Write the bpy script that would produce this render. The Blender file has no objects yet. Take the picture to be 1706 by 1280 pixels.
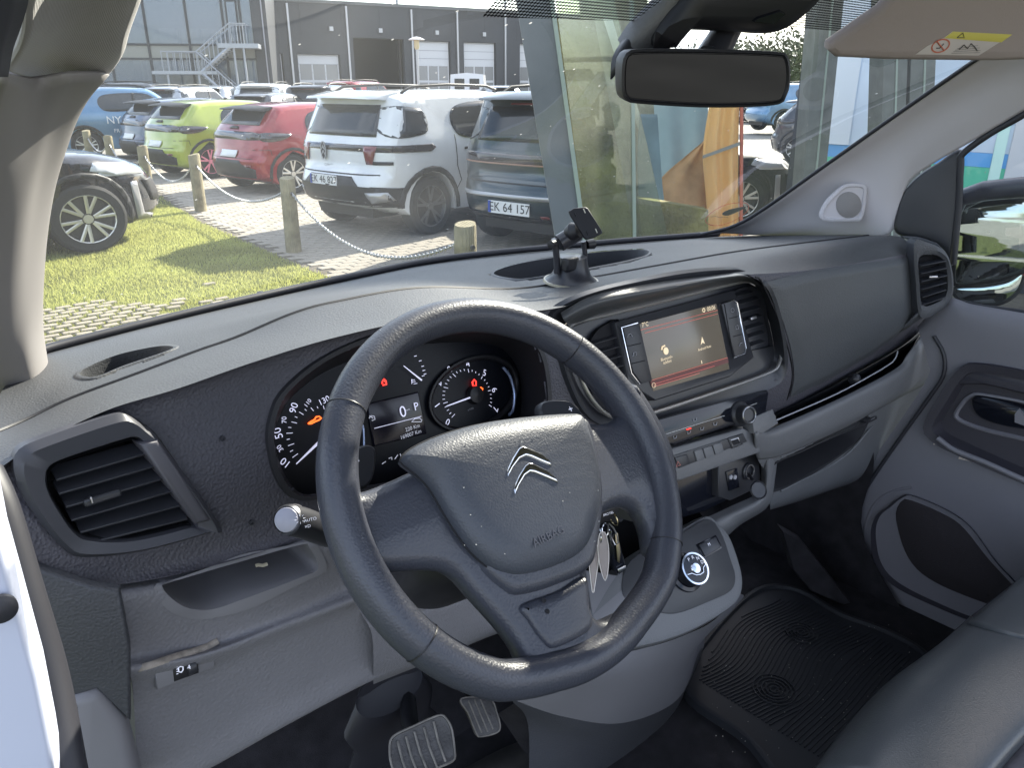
import bpy, bmesh, math, random
from math import sin, cos, tan, pi, radians, sqrt, atan2
from mathutils import Vector, Matrix, noise
from mathutils.bvhtree import BVHTree
from mathutils.geometry import tessellate_polygon
random.seed(7)
scn = bpy.context.scene
COL = scn.collection

# ------------------------------------------------------------ camera, light, exposure
FPX = 1281.0; AZ = radians(41.8); PITCH = radians(21.3)
CAM = Vector((0.0, 0.0, 1.72))
cd = bpy.data.cameras.new('camera'); cam = bpy.data.objects.new('camera', cd); COL.objects.link(cam)
cd.sensor_width = 36.0; cd.lens = FPX/1706.0*36.0; cd.clip_start = 0.02; cd.clip_end = 2000
cam.location = CAM; cam.rotation_euler = (radians(90)-PITCH, 0, -AZ)
scn.camera = cam
SUN_AZ = radians(76); SUN_EL = radians(34)
world = bpy.data.worlds.new('World'); scn.world = world; world.use_nodes = True
wn = world.node_tree; wn.nodes.clear()
wo = wn.nodes.new('ShaderNodeOutputWorld'); wb = wn.nodes.new('ShaderNodeBackground')
sky = wn.nodes.new('ShaderNodeTexSky'); sky.sky_type = 'NISHITA'; sky.sun_disc = False
sky.sun_elevation = SUN_EL; sky.sun_rotation = SUN_AZ; sky.air_density = 1.0; sky.dust_density = 1.5; sky.ozone_density = 1.5
wtc = wn.nodes.new('ShaderNodeTexCoord'); wmap = wn.nodes.new('ShaderNodeMapping'); wmap.inputs['Scale'].default_value = (1.0, 1.0, 2.6)
wno = wn.nodes.new('ShaderNodeTexNoise'); wno.inputs['Scale'].default_value = 2.6; wno.inputs['Detail'].default_value = 7; wno.inputs['Roughness'].default_value = .58
wr = wn.nodes.new('ShaderNodeValToRGB'); wr.color_ramp.elements[0].position = .42; wr.color_ramp.elements[1].position = .62
wc = wn.nodes.new('ShaderNodeValToRGB'); wc.color_ramp.elements[0].position = .4; wc.color_ramp.elements[0].color = (8.6, 8.9, 9.6, 1)
wc.color_ramp.elements[1].position = .78; wc.color_ramp.elements[1].color = (3.0, 3.6, 5.0, 1)
wm = wn.nodes.new('ShaderNodeMix'); wm.data_type = 'RGBA'
L = wn.links.new
L(wtc.outputs['Generated'], wmap.inputs['Vector']); L(wmap.outputs['Vector'], wno.inputs['Vector'])
L(wno.outputs['Fac'], wr.inputs['Fac']); L(wno.outputs['Fac'], wc.inputs['Fac'])
L(wr.outputs['Color'], wm.inputs[0]); L(sky.outputs['Color'], wm.inputs[6]); L(wc.outputs['Color'], wm.inputs[7])
L(wm.outputs[2], wb.inputs['Color']); wb.inputs['Strength'].default_value = 0.12; L(wb.outputs['Background'], wo.inputs['Surface'])
sd = bpy.data.lights.new('sun', 'SUN'); sd.energy = 5.0; sd.angle = radians(0.6); sd.color = (1.0, .93, .82)
sun = bpy.data.objects.new('sun', sd); COL.objects.link(sun)
SDIR = Vector((sin(SUN_AZ)*cos(SUN_EL), cos(SUN_AZ)*cos(SUN_EL), sin(SUN_EL)))
sun.rotation_euler = SDIR.to_track_quat('Z', 'Y').to_euler(); sun.location = SDIR*30
scn.view_settings.view_transform = 'Standard'; scn.view_settings.look = 'None'; scn.view_settings.gamma = 1.0
scn.view_settings.use_curve_mapping = False; scn.view_settings.exposure = 1.8
scn.render.engine = 'CYCLES'
scn.cycles.max_bounces = 8; scn.cycles.transparent_max_bounces = 16; scn.cycles.use_denoising = True
scn.cycles.caustics_reflective = False; scn.cycles.caustics_refractive = False

# ------------------------------------------------------------ sight lines and surfaces
F_ = Vector((cos(PITCH)*sin(AZ), cos(PITCH)*cos(AZ), -sin(PITCH))); R_ = Vector((cos(AZ), -sin(AZ), 0))
U_ = Vector((sin(PITCH)*sin(AZ), sin(PITCH)*cos(AZ), cos(PITCH)))
def ray(u, v): return F_ + R_*((u-853)/FPX) - U_*((v-640)/FPX)
def P(u, v, x=None, y=None, z=None):
    d = ray(u, v)
    if x is not None: return CAM + d*((x-CAM.x)/d.x)
    if y is not None: return CAM + d*((y-CAM.y)/d.y)
    return CAM + d*((z-CAM.z)/d.z)
def proj(p):
    q = p-CAM; w = q.dot(F_)
    return (853+FPX*q.dot(R_)/w, 640-FPX*q.dot(U_)/w)
class Pl:
    """a flat reference face of the place: origin, normal, right and up axes"""
    def __init__(s, o, n):
        s.o = Vector(o); s.n = Vector(n).normalized()
        up = Vector((0, 0, 1)); s.ex = up.cross(s.n)
        if s.ex.length < .05: s.ex = Vector((1, 0, 0))
        s.ex.normalize(); s.ey = s.n.cross(s.ex)
    def at(s, u, v):
        d = ray(u, v); return CAM + d*((s.o-CAM).dot(s.n)/d.dot(s.n))
    def xy(s, u, v):
        q = s.at(u, v)-s.o; return (q.dot(s.ex), q.dot(s.ey))
    def p(s, x, y, h=0): return s.o+s.ex*x+s.ey*y+s.n*h
    def off(s, h): q = Pl(s.o+s.n*h, s.n); return q
def inpoly(x, y, poly):
    c = False; n = len(poly)
    for i in range(n):
        x1, y1 = poly[i]; x2, y2 = poly[i-1]
        if (y1 > y) != (y2 > y) and x < (x2-x1)*(y-y1)/(y2-y1)+x1: c = not c
    return c
def cat(a, b, c, d, t):
    return 0.5*((b*2)+(c-a)*t+(a*2-b*5+c*4-d)*t*t+(b*3-a-c*3+d)*t*t*t)
def resamp(pts, n, closed=False):
    """n points evenly along a smooth curve through pts"""
    pts = [Vector(p) for p in pts]; m = len(pts); fine = []
    if m == 2 and not closed:
        return [pts[0].lerp(pts[1], i/(n-1)) for i in range(n)]
    rng = m if closed else m-1
    for i in range(rng):
        if closed: a, b, c, d = pts[i-1], pts[i], pts[(i+1) % m], pts[(i+2) % m]
        else:
            b, c = pts[i], pts[i+1]; a = pts[i-1] if i else b*2-c; d = pts[i+2] if i+2 < m else c*2-b
        for k in range(8): fine.append(cat(a, b, c, d, k/8))
    fine.append(pts[0].copy() if closed else pts[-1].copy())
    L_ = [0.0]
    for i in range(1, len(fine)): L_.append(L_[-1]+(fine[i]-fine[i-1]).length)
    out = []; j = 0; tot = L_[-1]; den = n if closed else n-1
    for k in range(n):
        s = tot*k/den
        while j < len(L_)-2 and L_[j+1] < s: j += 1
        w = L_[j+1]-L_[j]; out.append(fine[j].lerp(fine[j+1], (s-L_[j])/w if w > 1e-9 else 0))
    return out
def rounded(poly, r=.25, k=4):
    """cut the corners of a 2D polygon with little arcs; r is a share of the shorter edge or a length if >1"""
    n = len(poly); out = []
    for i in range(n):
        a, b, c = Vector(poly[i-1]), Vector(poly[i]), Vector(poly[(i+1) % n])
        l1, l2 = (a-b).length, (c-b).length; d = min(r if r > 1 else r*min(l1, l2), .48*min(l1, l2))
        p0 = b+(a-b).normalized()*d; p2 = b+(c-b).normalized()*d
        for j in range(k+1):
            t = j/k; q = p0*(1-t)**2+b*2*t*(1-t)+p2*t*t; out.append(tuple(q))
    return out

# ------------------------------------------------------------ objects
def T(o, label=None, cat=None, group=None, kind=None):
    if label: o['label'] = label
    if cat: o['category'] = cat
    if group: o['group'] = group
    if kind: o['kind'] = kind
    return o
def empty(name, loc, label=None, cat=None, group=None, rz=0.0):
    o = bpy.data.objects.new(name, None); COL.objects.link(o); o.location = loc; o.rotation_euler = (0, 0, rz)
    o.empty_display_size = .05
    return T(o, label, cat, group)
def world_mat(o):
    m = Matrix.LocRotScale(o.location, o.rotation_euler, o.scale)
    return (world_mat(o.parent) @ o.matrix_parent_inverse @ m) if o.parent else m
def link(o, parent=None, local=False):
    COL.objects.link(o)
    if parent:
        o.parent = parent
        if not local: o.matrix_parent_inverse = world_mat(parent).inverted()
    return o
def obj(name, vs, fs, mat, parent=None, smooth=40, local=False, uv=None, mats=None, mi=None):
    me = bpy.data.meshes.new(name); me.from_pydata([tuple(v) for v in vs], [], fs); 
    bm = bmesh.new(); bm.from_mesh(me)
    if smooth is not None and smooth >= 0: bmesh.ops.recalc_face_normals(bm, faces=bm.faces)
    bm.to_mesh(me); bm.free()
    if smooth:
        for p in me.polygons: p.use_smooth = True
        me.set_sharp_from_angle(angle=radians(abs(smooth)))
    for m in (mats or [mat]): me.materials.append(m)
    return link(bpy.data.objects.new(name, me), parent, local)
def grid_faces(n, m, closed_n=False, closed_m=False, off=0):
    fs = []
    for j in range(m if closed_m else m-1):
        for i in range(n if closed_n else n-1):
            a = j*n+i; b = j*n+(i+1) % n; c = ((j+1) % m)*n+(i+1) % n; d = ((j+1) % m)*n+i
            fs.append((off+a, off+b, off+c, off+d))
    return fs
def loft(name, rows, mat, parent=None, nu=60, sub=6, smooth=60, holes=None, thick=None, linear=False, local=False):
    """surface through open curves (rows); holes are outlines seen from the driver's door"""
    R = [resamp(r, nu) for r in rows]; grid = []
    for j in range(len(R)-1):
        for k in range(sub):
            t = k/sub; row = []
            for i in range(nu):
                b, c = R[j][i], R[j+1][i]
                if linear: row.append(b.lerp(c, t)); continue
                a = R[j-1][i] if j else b*2-c; d = R[j+2][i] if j+2 < len(R) else c*2-b
                row.append(cat(a, b, c, d, t))
            grid.append(row)
    grid.append(R[-1]); vs = [p for r in grid for p in r]; fs = grid_faces(nu, len(grid))
    if holes:
        keep = []; holes = [inset2(h, -3.0) for h in holes]
        for f in fs:
            c = (vs[f[0]]+vs[f[1]]+vs[f[2]]+vs[f[3]])/4; u, v = proj(c)
            if not any(inpoly(u, v, h) for h in holes): keep.append(f)
        fs = keep
    o = obj(name, vs, fs, mat, parent, smooth, local)
    if thick:
        md = o.modifiers.new('s', 'SOLIDIFY'); md.thickness = thick; md.offset = 0
    return o
def rings(name, curves, mat, parent=None, n=64, cap=False, smooth=45, local=False, raw=False, capstart=False):
    """skin closed curves one after the other"""
    C = [[Vector(p) for p in c] if raw else resamp(c, n, True) for c in curves]
    n = len(C[0]); vs = [p for c in C for p in c]; fs = grid_faces(n, len(C), True)
    if cap: fs.append(tuple(range((len(C)-1)*n, len(C)*n)))
    if capstart: fs.append(tuple(reversed(range(n))))
    return obj(name, vs, fs, mat, parent, smooth, local)
def inset2(poly, d):
    """poly (2D, any winding) moved inward by d"""
    n = len(poly); A = sum(poly[i-1][0]*poly[i][1]-poly[i][0]*poly[i-1][1] for i in range(n)); s = 1 if A > 0 else -1
    out = []
    for i in range(n):
        a, b, c = Vector(poly[i-1]), Vector(poly[i]), Vector(poly[(i+1) % n])
        e1 = (b-a); e2 = (c-b)
        if e1.length < 1e-9 or e2.length < 1e-9: out.append(tuple(b)); continue
        e1.normalize(); e2.normalize(); n1 = Vector((-e1.y, e1.x))*s; n2 = Vector((-e2.y, e2.x))*s
        m = n1+n2
        if m.length < 1e-6: out.append(tuple(b)); continue
        m.normalize(); k = d/max(.35, m.dot(n1)); out.append(tuple(b+m*k))
    return out
def skin(name, rows, fn, mat, parent=None, nu=40, nv=16, smooth=60, thick=.003):
    """fn(u, v, s, t) gives the point for every sight line of a picture grid spanned by rows"""
    Rr = [resamp([Vector((a, b, 0)) for a, b in r], nu) for r in rows]; vs = []
    for j in range(nv):
        t = j/(nv-1)*(len(Rr)-1); k = min(int(t), len(Rr)-2); t -= k
        for i in range(nu):
            p = Rr[k][i].lerp(Rr[k+1][i], t); vs.append(fn(p.x, p.y, i/(nu-1), j/(nv-1)))
    o = obj(name, vs, grid_faces(nu, nv), mat, parent, smooth)
    if thick: md = o.modifiers.new('s', 'SOLIDIFY'); md.thickness = thick; md.offset = 0
    return o
def relief(name, pl, poly, prof, mat, parent=None, smooth=45, px=True, curve=0, cap=True, local=False):
    """outline on plane pl raised through prof = [(inset, height), ...]; curve>0 makes the outline smooth"""
    q = [pl.xy(*p) for p in poly] if px else [tuple(p) for p in poly]
    if curve: q = [(v.x, v.y) for v in resamp([Vector((a, b, 0)) for a, b in q], curve, True)]
    vs = []; n = len(q)
    for ins, h in prof:
        r = inset2(q, ins) if abs(ins) > 1e-9 else q
        vs += [pl.p(a, b, h) for a, b in r]
    fs = grid_faces(n, len(prof), True)
    if cap:
        top = [Vector((a, b, 0)) for a, b in inset2(q, prof[-1][0])] if abs(prof[-1][0]) > 1e-9 else [Vector((a, b, 0)) for a, b in q]
        b0 = (len(prof)-1)*n
        for t in tessellate_polygon([top]): fs.append(tuple(b0+i for i in t))
    return obj(name, vs, fs, mat, parent, smooth, local)
def dome(name, pl, poly, prof, mat, parent=None, curve=100, smooth=80):
    """like relief, but the later rings shrink towards the middle: prof = [(inset, height)] then scales [(scale, height)]"""
    q = [pl.xy(*p) for p in poly]; q = [(v.x, v.y) for v in resamp([Vector((a, b, 0)) for a, b in q], curve, True)]
    cx = sum(a for a, b in q)/len(q); cy = sum(b for a, b in q)/len(q); vs = []; last = q
    for kind, k, h in prof:
        if kind == 'i': last = inset2(q, k) if k else q; r = last
        else: r = [(cx+(a-cx)*k, cy+(b-cy)*k) for a, b in last]
        vs += [pl.p(a, b, h) for a, b in r]
    n = len(q); m = len(prof); vs.append(pl.p(cx, cy, prof[-1][2])); fs = grid_faces(n, m, True)+[((m-1)*n+i, (m-1)*n+(i+1) % n, m*n) for i in range(n)]
    return obj(name, vs, fs, mat, parent, smooth)
def slab(name, pl, poly, h0, h1, mat, parent=None, bev=.0015, **k):
    return relief(name, pl, poly, [(0, h0), (0, h1-bev), (bev*.3, h1-bev*.3), (bev, h1)], mat, parent, **k)
def tube_vf(pts, r, n=10, closed=False, flat=None, caps=True):
    pts = [Vector(p) for p in pts]; m = len(pts); vs = []; fs = []; nrm = None
    for i, p in enumerate(pts):
        a = pts[i-1] if (i or closed) else p; b = pts[(i+1) % m] if (i < m-1 or closed) else p
        t = (b-a).normalized()
        if nrm is None:
            nrm = t.orthogonal().normalized()
            if flat is not None: nrm = (Vector(flat)-t*Vector(flat).dot(t)).normalized()
        elif flat is not None: nrm = (Vector(flat)-t*Vector(flat).dot(t)).normalized()
        else: nrm = (nrm-t*nrm.dot(t)).normalized()
        bn = t.cross(nrm); rr = r[i] if isinstance(r, (list, tuple)) and not isinstance(r, tuple) else r
        ra, rb = (rr if isinstance(rr, tuple) else (rr, rr))
        for k in range(n):
            an = 2*pi*k/n; vs.append(p+nrm*(ra*cos(an))+bn*(rb*sin(an)))
    fs = grid_faces(n, m, True, closed)
    if caps and not closed: fs.append(tuple(range(n))); fs.append(tuple(range((m-1)*n, m*n)))
    return vs, fs
def tube(name, pts, r, mat, parent=None, n=10, closed=False, flat=None, local=False, smooth=50):
    vs, fs = tube_vf(pts, r, n, closed, flat); return obj(name, vs, fs, mat, parent, smooth, local)
def lathe(name, o, axis, prof, mat, parent=None, n=32, smooth=40, local=False):
    """prof = [(radius, height along axis)]"""
    axis = Vector(axis).normalized(); e1 = axis.orthogonal().normalized(); e2 = axis.cross(e1); o = Vector(o)
    vs = []; 
    for r, h in prof:
        for k in range(n): a = 2*pi*k/n; vs.append(o+axis*h+(e1*cos(a)+e2*sin(a))*max(r, 1e-5))
    fs = grid_faces(n, len(prof), True)
    return obj(name, vs, fs, mat, parent, smooth, local)
def box_vf(c, s, ax=None):
    c = Vector(c); ax = ax or (Vector((1, 0, 0)), Vector((0, 1, 0)), Vector((0, 0, 1)))
    vs = [c+ax[0]*(s[0]/2*a)+ax[1]*(s[1]/2*b)+ax[2]*(s[2]/2*d) for d in (-1, 1) for b in (-1, 1) for a in (-1, 1)]
    return vs, [(0, 2, 3, 1), (4, 5, 7, 6), (0, 1, 5, 4), (2, 6, 7, 3), (0, 4, 6, 2), (1, 3, 7, 5)]
def box(name, c, s, mat, parent=None, bev=0, ax=None, local=False):
    vs, fs = box_vf(c, s, ax); o = obj(name, vs, fs, mat, parent, 0 if not bev else 40, local)
    if bev: md = o.modifiers.new('b', 'BEVEL'); md.width = bev; md.segments = 2
    return o
def join(name, parts, mat, parent=None, smooth=40, local=False):
    vs = []; fs = []
    for v, f in parts:
        o = len(vs); vs += v; fs += [tuple(i+o for i in q) for q in f]
    return obj(name, vs, fs, mat, parent, smooth, local)
def text(s, pl, u, v, size, mat, parent=None, rot=0, h=.001, px=True, align='CENTER', name='lettering', ext=0, shear=0):
    cu = bpy.data.curves.new(name, 'FONT'); cu.body = s; cu.size = size; cu.align_x = align; cu.align_y = 'CENTER'; cu.extrude = ext; cu.shear = shear
    cu.resolution_u = 3; cu.materials.append(mat)
    o = bpy.data.objects.new(name, cu); COL.objects.link(o)
    q = pl.at(u, v)+pl.n*h if px else pl.p(u, v, h)
    m = Matrix((pl.ex, pl.ey, pl.n)).transposed() @ Matrix.Rotation(rot, 3, 'Z')
    o.matrix_world = Matrix.Translation(q) @ m.to_4x4()
    bpy.context.view_layer.update(); me = bpy.data.meshes.new_from_object(o.evaluated_get(bpy.context.evaluated_depsgraph_get()))
    mw0 = o.matrix_world.copy(); bpy.data.objects.remove(o); bpy.data.curves.remove(cu); me.name = name
    o = bpy.data.objects.new(name, me); COL.objects.link(o); o.matrix_world = mw0
    if parent:
        mw = mw0; o.parent = parent; o.matrix_parent_inverse = world_mat(parent).inverted()
        o.location, o.rotation_euler, o.scale = mw.to_translation(), mw.to_euler(), (1, 1, 1)
    return o

# ------------------------------------------------------------ materials
MT = {}
def nt(name):
    m = bpy.data.materials.new(name); m.use_nodes = True; t = m.node_tree
    b = t.nodes['Principled BSDF']; return m, t, b
def mat(name, col, rough=.5, metal=0, spec=.5, coat=0, emit=None, es=0, bump=None, vary=0, vscale=8, alpha=None, trans=0, ior=1.45, sheen=0, crough=.05, space='Object'):
    """bump=(scale, strength, kind); vary mixes a slow darkening and lightening of the colour itself"""
    m, t, b = nt(name); N = t.nodes.new; K = t.links.new
    b.inputs['Base Color'].default_value = (*col, 1); b.inputs['Roughness'].default_value = rough; b.inputs['Metallic'].default_value = metal
    b.inputs['Specular IOR Level'].default_value = spec; b.inputs['Coat Weight'].default_value = coat; b.inputs['Coat Roughness'].default_value = crough
    b.inputs['IOR'].default_value = ior; b.inputs['Transmission Weight'].default_value = trans; b.inputs['Sheen Weight'].default_value = sheen
    if emit: b.inputs['Emission Color'].default_value = (*emit, 1); b.inputs['Emission Strength'].default_value = es
    tc = N('ShaderNodeTexCoord')
    if vary:
        no = N('ShaderNodeTexNoise'); no.inputs['Scale'].default_value = vscale; no.inputs['Detail'].default_value = 6; K(tc.outputs[space], no.inputs['Vector'])
        mr = N('ShaderNodeMapRange'); mr.inputs[1].default_value = .3; mr.inputs[2].default_value = .7; mr.inputs[3].default_value = 1-vary; mr.inputs[4].default_value = 1+vary
        K(no.outputs['Fac'], mr.inputs[0])
        mx = N('ShaderNodeMix'); mx.data_type = 'RGBA'; mx.blend_type = 'MULTIPLY'; mx.inputs[0].default_value = 1; mx.inputs[6].default_value = (*col, 1)
        K(mr.outputs[0], mx.inputs[7]); K(mx.outputs[2], b.inputs['Base Color'])
        mr2 = N('ShaderNodeMapRange'); mr2.inputs[3].default_value = rough*(1+vary*.6); mr2.inputs[4].default_value = rough*(1-vary*.6); K(no.outputs['Fac'], mr2.inputs[0]); K(mr2.outputs[0], b.inputs['Roughness'])
    if bump:
        sc, st, kind = bump
        bp = N('ShaderNodeBump'); bp.inputs['Strength'].default_value = st
        if kind == 'grain':
            tx = N('ShaderNodeTexVoronoi'); tx.feature = 'SMOOTH_F1'; tx.inputs['Scale'].default_value = sc; tx.inputs['Smoothness'].default_value = .7
            no2 = N('ShaderNodeTexNoise'); no2.inputs['Scale'].default_value = sc*.4; K(tc.outputs[space], no2.inputs['Vector'])
            mv = N('ShaderNodeMix'); mv.data_type = 'RGBA'; mv.inputs[0].default_value = .0018; K(tc.outputs[space], mv.inputs[6]); K(no2.outputs['Color'], mv.inputs[7]); K(mv.outputs[2], tx.inputs['Vector'])
            K(tx.outputs['Distance'], bp.inputs['Height']); bp.inputs['Distance'].default_value = .35/sc
        elif kind == 'noise':
            tx = N('ShaderNodeTexNoise'); tx.inputs['Scale'].default_value = sc; tx.inputs['Detail'].default_value = 4; K(tc.outputs[space], tx.inputs['Vector']); K(tx.outputs['Fac'], bp.inputs['Height']); bp.inputs['Distance'].default_value = .6/sc
        elif kind == 'weave':
            tx = N('ShaderNodeTexWave'); tx.inputs['Scale'].default_value = sc; tx.inputs['Distortion'].default_value = 1.5; tx.inputs['Detail'].default_value = 2; K(tc.outputs[space], tx.inputs['Vector']); K(tx.outputs['Fac'], bp.inputs['Height']); bp.inputs['Distance'].default_value = .1/sc
        K(bp.outputs['Normal'], b.inputs['Normal'])
    if alpha is not None: b.inputs['Alpha'].default_value = alpha
    MT[name] = m; return m
def glassy(name, tint=(1, 1, 1), refl=.08, dirt=0, rough=0.0, dark=0):
    """thin pane: mostly see-through, mirror-like at a slant, dusty"""
    m = bpy.data.materials.new(name); m.use_nodes = True; t = m.node_tree; t.nodes.clear(); N = t.nodes.new; K = t.links.new
    out = N('ShaderNodeOutputMaterial'); tr = N('ShaderNodeBsdfTransparent'); tr.inputs[0].default_value = (*tint, 1)
    gl = N('ShaderNodeBsdfGlossy'); gl.inputs['Roughness'].default_value = rough
    fr = N('ShaderNodeLayerWeight'); fr.inputs['Blend'].default_value = .5
    pw = N('ShaderNodeMath'); pw.operation = 'POWER'; pw.inputs[1].default_value = 4; K(fr.outputs['Facing'], pw.inputs[0])
    mr = N('ShaderNodeMapRange'); mr.inputs[3].default_value = refl; mr.inputs[4].default_value = .9; K(pw.outputs[0], mr.inputs[0])
    mx = N('ShaderNodeMixShader'); K(mr.outputs[0], mx.inputs[0]); K(tr.outputs[0], mx.inputs[1]); K(gl.outputs[0], mx.inputs[2]); last = mx
    if dirt:
        tc = N('ShaderNodeTexCoord'); df = N('ShaderNodeBsdfDiffuse'); df.inputs[0].default_value = (.55, .55, .5, 1)
        tl = N('ShaderNodeBsdfTranslucent'); tl.inputs[0].default_value = (.6, .6, .55, 1); ad = N('ShaderNodeMixShader'); ad.inputs[0].default_value = .6; K(df.outputs[0], ad.inputs[1]); K(tl.outputs[0], ad.inputs[2])
        n1 = N('ShaderNodeTexNoise'); n1.inputs['Scale'].default_value = 2.2; n1.inputs['Detail'].default_value = 5; K(tc.outputs['Object'], n1.inputs['Vector'])
        r1 = N('ShaderNodeMapRange'); r1.inputs[1].default_value = .35; r1.inputs[2].default_value = .8; r1.inputs[3].default_value = .014*dirt; r1.inputs[4].default_value = .075*dirt; K(n1.outputs['Fac'], r1.inputs[0])
        v = N('ShaderNodeTexVoronoi'); v.inputs['Scale'].default_value = 60; v.inputs['Randomness'].default_value = 1; K(tc.outputs['Object'], v.inputs['Vector'])
        sp = N('ShaderNodeSeparateColor'); K(v.outputs['Color'], sp.inputs[0])
        sz = N('ShaderNodeMath'); sz.operation = 'MULTIPLY'; sz.inputs[1].default_value = .13; pw2 = N('ShaderNodeMath'); pw2.operation = 'POWER'; pw2.inputs[1].default_value = 5; K(sp.outputs[0], pw2.inputs[0]); K(pw2.outputs[0], sz.inputs[0])
        lt = N('ShaderNodeMath'); lt.operation = 'LESS_THAN'; K(v.outputs['Distance'], lt.inputs[0]); K(sz.outputs[0], lt.inputs[1])
        ml = N('ShaderNodeMath'); ml.operation = 'MULTIPLY'; ml.inputs[1].default_value = .55; K(lt.outputs[0], ml.inputs[0])
        mxx = N('ShaderNodeMath'); mxx.operation = 'MAXIMUM'; K(ml.outputs[0], mxx.inputs[0]); K(r1.outputs[0], mxx.inputs[1])
        m2 = N('ShaderNodeMixShader'); K(mxx.outputs[0], m2.inputs[0]); K(mx.outputs[0], m2.inputs[1]); K(ad.outputs[0], m2.inputs[2]); last = m2
    K(last.outputs[0], out.inputs['Surface']); MT[name] = m; return m
# ============================================================ VAN INTERIOR
dash_m = mat('dash_plastic', (.052, .054, .062), .5, bump=(420, .6, 'grain'), vary=.12, vscale=5)
dash_top_m = mat('dash_top_plastic', (.056, .058, .062), .55, bump=(420, .6, 'grain'), vary=.14, vscale=4)
face_m = mat('dash_face_plastic', (.068, .066, .080), .5, bump=(380, .9, 'grain'), vary=.15, vscale=5)
sat_m = mat('satin_black', (.03, .031, .037), .38, vary=.15, vscale=9)
glove_m = mat('glove_plastic', (.062, .066, .072), .48, bump=(420, .5, 'grain'), vary=.1, vscale=4)
light_m = mat('light_grey_plastic', (.155, .153, .168), .5, bump=(330, .6, 'grain'), vary=.1, vscale=5)
light2_m = mat('smooth_grey_plastic', (.155, .153, .166), .5, vary=.08, vscale=5)
console_m = mat('console_grey', (.12, .122, .13), .48, bump=(500, .35, 'grain'), vary=.1, vscale=5)
black_m = mat('black_plastic', (.012, .012, .015), .45)
gloss_m = mat('gloss_black', (.008, .009, .014), .12)
lens_m = mat('cluster_lens', (.006, .007, .011), .4, spec=.25)
void_m = mat('dark_cavity', (.006, .006, .009), .8)
chrome_m = mat('chrome', (.75, .76, .8), .14, metal=1)
satchrome_m = mat('satin_chrome', (.5, .5, .53), .3, metal=1)
wheel_m = mat('wheel_leatherette', (.042, .045, .058), .36, bump=(480, .35, 'grain'), vary=.14, vscale=7)
airbag_m = mat('airbag_plastic', (.050, .055, .068), .48, bump=(520, .45, 'grain'), vary=.14, vscale=9)
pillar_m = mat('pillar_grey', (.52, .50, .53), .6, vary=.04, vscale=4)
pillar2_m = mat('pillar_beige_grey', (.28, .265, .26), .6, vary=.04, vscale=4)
fabric_m = mat('roof_fabric', (.22, .205, .19), .95, sheen=.4, bump=(300, .5, 'weave'), vary=.08, vscale=20)
seal_m = mat('rubber_seal', (.024, .024, .03), .5)
white_m = mat('white_paint', (.78, .79, .82), .3, coat=.6)
door_m = mat('door_grey', (.165, .162, .182), .5, bump=(520, .3, 'grain'), vary=.06, vscale=4)
doord_m = mat('door_dark', (.033, .031, .04), .55, bump=(420, .3, 'grain'))
carpet_m = mat('carpet', (.012, .011, .014), .95, bump=(600, .8, 'noise'), vary=.3, vscale=30)
seatl_m = mat('seat_leatherette', (.062, .068, .074), .29, bump=(500, .3, 'grain'), vary=.14, vscale=6)
seatf_m = mat('seat_cloth', (.12, .115, .13), .9, bump=(260, 1, 'weave'), vary=.12, vscale=60)
wprint_m = mat('white_print', (.75, .76, .85), .6, emit=(.7, .72, .85), es=.10)
wlit_m = mat('lit_white_print', (.75, .76, .9), .6, emit=(.75, .76, 1), es=.2)
dim_m = mat('dim_print', (.3, .3, .33), .6)
redlit_m = mat('lit_red', (.7, .05, .03), .5, emit=(1, .04, .03), es=.7)
orlit_m = mat('lit_orange', (.8, .2, .05), .5, emit=(1, .13, .02), es=.7)

# ---- body shell of the van
van = empty('van_body', (.9, .9, .6), 'white van cab shell with grey pillar trims and wide windscreen, seen from inside', 'van')
SC = Vector((0, -.54, .345)).normalized()
def ws(u, v):    # point of the windscreen sheet behind a sight line
    n = Vector((0, SC.z, -SC.y)); o = Vector((.875, 1.262, 1.37)); d = ray(u, v)
    q = CAM+d*((o-CAM).dot(n)/d.dot(n)); return q
wsg = glassy('windscreen_glass', (.93, .96, .94), .05, dirt=1.0)
base = [P(u, v, z=1.372) for u, v in [(40, 598), (75, 585), (250, 540), (430, 497), (600, 460), (750, 432), (1000, 407), (1190, 392)]]
base = base+[Vector((1.72, .98, 1.375))]
rows = []
for k in range(5):
    t = k/4*.92; rows.append([p+SC*t+Vector((0, .012*sin(pi*k/4), .02*sin(pi*k/4))) for p in [b-SC*.03 for b in base]])
loft('windscreen', rows, wsg, van, 40, 3)
# dotted shade band along the top of the glass, real print 1 mm inside it
bm_ = bpy.data.materials.new('dotted_band'); bm_.use_nodes = True; t_ = bm_.node_tree; t_.nodes.clear(); N = t_.nodes.new; K = t_.links.new
o_ = N('ShaderNodeOutputMaterial'); d_ = N('ShaderNodeBsdfDiffuse'); d_.inputs[0].default_value = (.01, .01, .012, 1); tr_ = N('ShaderNodeBsdfTransparent'); mx_ = N('ShaderNodeMixShader')
tc_ = N('ShaderNodeTexCoord'); se_ = N('ShaderNodeSeparateXYZ'); K(tc_.outputs['Object'], se_.inputs[0])
def _sn(inp, k):
    a = N('ShaderNodeMath'); a.operation = 'MULTIPLY'; a.inputs[1].default_value = k; K(inp, a.inputs[0]); b = N('ShaderNodeMath'); b.operation = 'SINE'; K(a.outputs[0], b.inputs[0]); return b.outputs[0]
a_ = N('ShaderNodeMath'); a_.operation = 'ADD'; b_ = N('ShaderNodeMath'); b_.operation = 'SUBTRACT'
K(se_.outputs[0], a_.inputs[0]); K(se_.outputs[1], a_.inputs[1]); K(se_.outputs[0], b_.inputs[0]); K(se_.outputs[1], b_.inputs[1])
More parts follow.
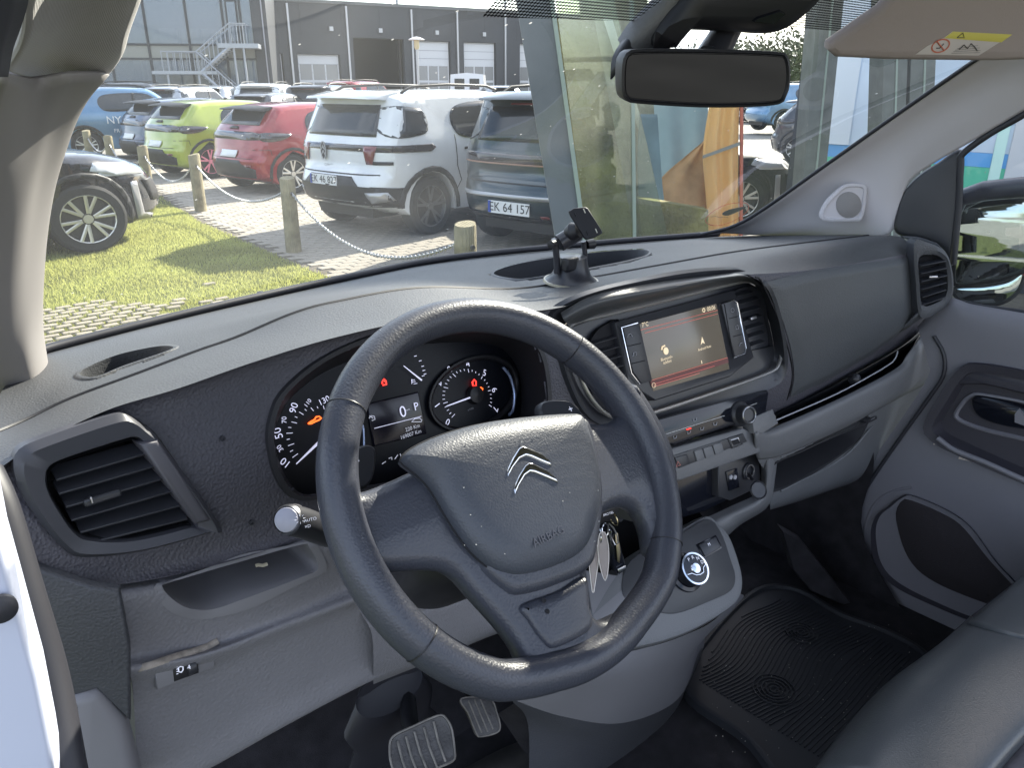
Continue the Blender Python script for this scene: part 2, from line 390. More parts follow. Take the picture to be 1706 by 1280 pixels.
m_ = N('ShaderNodeMath'); m_.operation = 'ADD'; K(_sn(se_.outputs[0], 1500), m_.inputs[0]); K(_sn(se_.outputs[1], 1750), m_.inputs[1])
g_ = N('ShaderNodeMath'); g_.operation = 'GREATER_THAN'; g_.inputs[1].default_value = -.1; K(m_.outputs[0], g_.inputs[0]); K(g_.outputs[0], mx_.inputs[0]); K(tr_.outputs[0], mx_.inputs[1]); K(d_.outputs[0], mx_.inputs[2]); K(mx_.outputs[0], o_.inputs[0])
inn = Vector((0, -SC.z, SC.y))*-1
band = [(780, 30), (900, 33), (1060, 38), (1200, 44), (1340, 50), (1420, 52), (1520, 30)]
lo = [ws(u, v)-Vector((0, .02, 0)) for u, v in band]; hi = [p+SC*.12 for p in lo]
loft('shade_band', [lo, hi], bm_, van, 30, 2)
# bottom seal of the glass
tube('windscreen_seal', [p+Vector((0, -.012, .006)) for p in resamp(base[:8], 40)], .007, seal_m, van, 8)
def yy(pts): return [P(u, v, y=y) for u, v, y in pts]
# left pillar: plastic foot, fabric upper
def pil(name, A, B, xa, xb, m_, bulge=.03, sub=8):
    rows = [[P(u, v, x=xa) for u, v in A]]
    mid = []
    for (u, v), (u2, v2) in zip(A, B):
        q = P(u, v, x=xa).lerp(P(u2, v2, x=xb), .5)+Vector((-.0, -bulge, 0))
        mid.append(q)
    rows.append(mid); rows.append([P(u, v, x=xb) for u, v in B])
    return loft(name, rows, m_, van, 40, sub, thick=.004)
EL = [(92, 690), (76, 600), (68, 530), (72, 420), (85, 320), (110, 230), (135, 170), (172, 122)]
WL = [(-40, 700), (-40, 600), (-40, 520), (-40, 420), (-35, 320), (-25, 230), (-15, 170), (5, 118)]
ML = [(20, 700), (16, 600), (18, 520), (24, 420), (34, 320), (44, 230), (50, 170), (56, 130)]
rows = [[P(u, v, x=.185) for u, v in EL], [P(u-4, v, x=.168)+Vector((0, -.012, 0)) for u, v in EL],
        [P(u+(2*e[0]+u)/3*0, v, x=.14) for (u, v), e in zip([((a[0]*.55+b[0]*.45), a[1]) for a, b in zip(EL, ML)], EL)],
        [P(u, v, x=.118) for u, v in ML], [P(u, v, x=.085) for u, v in WL]]
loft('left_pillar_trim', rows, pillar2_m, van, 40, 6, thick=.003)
EF = [(160, 132), (178, 112), (195, 85), (205, 50), (222, 0), (240, -60)]
MF = [(60, 128), (70, 108), (90, 80), (105, 45), (115, 0), (130, -60)]
WF = [(6, 112), (16, 96), (30, 70), (38, 40), (40, 0), (48, -60)]
QF = [(10, 112), (-14, 96), (-10, 70), (-5, 40), (0, 0), (0, -60)]
loft('pillar_fabric', [[P(u, v, x=.185) for u, v in EF], [P(u-8, v, x=.168)+Vector((0, -.008, 0)) for u, v in EF], [P(u, v, x=.13) for u, v in MF], [P(u, v, x=.098) for u, v in WF]], fabric_m, van, 30, 6, thick=.004)
loft('door_frame_seal', [yy([(44, -60, .30), (36, 0, .30), (24, 40, .30), (10, 80, .30), (2, 125, .30)]), yy([(-60, -60, .28), (-60, 0, .28), (-60, 40, .28), (-60, 80, .28), (-60, 125, .28)])], seal_m, van, 16, 3, thick=.004)
# fluffy lit edge of the fabric
fz = []
for i in range(260):
    t = random.random(); e = resamp([P(u, v, x=.187) for u, v in EF], 60)[int(t*59)] if i % 60 == 0 else None
edge = resamp([P(u, v, x=.187) for u, v in EF[:5]], 200)
for i in range(420):
    p = edge[random.randrange(200)]+Vector((random.uniform(-.003, .001), random.uniform(-.004, .004), random.uniform(-.003, .003)))
    d = Vector((random.uniform(.2, 1), random.uniform(-.4, .8), random.uniform(-.8, .8))).normalized()*random.uniform(.002, .005)
    w = d.cross(Vector((.3, .5, .8))).normalized()*.00022
    fz.append(([p-w, p+w, p+d], [(0, 1, 2)]))
T(join('fabric_fluff', fz, mat('fluff', (.6, .55, .42), .9), van, 0), kind='stuff')
# left door seal, sill and painted post
def yy(pts): return [P(u, v, y=y) for u, v, y in pts]
tube('door_seal', resamp(yy([(-28, 790, .60), (-2, 850, .58), (38, 985, .55), (80, 1130, .52), (112, 1300, .48)]), 24), (.012, .013), seal_m, van, 14, flat=(0, 1, 0))
kpl_ = Pl(P(140, 1000, y=.64), (-.35, -.93, .05))
slab('kick_panel', kpl_, [(26, 930), (62, 948), (150, 978), (198, 985), (216, 1080), (217, 1204), (160, 1150), (108, 1166), (60, 1020)], -.01, 0, dash_m, van, bev=.003)
relief('lower_kick_panel', kpl_, [(108, 1168), (120, 1158), (160, 1149), (172, 1158), (207, 1200), (238, 1330), (130, 1330)], [(0, -.02), (0, -.002), (.004, .003), (.010, .005)], light2_m, van, smooth=60)
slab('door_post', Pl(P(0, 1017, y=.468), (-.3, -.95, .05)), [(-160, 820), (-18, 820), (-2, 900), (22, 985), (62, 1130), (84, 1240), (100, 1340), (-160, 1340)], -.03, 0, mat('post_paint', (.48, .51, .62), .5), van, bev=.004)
lathe('hinge_plug', P(2, 1017, y=.461), (-.05, -.95, .05), [(0, .002), (.006, .0018), (.0085, 0), (.0085, -.003)], seal_m, van, 24)
# right pillar trim
TE = [(1172, 391), (1245, 368), (1380, 275), (1500, 190), (1640, 93), (1760, 10)]     # windscreen side
BE = [(1300, 392), (1420, 392), (1490, 388), (1500, 325), (1530, 288), (1600, 246), (1706, 183), (1790, 130)]
tr = [P(u, v, x=1.575) for u, v in TE]
rows = [tr, [p+Vector((.035, -.035, .005)) for p in tr]]
be = resamp([P(u, v, x=1.66) for u, v in BE], 12)
m1 = resamp(rows[1], 12)
rows.append([a.lerp(b, .5)+Vector((0, -.012, 0)) for a, b in zip(m1, be)]); rows.append(be)
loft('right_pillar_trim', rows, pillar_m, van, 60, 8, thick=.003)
tube('pillar_edge_seal', [p+Vector((-.004, .004, 0)) for p in resamp(tr, 40)], .004, seal_m, van, 8)
tp = Pl(P(1405, 340, x=1.60), (-.9, -.75, .05))
relief('tweeter_cover', tp, [(1368, 366), (1372, 340), (1392, 318), (1410, 306), (1440, 308), (1442, 330), (1436, 362), (1425, 368)], [(0, -.004), (0, .006), (.002, .0075), (.006, .0075), (.0075, .004), (.009, .004)], pillar_m, van, curve=48)
relief('tweeter_grille', tp, [(1397+21*cos(a)+16, 341+22*sin(a)) for a in [i*pi/12 for i in range(24)]], [(0, .003), (0, .0052), (.001, .006)], mat('tweeter_mesh', (.25, .24, .24), .8, bump=(900, 1, 'noise')), van)
# inside roof edge, header and overhead mirror cover
hd = [[P(u, v, y=yy) for u, v in R] for R, yy in (([(1000, -60), (1040, -20), (1110, -10), (1200, -30), (1700, -120)], .52),)]
def cov(u, v, y): return P(u, v, y=y)
cover = empty('rear_view_mirror', tuple(P(1180, 60, y=.62)), 'rectangular black rear view mirror hanging under its dark overhead cover', 'mirror')
loft('pillar_header_trim', [[P(u, v, y=.60) for u, v in [(1018, 132), (1022, 95), (1050, 55), (1085, 20), (1120, -30)]], [P(u, v, y=.59) for u, v in [(1036, 112), (1042, 85), (1068, 50), (1105, 18), (1140, -30)]], [P(u, v, y=.585) for u, v in [(1085, 88), (1100, 75), (1130, 45), (1150, 18), (1180, -30)]]], sat_m, cover, 20, 5, thick=.004)
cp = Pl(P(1180, 40, y=.545), (-.35, -.8, -.45))
relief('mirror_foot_cover', cp, [(1040, 80), (1056, 55), (1105, 5), (1120, -40), (1390, -40), (1330, 10), (1300, 35), (1270, 45), (1200, 52), (1150, 48), (1120, 55), (1100, 80), (1060, 95)], [(0, -.02), (0, -.004), (.004, .003), (.012, .006)], console_m, cover)
relief('sensor_housing', cp, [(1095, 82), (1100, 60), (1125, 42), (1200, 44), (1270, 47), (1310, 30), (1360, -20), (1350, -50), (1180, -50), (1120, 5), (1080, 60)], [(0, 0), (.001, .014), (.008, .024), (.02, .028)], black_m, cover, curve=60)
relief('sensor_lens', cp.off(.03), [(1252, 36), (1262, 28), (1300, 16), (1310, 22), (1290, 40)], [(0, -.004), (.001, .0015)], gloss_m, cover)
tube('mirror_stem', [P(1215, 40, y=.56), P(1200, 70, y=.55), P(1180, 100, y=.54)], .017, sat_m, cover, 12)
mp = Pl(P(1175, 130, y=.515), (-.42, -.9, -.10))
MO = [(1036, 150), (1037, 105), (1046, 86), (1075, 81), (1200, 82), (1295, 86), (1313, 94), (1317, 130), (1310, 160), (1290, 175), (1180, 179), (1060, 172), (1042, 165)]
relief('mirror_housing', mp, MO, [(.006, -.03), (.001, -.018), (0, -.006), (0, 0), (.0025, .001), (.004, -.0015)], black_m, cover, curve=80)
relief('mirror_glass', mp, MO, [(.004, -.002), (.005, -.0008)], mat('mirror_coating', (.03, .032, .034), .03, metal=1), cover, curve=80)
# sun visor
vis = empty('sun_visor', tuple(P(1700, -10, y=.45)), 'beige passenger sun visor with airbag warning sticker', 'sun visor')
vp = Pl(P(1540, 60, x=1.15), (-.45, -.78, -.42))
VP = [(1381, 85), (1384, 75), (1470, 15), (1540, -60), (1900, -60), (1900, 95), (1660, 103), (1620, 103), (1480, 101), (1395, 97)]
relief('visor_panel', vp, VP, [(.004, -.022), (0, -.014), (0, -.006), (.003, -.001), (.008, .002)], mat('visor_vinyl', (.33, .28, .265), .75, bump=(500, .3, 'grain')), vis)
stk = mat('sticker_paper', (.55, .5, .48), .5)
slab('warning_sticker', vp.off(.0022), [(1525, 90), (1545, 76), (1573, 62), (1586, 52), (1686, 57), (1630, 92)], 0, .0006, stk, vis, bev=.0002)
slab('sticker_header', vp.off(.0028), [(1573, 63), (1588, 52), (1686, 57), (1668, 70)], 0, .0005, mat('sticker_yellow', (.62, .55, .12), .5), vis, bev=.0002)
sp = vp.off(.0032)
ce = sp.xy(1567, 76); ring = [(ce[0]+.0135*cos(a), ce[1]+.0095*sin(a)) for a in [i*pi/16 for i in range(32)]]
rd = mat('sticker_red', (.55, .16, .1), .5)
relief('prohibition_ring', sp, ring, [(0, 0), (0, .0003), (.0018, .0003), (.0018, 0)], rd, vis, px=False, cap=False)
tube('prohibition_bar', [sp.p(ce[0]-.009, ce[1]+.006, .0005), sp.p(ce[0]+.009, ce[1]-.006, .0005)], .0009, rd, vis, 6)
ink = mat('sticker_ink', (.08, .07, .07), .6)
tube('seat_pictogram', [sp.p(ce[0]-.005, ce[1]-.003, .0004), sp.p(ce[0], ce[1]-.003, .0004), sp.p(ce[0]+.003, ce[1]+.003, .0004)], .0007, ink, vis, 6)
tube('airbag_pictogram', [sp.p(*sp.xy(u, v), .0004) for u, v in [(1598, 82), (1606, 74), (1612, 80), (1618, 72), (1624, 78), (1628, 84)]], .0006, ink, vis, 6)
tube('warning_mark', [sp.p(*sp.xy(u, v), .0006) for u, v in [(1594, 62), (1604, 54), (1606, 62), (1594, 62)]], .0005, ink, vis, 6)
for i in range(4):
    tube('print_line', [sp.p(*sp.xy(1585+i*3, 88-i*1.5-i), .0004), sp.p(*sp.xy(1632+i*2-i*i, 87-i*4), .0004)], .00025, ink, vis, 4)
# windscreen sticker: red oval ring with a dark leaf shape
wp = Pl(ws(1212, 355)+Vector((0, -.006, -.01)), (0, -SC.z*1, SC.y*-1) if False else (0, -.54, -.84))
wpl = Pl(ws(1212, 355)+Vector((0, -.012, -.004)), Vector((0, SC.z, -SC.y))*-1)
ov = [(1176, 371), (1180, 358), (1205, 342), (1235, 337), (1247, 341), (1244, 353), (1222, 368), (1195, 376)]
rs = mat('sticker_red_ring', (.7, .13, .07), .5)
relief('windscreen_sticker', wpl, ov, [(0, 0), (0, .0008), (.0022, .0008), (.0022, 0)], rs, van, curve=40, cap=False)
relief('sticker_leaf', wpl, [(1203, 356), (1215, 349), (1243, 344), (1230, 352), (1212, 359)], [(0, 0), (0, .0006)], mat('sticker_dark', (.05, .06, .09), .5), van, curve=24)
tube('sticker_script', [wpl.p(*wpl.xy(u, v), .0004) for u, v in [(1184, 361), (1192, 360), (1199, 362), (1206, 361), (1213, 362)]], .0005, MT['sticker_dark'], van, 5)
# washer nozzle seen just over the glass seal
lathe('washer_nozzle', P(434, 491, y=1.42), (0, 0, 1), [(.009, -.02), (.009, 0), (.006, .006), (0, .007)], black_m, van, 12)

# ---- floor, bulkhead and passenger footwell
flo = relief('cab_floor', Pl((.9, .4, .62), (0, 0, 1)), [(-.8, -.9), (.72, -.9), (.72, .75), (-.8, .75)], [(0, -.02), (0, 0)], carpet_m, van, px=False)
loft('bulkhead', [[Vector((x, 1.02, 1.25)) for x in (.1, .6, 1.1, 1.62)], [Vector((x, 1.10, .9)) for x in (.1, .6, 1.1, 1.62)], [Vector((x, .98, .7)) for x in (.1, .6, 1.1, 1.62)], [Vector((x, .86, .62)) for x in (.1, .6, 1.1, 1.62)]], carpet_m, van, 20, 4)
loft('footwell_side', [[P(u, v, x=1.60) for u, v in [(1150, 870), (1200, 780), (1290, 760), (1350, 750), (1455, 740)]], [P(u, v, x=1.60) for u, v in [(1130, 900), (1200, 860), (1290, 850), (1350, 830), (1455, 785)]], [P(u, v, x=1.60) for u, v in [(1130, 960), (1200, 960), (1290, 960), (1380, 940), (1440, 900)]], [P(u, v, x=1.60) for u, v in [(1130, 1080), (1200, 1080), (1290, 1090), (1440, 1100), (1560, 1110)]]], carpet_m, van, 24, 5)
relief('wheel_arch_cover', Pl(P(1370, 950, x=1.5), (-.8, -.6, .35)), [(1300, 880), (1335, 900), (1420, 1005), (1405, 1010), (1350, 985), (1320, 950)], [(0, -.05), (.001, 0), (.004, .004)], carpet_m, van)
def bvh_of(objs):
    vs = []; fs = []
    for o in objs:
        k = len(vs); m = world_mat(o); vs += [m @ v.co for v in o.data.vertices]; fs += [tuple(i+k for i in p.vertices) for p in o.data.polygons]
    return BVHTree.FromPolygons(vs, fs)
# ---- dashboard
dash = empty('dashboard', (.87, .75, 1.2), 'dark grained van dashboard with light grey lower panels, vents and central screen', 'dashboard')
HOLE_V = [(80, 792), (92, 772), (228, 730), (250, 727), (345, 862), (330, 872), (205, 900), (150, 897), (118, 882), (90, 835)]
HOLE_C = [(455, 735), (460, 692), (480, 652), (540, 603), (620, 568), (720, 548), (830, 547), (885, 572), (905, 620), (905, 690), (860, 715), (700, 790), (560, 818), (500, 824), (468, 790)]
HOLE_I = [(925, 522), (990, 489), (1100, 467), (1200, 454), (1235, 455), (1272, 475), (1292, 520), (1304, 580), (1302, 622), (1270, 648), (1100, 708), (1040, 714), (985, 692), (955, 645), (930, 565)]
def rowy(pts):
    return [P(u, v, y=y) for u, v, y in pts]
# outlines of the two hollows in the dash top
tray = [(822, 457), (850, 444), (905, 433), (1000, 421), (1070, 417), (1080, 424), (1050, 434), (985, 447), (900, 462), (860, 466)]
pocket = [(132, 626), (150, 612), (200, 592), (262, 579), (290, 580), (270, 590), (205, 612), (160, 630)]
r_base = [p+Vector((0, .02, -.006)) for p in resamp(base[:8], 40)]
r_far = [P(u, v, z=1.40) for u, v in [(10, 640), (240, 565), (430, 518), (600, 478), (750, 450), (1000, 425), (1190, 405), (1300, 392)]]
r_groove = rowy([(-45, 735, .80), (40, 700, .83), (115, 664, .84), (230, 621, .84), (328, 584, .84), (394, 561, .84), (486, 522, .84), (560, 502, .84), (700, 479, .84), (860, 481, .83), (984, 462, .82), (1095, 442, .8), (1226, 419, .77), (1360, 402, .72), (1445, 392, .68)])
r_crest = rowy([(-75, 775, .70), (20, 730, .73), (110, 692, .74), (200, 655, .74), (330, 612, .74), (430, 580, .74), (560, 543, .74), (700, 512, .74), (860, 504, .735), (930, 495, .73), (1000, 478, .72), (1110, 457, .71), (1230, 437, .70), (1330, 417, .67), (1440, 400, .64), (1500, 395, .62)])
r_lip = rowy([(-80, 840, .66), (0, 780, .67), (66, 738, .675), (180, 683, .68), (295, 648, .68), (427, 602, .68), (560, 562, .68), (700, 533, .68), (850, 522, .67), (930, 513, .665), (1000, 495, .66), (1100, 475, .65), (1200, 460, .645), (1330, 452, .625), (1440, 436, .605), (1525, 420, .59)])
r_lip2 = rowy([(-55, 865, .675), (5, 792, .69), (70, 748, .70), (184, 694, .70), (299, 659, .70), (430, 613, .70), (563, 573, .70), (702, 545, .70), (852, 534, .69), (932, 525, .675), (1002, 510, .655), (1102, 492, .645), (1202, 478, .64), (1332, 470, .62), (1440, 455, .60), (1527, 440, .585)])
r_mid = rowy([(-50, 920, .66), (-5, 860, .67), (60, 850, .675), (184, 835, .68), (300, 800, .68), (440, 760, .68), (563, 720, .68), (702, 690, .67), (852, 670, .67), (932, 650, .655), (1002, 630, .64), (1102, 610, .635), (1202, 590, .625), (1330, 560, .61), (1440, 520, .59), (1530, 495, .575)])
r_edge = rowy([(-40, 945, .65), (5, 895, .66), (60, 925, .665), (150, 950, .665), (260, 938, .67), (400, 905, .67), (520, 868, .67), (700, 825, .66), (900, 775, .65), (1100, 715, .64), (1303, 655, .618), (1400, 600, .602), (1500, 545, .582), (1540, 515, .572)])
r_bot = rowy([(-30, 960, .65), (20, 915, .66), (62, 947, .665), (150, 976, .665), (260, 964, .665), (400, 930, .66), (520, 893, .66), (700, 850, .65), (900, 800, .64), (1100, 745, .645), (1290, 694, .655), (1400, 637, .642), (1500, 579, .615), (1550, 535, .59)])
r_ret = [p+Vector((0, .05, .0)) for p in resamp(r_bot, 14)]
tmp = loft('tmp', [r_base, r_far, r_groove], dash_m, None, 80, 8); TOPB = bvh_of([tmp]); bpy.data.objects.remove(tmp)
loft('dash_top', [r_base, r_far, r_groove], dash_top_m, dash, 420, 30, holes=[tray, pocket])
loft('dash_crest', [[p+Vector((0, -.004, 0)) for p in r_groove], r_crest, r_lip], dash_top_m, dash, 200, 10)
RF = [r_lip, r_lip2, r_mid, r_edge, r_bot, r_ret]
dface = loft('dash_front', RF, face_m, dash, 420, 26, holes=[HOLE_V, HOLE_C, HOLE_I])
tube('groove_line', [p+Vector((0, -.002, .0)) for p in resamp(r_groove, 90)], .0022, black_m, dash, 6)
# storage tray hollow behind the phone holder, small pocket at the left
def cast(u, v, B, h=0):
    d = ray(u, v).normalized(); r = B.ray_cast(CAM, d)
    if r[0] is None: r = B.find_nearest(P(u, v, y=.61))
    n = r[1]
    if n.dot(d) > 0: n = -n
    return r[0]+n*h
def toward(C_, k, h=None):
    c = sum(C_, Vector())/len(C_); return [p+(c-p).normalized()*k for p in C_]
def hollow(name, poly, B, depth, m_, lip=.005, n=64):
    """lip laid on the surface, walls and bottom of a hollow under outline poly"""
    S = resamp([cast(u, v, B, .0015) for u, v in poly], n, True); dv = Vector(depth)
    out = [p+Vector((0, 0, -.003)) for p in toward(S, -lip*1.5)]
    C_ = [out, toward(S, -lip), toward(S, .0005), [p+dv*.15 for p in toward(S, .0015)], [p+dv for p in toward(S, .006)]]
    return rings(name, C_, m_, dash, n, cap=True, raw=True, smooth=60)
hollow('storage_tray', tray, TOPB, (0, .01, -.05), dash_m)
hollow('coin_pocket', pocket, TOPB, (0, .01, -.03), dash_top_m)
# solid copy of the dash front without its holes, only used to find its surface
tmp = loft('tmp', RF, face_m, None, 200, 10); FB = bvh_of([tmp]); bpy.data.objects.remove(tmp)
def on_face(u, v, h=0, B=None, fb=.66):
    d = ray(u, v).normalized(); r = (B or FB).ray_cast(CAM, d)
    q, n = (r[0], r[1]) if r[0] else (P(u, v, y=fb), Vector((0, -1, 0)))
    if n.dot(d) > 0: n = -n
    return q+n*h
def strip(name, px, m_, r=.002, h=0, parent=dash, n=50, closed=False, B=None):
    pts = [on_face(u, v, h, B) for u, v in px]; return tube(name, resamp(pts, n, closed), r, m_, parent, 8, closed)
# glove box lid: lighter skin over the right of the face, seams
GL = [[(1268, 470), (1305, 560), (1320, 640), (1296, 690)], [(1330, 440), (1352, 540), (1375, 610), (1345, 662)], [(1420, 432), (1435, 520), (1440, 570), (1430, 614)], [(1522, 425), (1526, 470), (1532, 520), (1500, 574)]]
gr = [[on_face(u, v, .002) for u, v in r] for r in GL]
strip('glovebox_seam', [(1258, 462), (1268, 468), (1290, 515), (1310, 570), (1320, 620), (1313, 660), (1296, 692)], black_m, .0016)
skin('glovebox_lid', [[(1274, 470), (1296, 515), (1315, 575), (1322, 625), (1315, 662)], [(1345, 452), (1362, 505), (1374, 560), (1382, 600), (1372, 636)], [(1430, 440), (1440, 480), (1450, 525), (1455, 560), (1448, 592)], [(1520, 428), (1523, 460), (1526, 490), (1529, 512), (1529, 532)]],
     lambda u, v, s, t: on_face(u, v, .0015+.0045*min(1, min(s, 1-s, t, 1-t)*12)), glove_m, dash, 50, 40, thick=0)
strip('face_seam', [(1521, 395), (1522, 430), (1526, 480), (1531, 525)], black_m, .0014, B=FB)
# ---- left vent
vpl = Pl(P(200, 810, y=.672), (0.02, -1, .12))
OV = [(20, 775), (28, 747), (70, 727), (180, 690), (210, 690), (240, 712), (258, 727), (362, 872), (345, 885), (235, 915), (135, 925), (100, 908), (60, 862), (32, 815)]
def px3(pl, poly, h): return [pl.at(u, v)+pl.n*h for u, v in poly]
o1 = px3(vpl, OV, 0); IV = [(80, 800), (86, 778), (120, 762), (205, 735), (226, 731), (240, 742), (262, 777), (316, 866), (300, 876), (215, 895), (150, 893), (122, 880), (95, 840), (84, 818)]
rings('vent_surround', [px3(vpl, OV, -.006), px3(vpl, OV, .006), [p.lerp(q, .25) for p, q in zip(px3(vpl, OV, .011), px3(vpl, IV, .011))], [p.lerp(q, .85) for p, q in zip(px3(vpl, OV, .006), px3(vpl, IV, .008))], px3(vpl, IV, -.004)], mat('vent_surround_plastic', (.045, .046, .055), .45, vary=.1), dash, 96)
rings('vent_duct', [px3(vpl, IV, .003), px3(vpl, IV, -.03), [p.lerp(sum(px3(vpl, IV, -.06), Vector())/len(IV), .12) for p in px3(vpl, IV, -.06)]], void_m, dash, 64, cap=True)
relief('vent_side_bar', vpl, [(224, 735), (256, 728), (345, 862), (318, 868)], [(0, -.01), (0, .010), (.002, .0125), (.004, .013)], mat('vent_bar', (.07, .068, .08), .4), dash)
def slats(ends, w, m_, tilt=.0, parent=dash, name='slat', t=.0022):
    for a, b in ends:
        a, b = Vector(a), Vector(b); ex = (b-a).normalized(); ez = Vector((0, -sin(tilt), cos(tilt))); ez = (ez-ex*ez.dot(ex)).normalized(); ey = ez.cross(ex)
        box(name, (a+b)/2, ((b-a).length, w, t), m_, parent, .0006, (ex, ey, ez))
vl = vpl.off(-.006)
SV = [((88, 790), (236, 747)), ((92, 813), (250, 768)), ((104, 835), (263, 789)), ((113, 857), (278, 810)), ((128, 877), (293, 833)), ((150, 893), (306, 855))]
slats([(vl.at(*a), vl.at(*b)) for a, b in SV], .02, sat_m, .25)
for i in range(5):
    a = vpl.off(-.022).at(120+i*40, 770-i*10); b = vpl.off(-.022).at(155+i*38, 888-i*8); tube('rear_vane', [a, b], (.0012, .008), black_m, dash, 6, flat=(0, 1, 0))
box('vent_slider', vpl.off(.004).at(170, 829), (.03, .008, .007), sat_m, dash, .002, (vpl.ex, vpl.n, vpl.ey)); box('slider_tip', vpl.off(.01).at(152, 833), (.0015, .004, .006), satchrome_m, dash, .0004, (vpl.ex, vpl.n, vpl.ey))
for u, v in ((370, 731), (418, 871)):
    q = on_face(u, v, .001); lathe('screw_hole', q, (0, -1, .1), [(.0028, -.001), (.0028, .0012), (.0016, .0012), (.0014, -.004), (0, -.004)], sat_m, dash, 14)
strip('vent_seam', [(185, 686), (212, 692), (240, 710), (262, 730), (310, 800), (364, 876)], black_m, .0012, .001)

# ---- instrument cluster
cpl = Pl(P(680, 700, y=.745), (0, -.95, .31))
hole3 = [on_face(u, v, .002) for u, v in HOLE_C]
IC = [(457, 735), (464, 700), (488, 660), (545, 618), (630, 588), (725, 572), (815, 574), (848, 592), (866, 630), (866, 700), (850, 725), (700, 795), (560, 822), (505, 824), (474, 790)]
h3 = resamp(hole3, 110, True); ic3 = resamp(px3(cpl, IC, 0), 110, True)
rings('cluster_hood', [[p+Vector((0, .006, 0)) for p in toward(h3, -.009)], [p+Vector((0, -.0025, 0)) for p in toward(h3, -.007)], [p+Vector((0, -.002, 0)) for p in toward(h3, -.001)], [a.lerp(b, .06)+Vector((0, .004, 0)) for a, b in zip(h3, ic3)], ic3], mat('hood_soft_black', (.02, .02, .024), .55), dash, 110, raw=True, smooth=60)
relief('cluster_face', cpl, IC, [(-.02, -.001), (-.02, 0)], lens_m, dash, curve=90)
# right dial ring + pale strips painted as reflected glints, dark domes
for (cu, cv, ru, rv_) in ((786, 656, 72, 58),):
    ring_ = [cpl.at(cu+ru*cos(a), cv+rv_*sin(a)-.25*ru*cos(a)*.9)+cpl.n*.004 for a in [i*2*pi/40 for i in range(40)]]
    tube('dial_bezel', ring_, (.002, .004), black_m, dash, 8, True)
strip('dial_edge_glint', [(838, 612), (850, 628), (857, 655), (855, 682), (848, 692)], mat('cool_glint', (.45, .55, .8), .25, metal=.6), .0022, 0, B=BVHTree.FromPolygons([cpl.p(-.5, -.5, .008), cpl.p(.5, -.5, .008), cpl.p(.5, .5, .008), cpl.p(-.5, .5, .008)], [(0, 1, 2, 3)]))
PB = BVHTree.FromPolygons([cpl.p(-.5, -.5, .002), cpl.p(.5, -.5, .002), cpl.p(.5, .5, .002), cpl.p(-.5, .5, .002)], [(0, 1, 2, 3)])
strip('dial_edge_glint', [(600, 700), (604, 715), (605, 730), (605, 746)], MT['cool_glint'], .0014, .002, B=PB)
def dial(c, nums, big, tk=5, tin=.84, tout=.72):
    pts = [Vector((u, v, 0)) for u, v, s in nums]; tot = (len(nums)-1)*tk; fine = resamp(pts, tot+1)
    C3 = Vector((c[0], c[1], 0))
    for i, (u, v, s) in enumerate(nums):
        text(s, cpl, u, v, big[i] if isinstance(big, list) else big, wlit_m, dash, rot=atan2(c[1]-v, u-c[0])-pi/2, h=.003)
    parts = []
    for i, p in enumerate(fine):
        a = C3+(p-C3)*tin; b = C3+(p-C3)*(tout if i % tk == 0 else tout+.06)
        q0, q1 = cpl.at(a.x, a.y)+cpl.n*.0025, cpl.at(b.x, b.y)+cpl.n*.0025; parts.append(tube_vf([q0, q1], .0004, 5))
    join('dial_ticks', parts, wlit_m, dash)
dial((787, 657), [(744, 703, '0'), (727, 675, '1'), (729, 640, '2'), (748, 615, '3'), (777, 607, '4'), (805, 622, '5'), (821, 650, '6'), (823, 682, '7')], .0125, 4)
dial((548, 718), [(474, 771, '10'), (465, 747, '30'), (462, 722, '50'), (472, 700, '70'), (488, 680, '90'), (511, 672, '110'), (538, 668, '130'), (560, 668, '150')], [.012, .008, .013, .008, .012, .007, .010, .007], 2)
tube('tachometer_needle', [cpl.at(740, 677)+cpl.n*.006, cpl.at(797, 656)+cpl.n*.006], [.0007, .0014], wlit_m, dash, 8)
tube('speed_needle', [cpl.at(490, 773)+cpl.n*.006, cpl.at(545, 720)+cpl.n*.006], [.0006, .0022], wlit_m, dash, 8)
tube('temperature_needle', [cpl.at(669, 610)+cpl.n*.005, cpl.at(699, 634)+cpl.n*.005], [.0005, .0011], wlit_m, dash, 8)
lathe('needle_hub', cpl.at(789, 658)+cpl.n*.002, cpl.n, [(.013, 0), (.011, .006), (0, .008)], black_m, dash, 20)
tk = []
for u, v in [(688, 594), (696, 602), (700, 611), (702, 618), (704, 624), (701, 627)]: tk.append(tube_vf([cpl.at(u, v)+cpl.n*.003, cpl.at(u+4, v-1)+cpl.n*.003], .0005, 5))
for u, v in [(683, 634), (684, 637), (687, 640)]: tk.append(tube_vf([cpl.at(u, v)+cpl.n*.003, cpl.at(u+6, v-1)+cpl.n*.003], .0004, 5))
tk.append(tube_vf([cpl.at(684, 640)+cpl.n*.003, cpl.at(684, 632)+cpl.n*.003], .0005, 5)); join('temperature_scale', tk, wlit_m, dash)
slab('trip_display', cpl.off(.001), [(610, 673), (696, 653), (710, 723), (622, 744)], 0, .002, mat('display_dark', (.012, .011, .02), .2), dash)
text('0', cpl, 668, 687, .020, wlit_m, dash, h=.005, rot=.02); text('P', cpl, 690, 678, .014, wlit_m, dash, h=.005)
text('220 Km', cpl, 684, 713, .0068, wprint_m, dash, h=.005); text('169007 Km', cpl, 681, 724, .0068, wprint_m, dash, h=.005)
text('km/h', cpl, 676, 683, .003, wprint_m, dash, h=.005)
tube('display_line', [cpl.at(621, 714)+cpl.n*.004, cpl.at(699, 694)+cpl.n*.004], .0004, wlit_m, dash, 5)
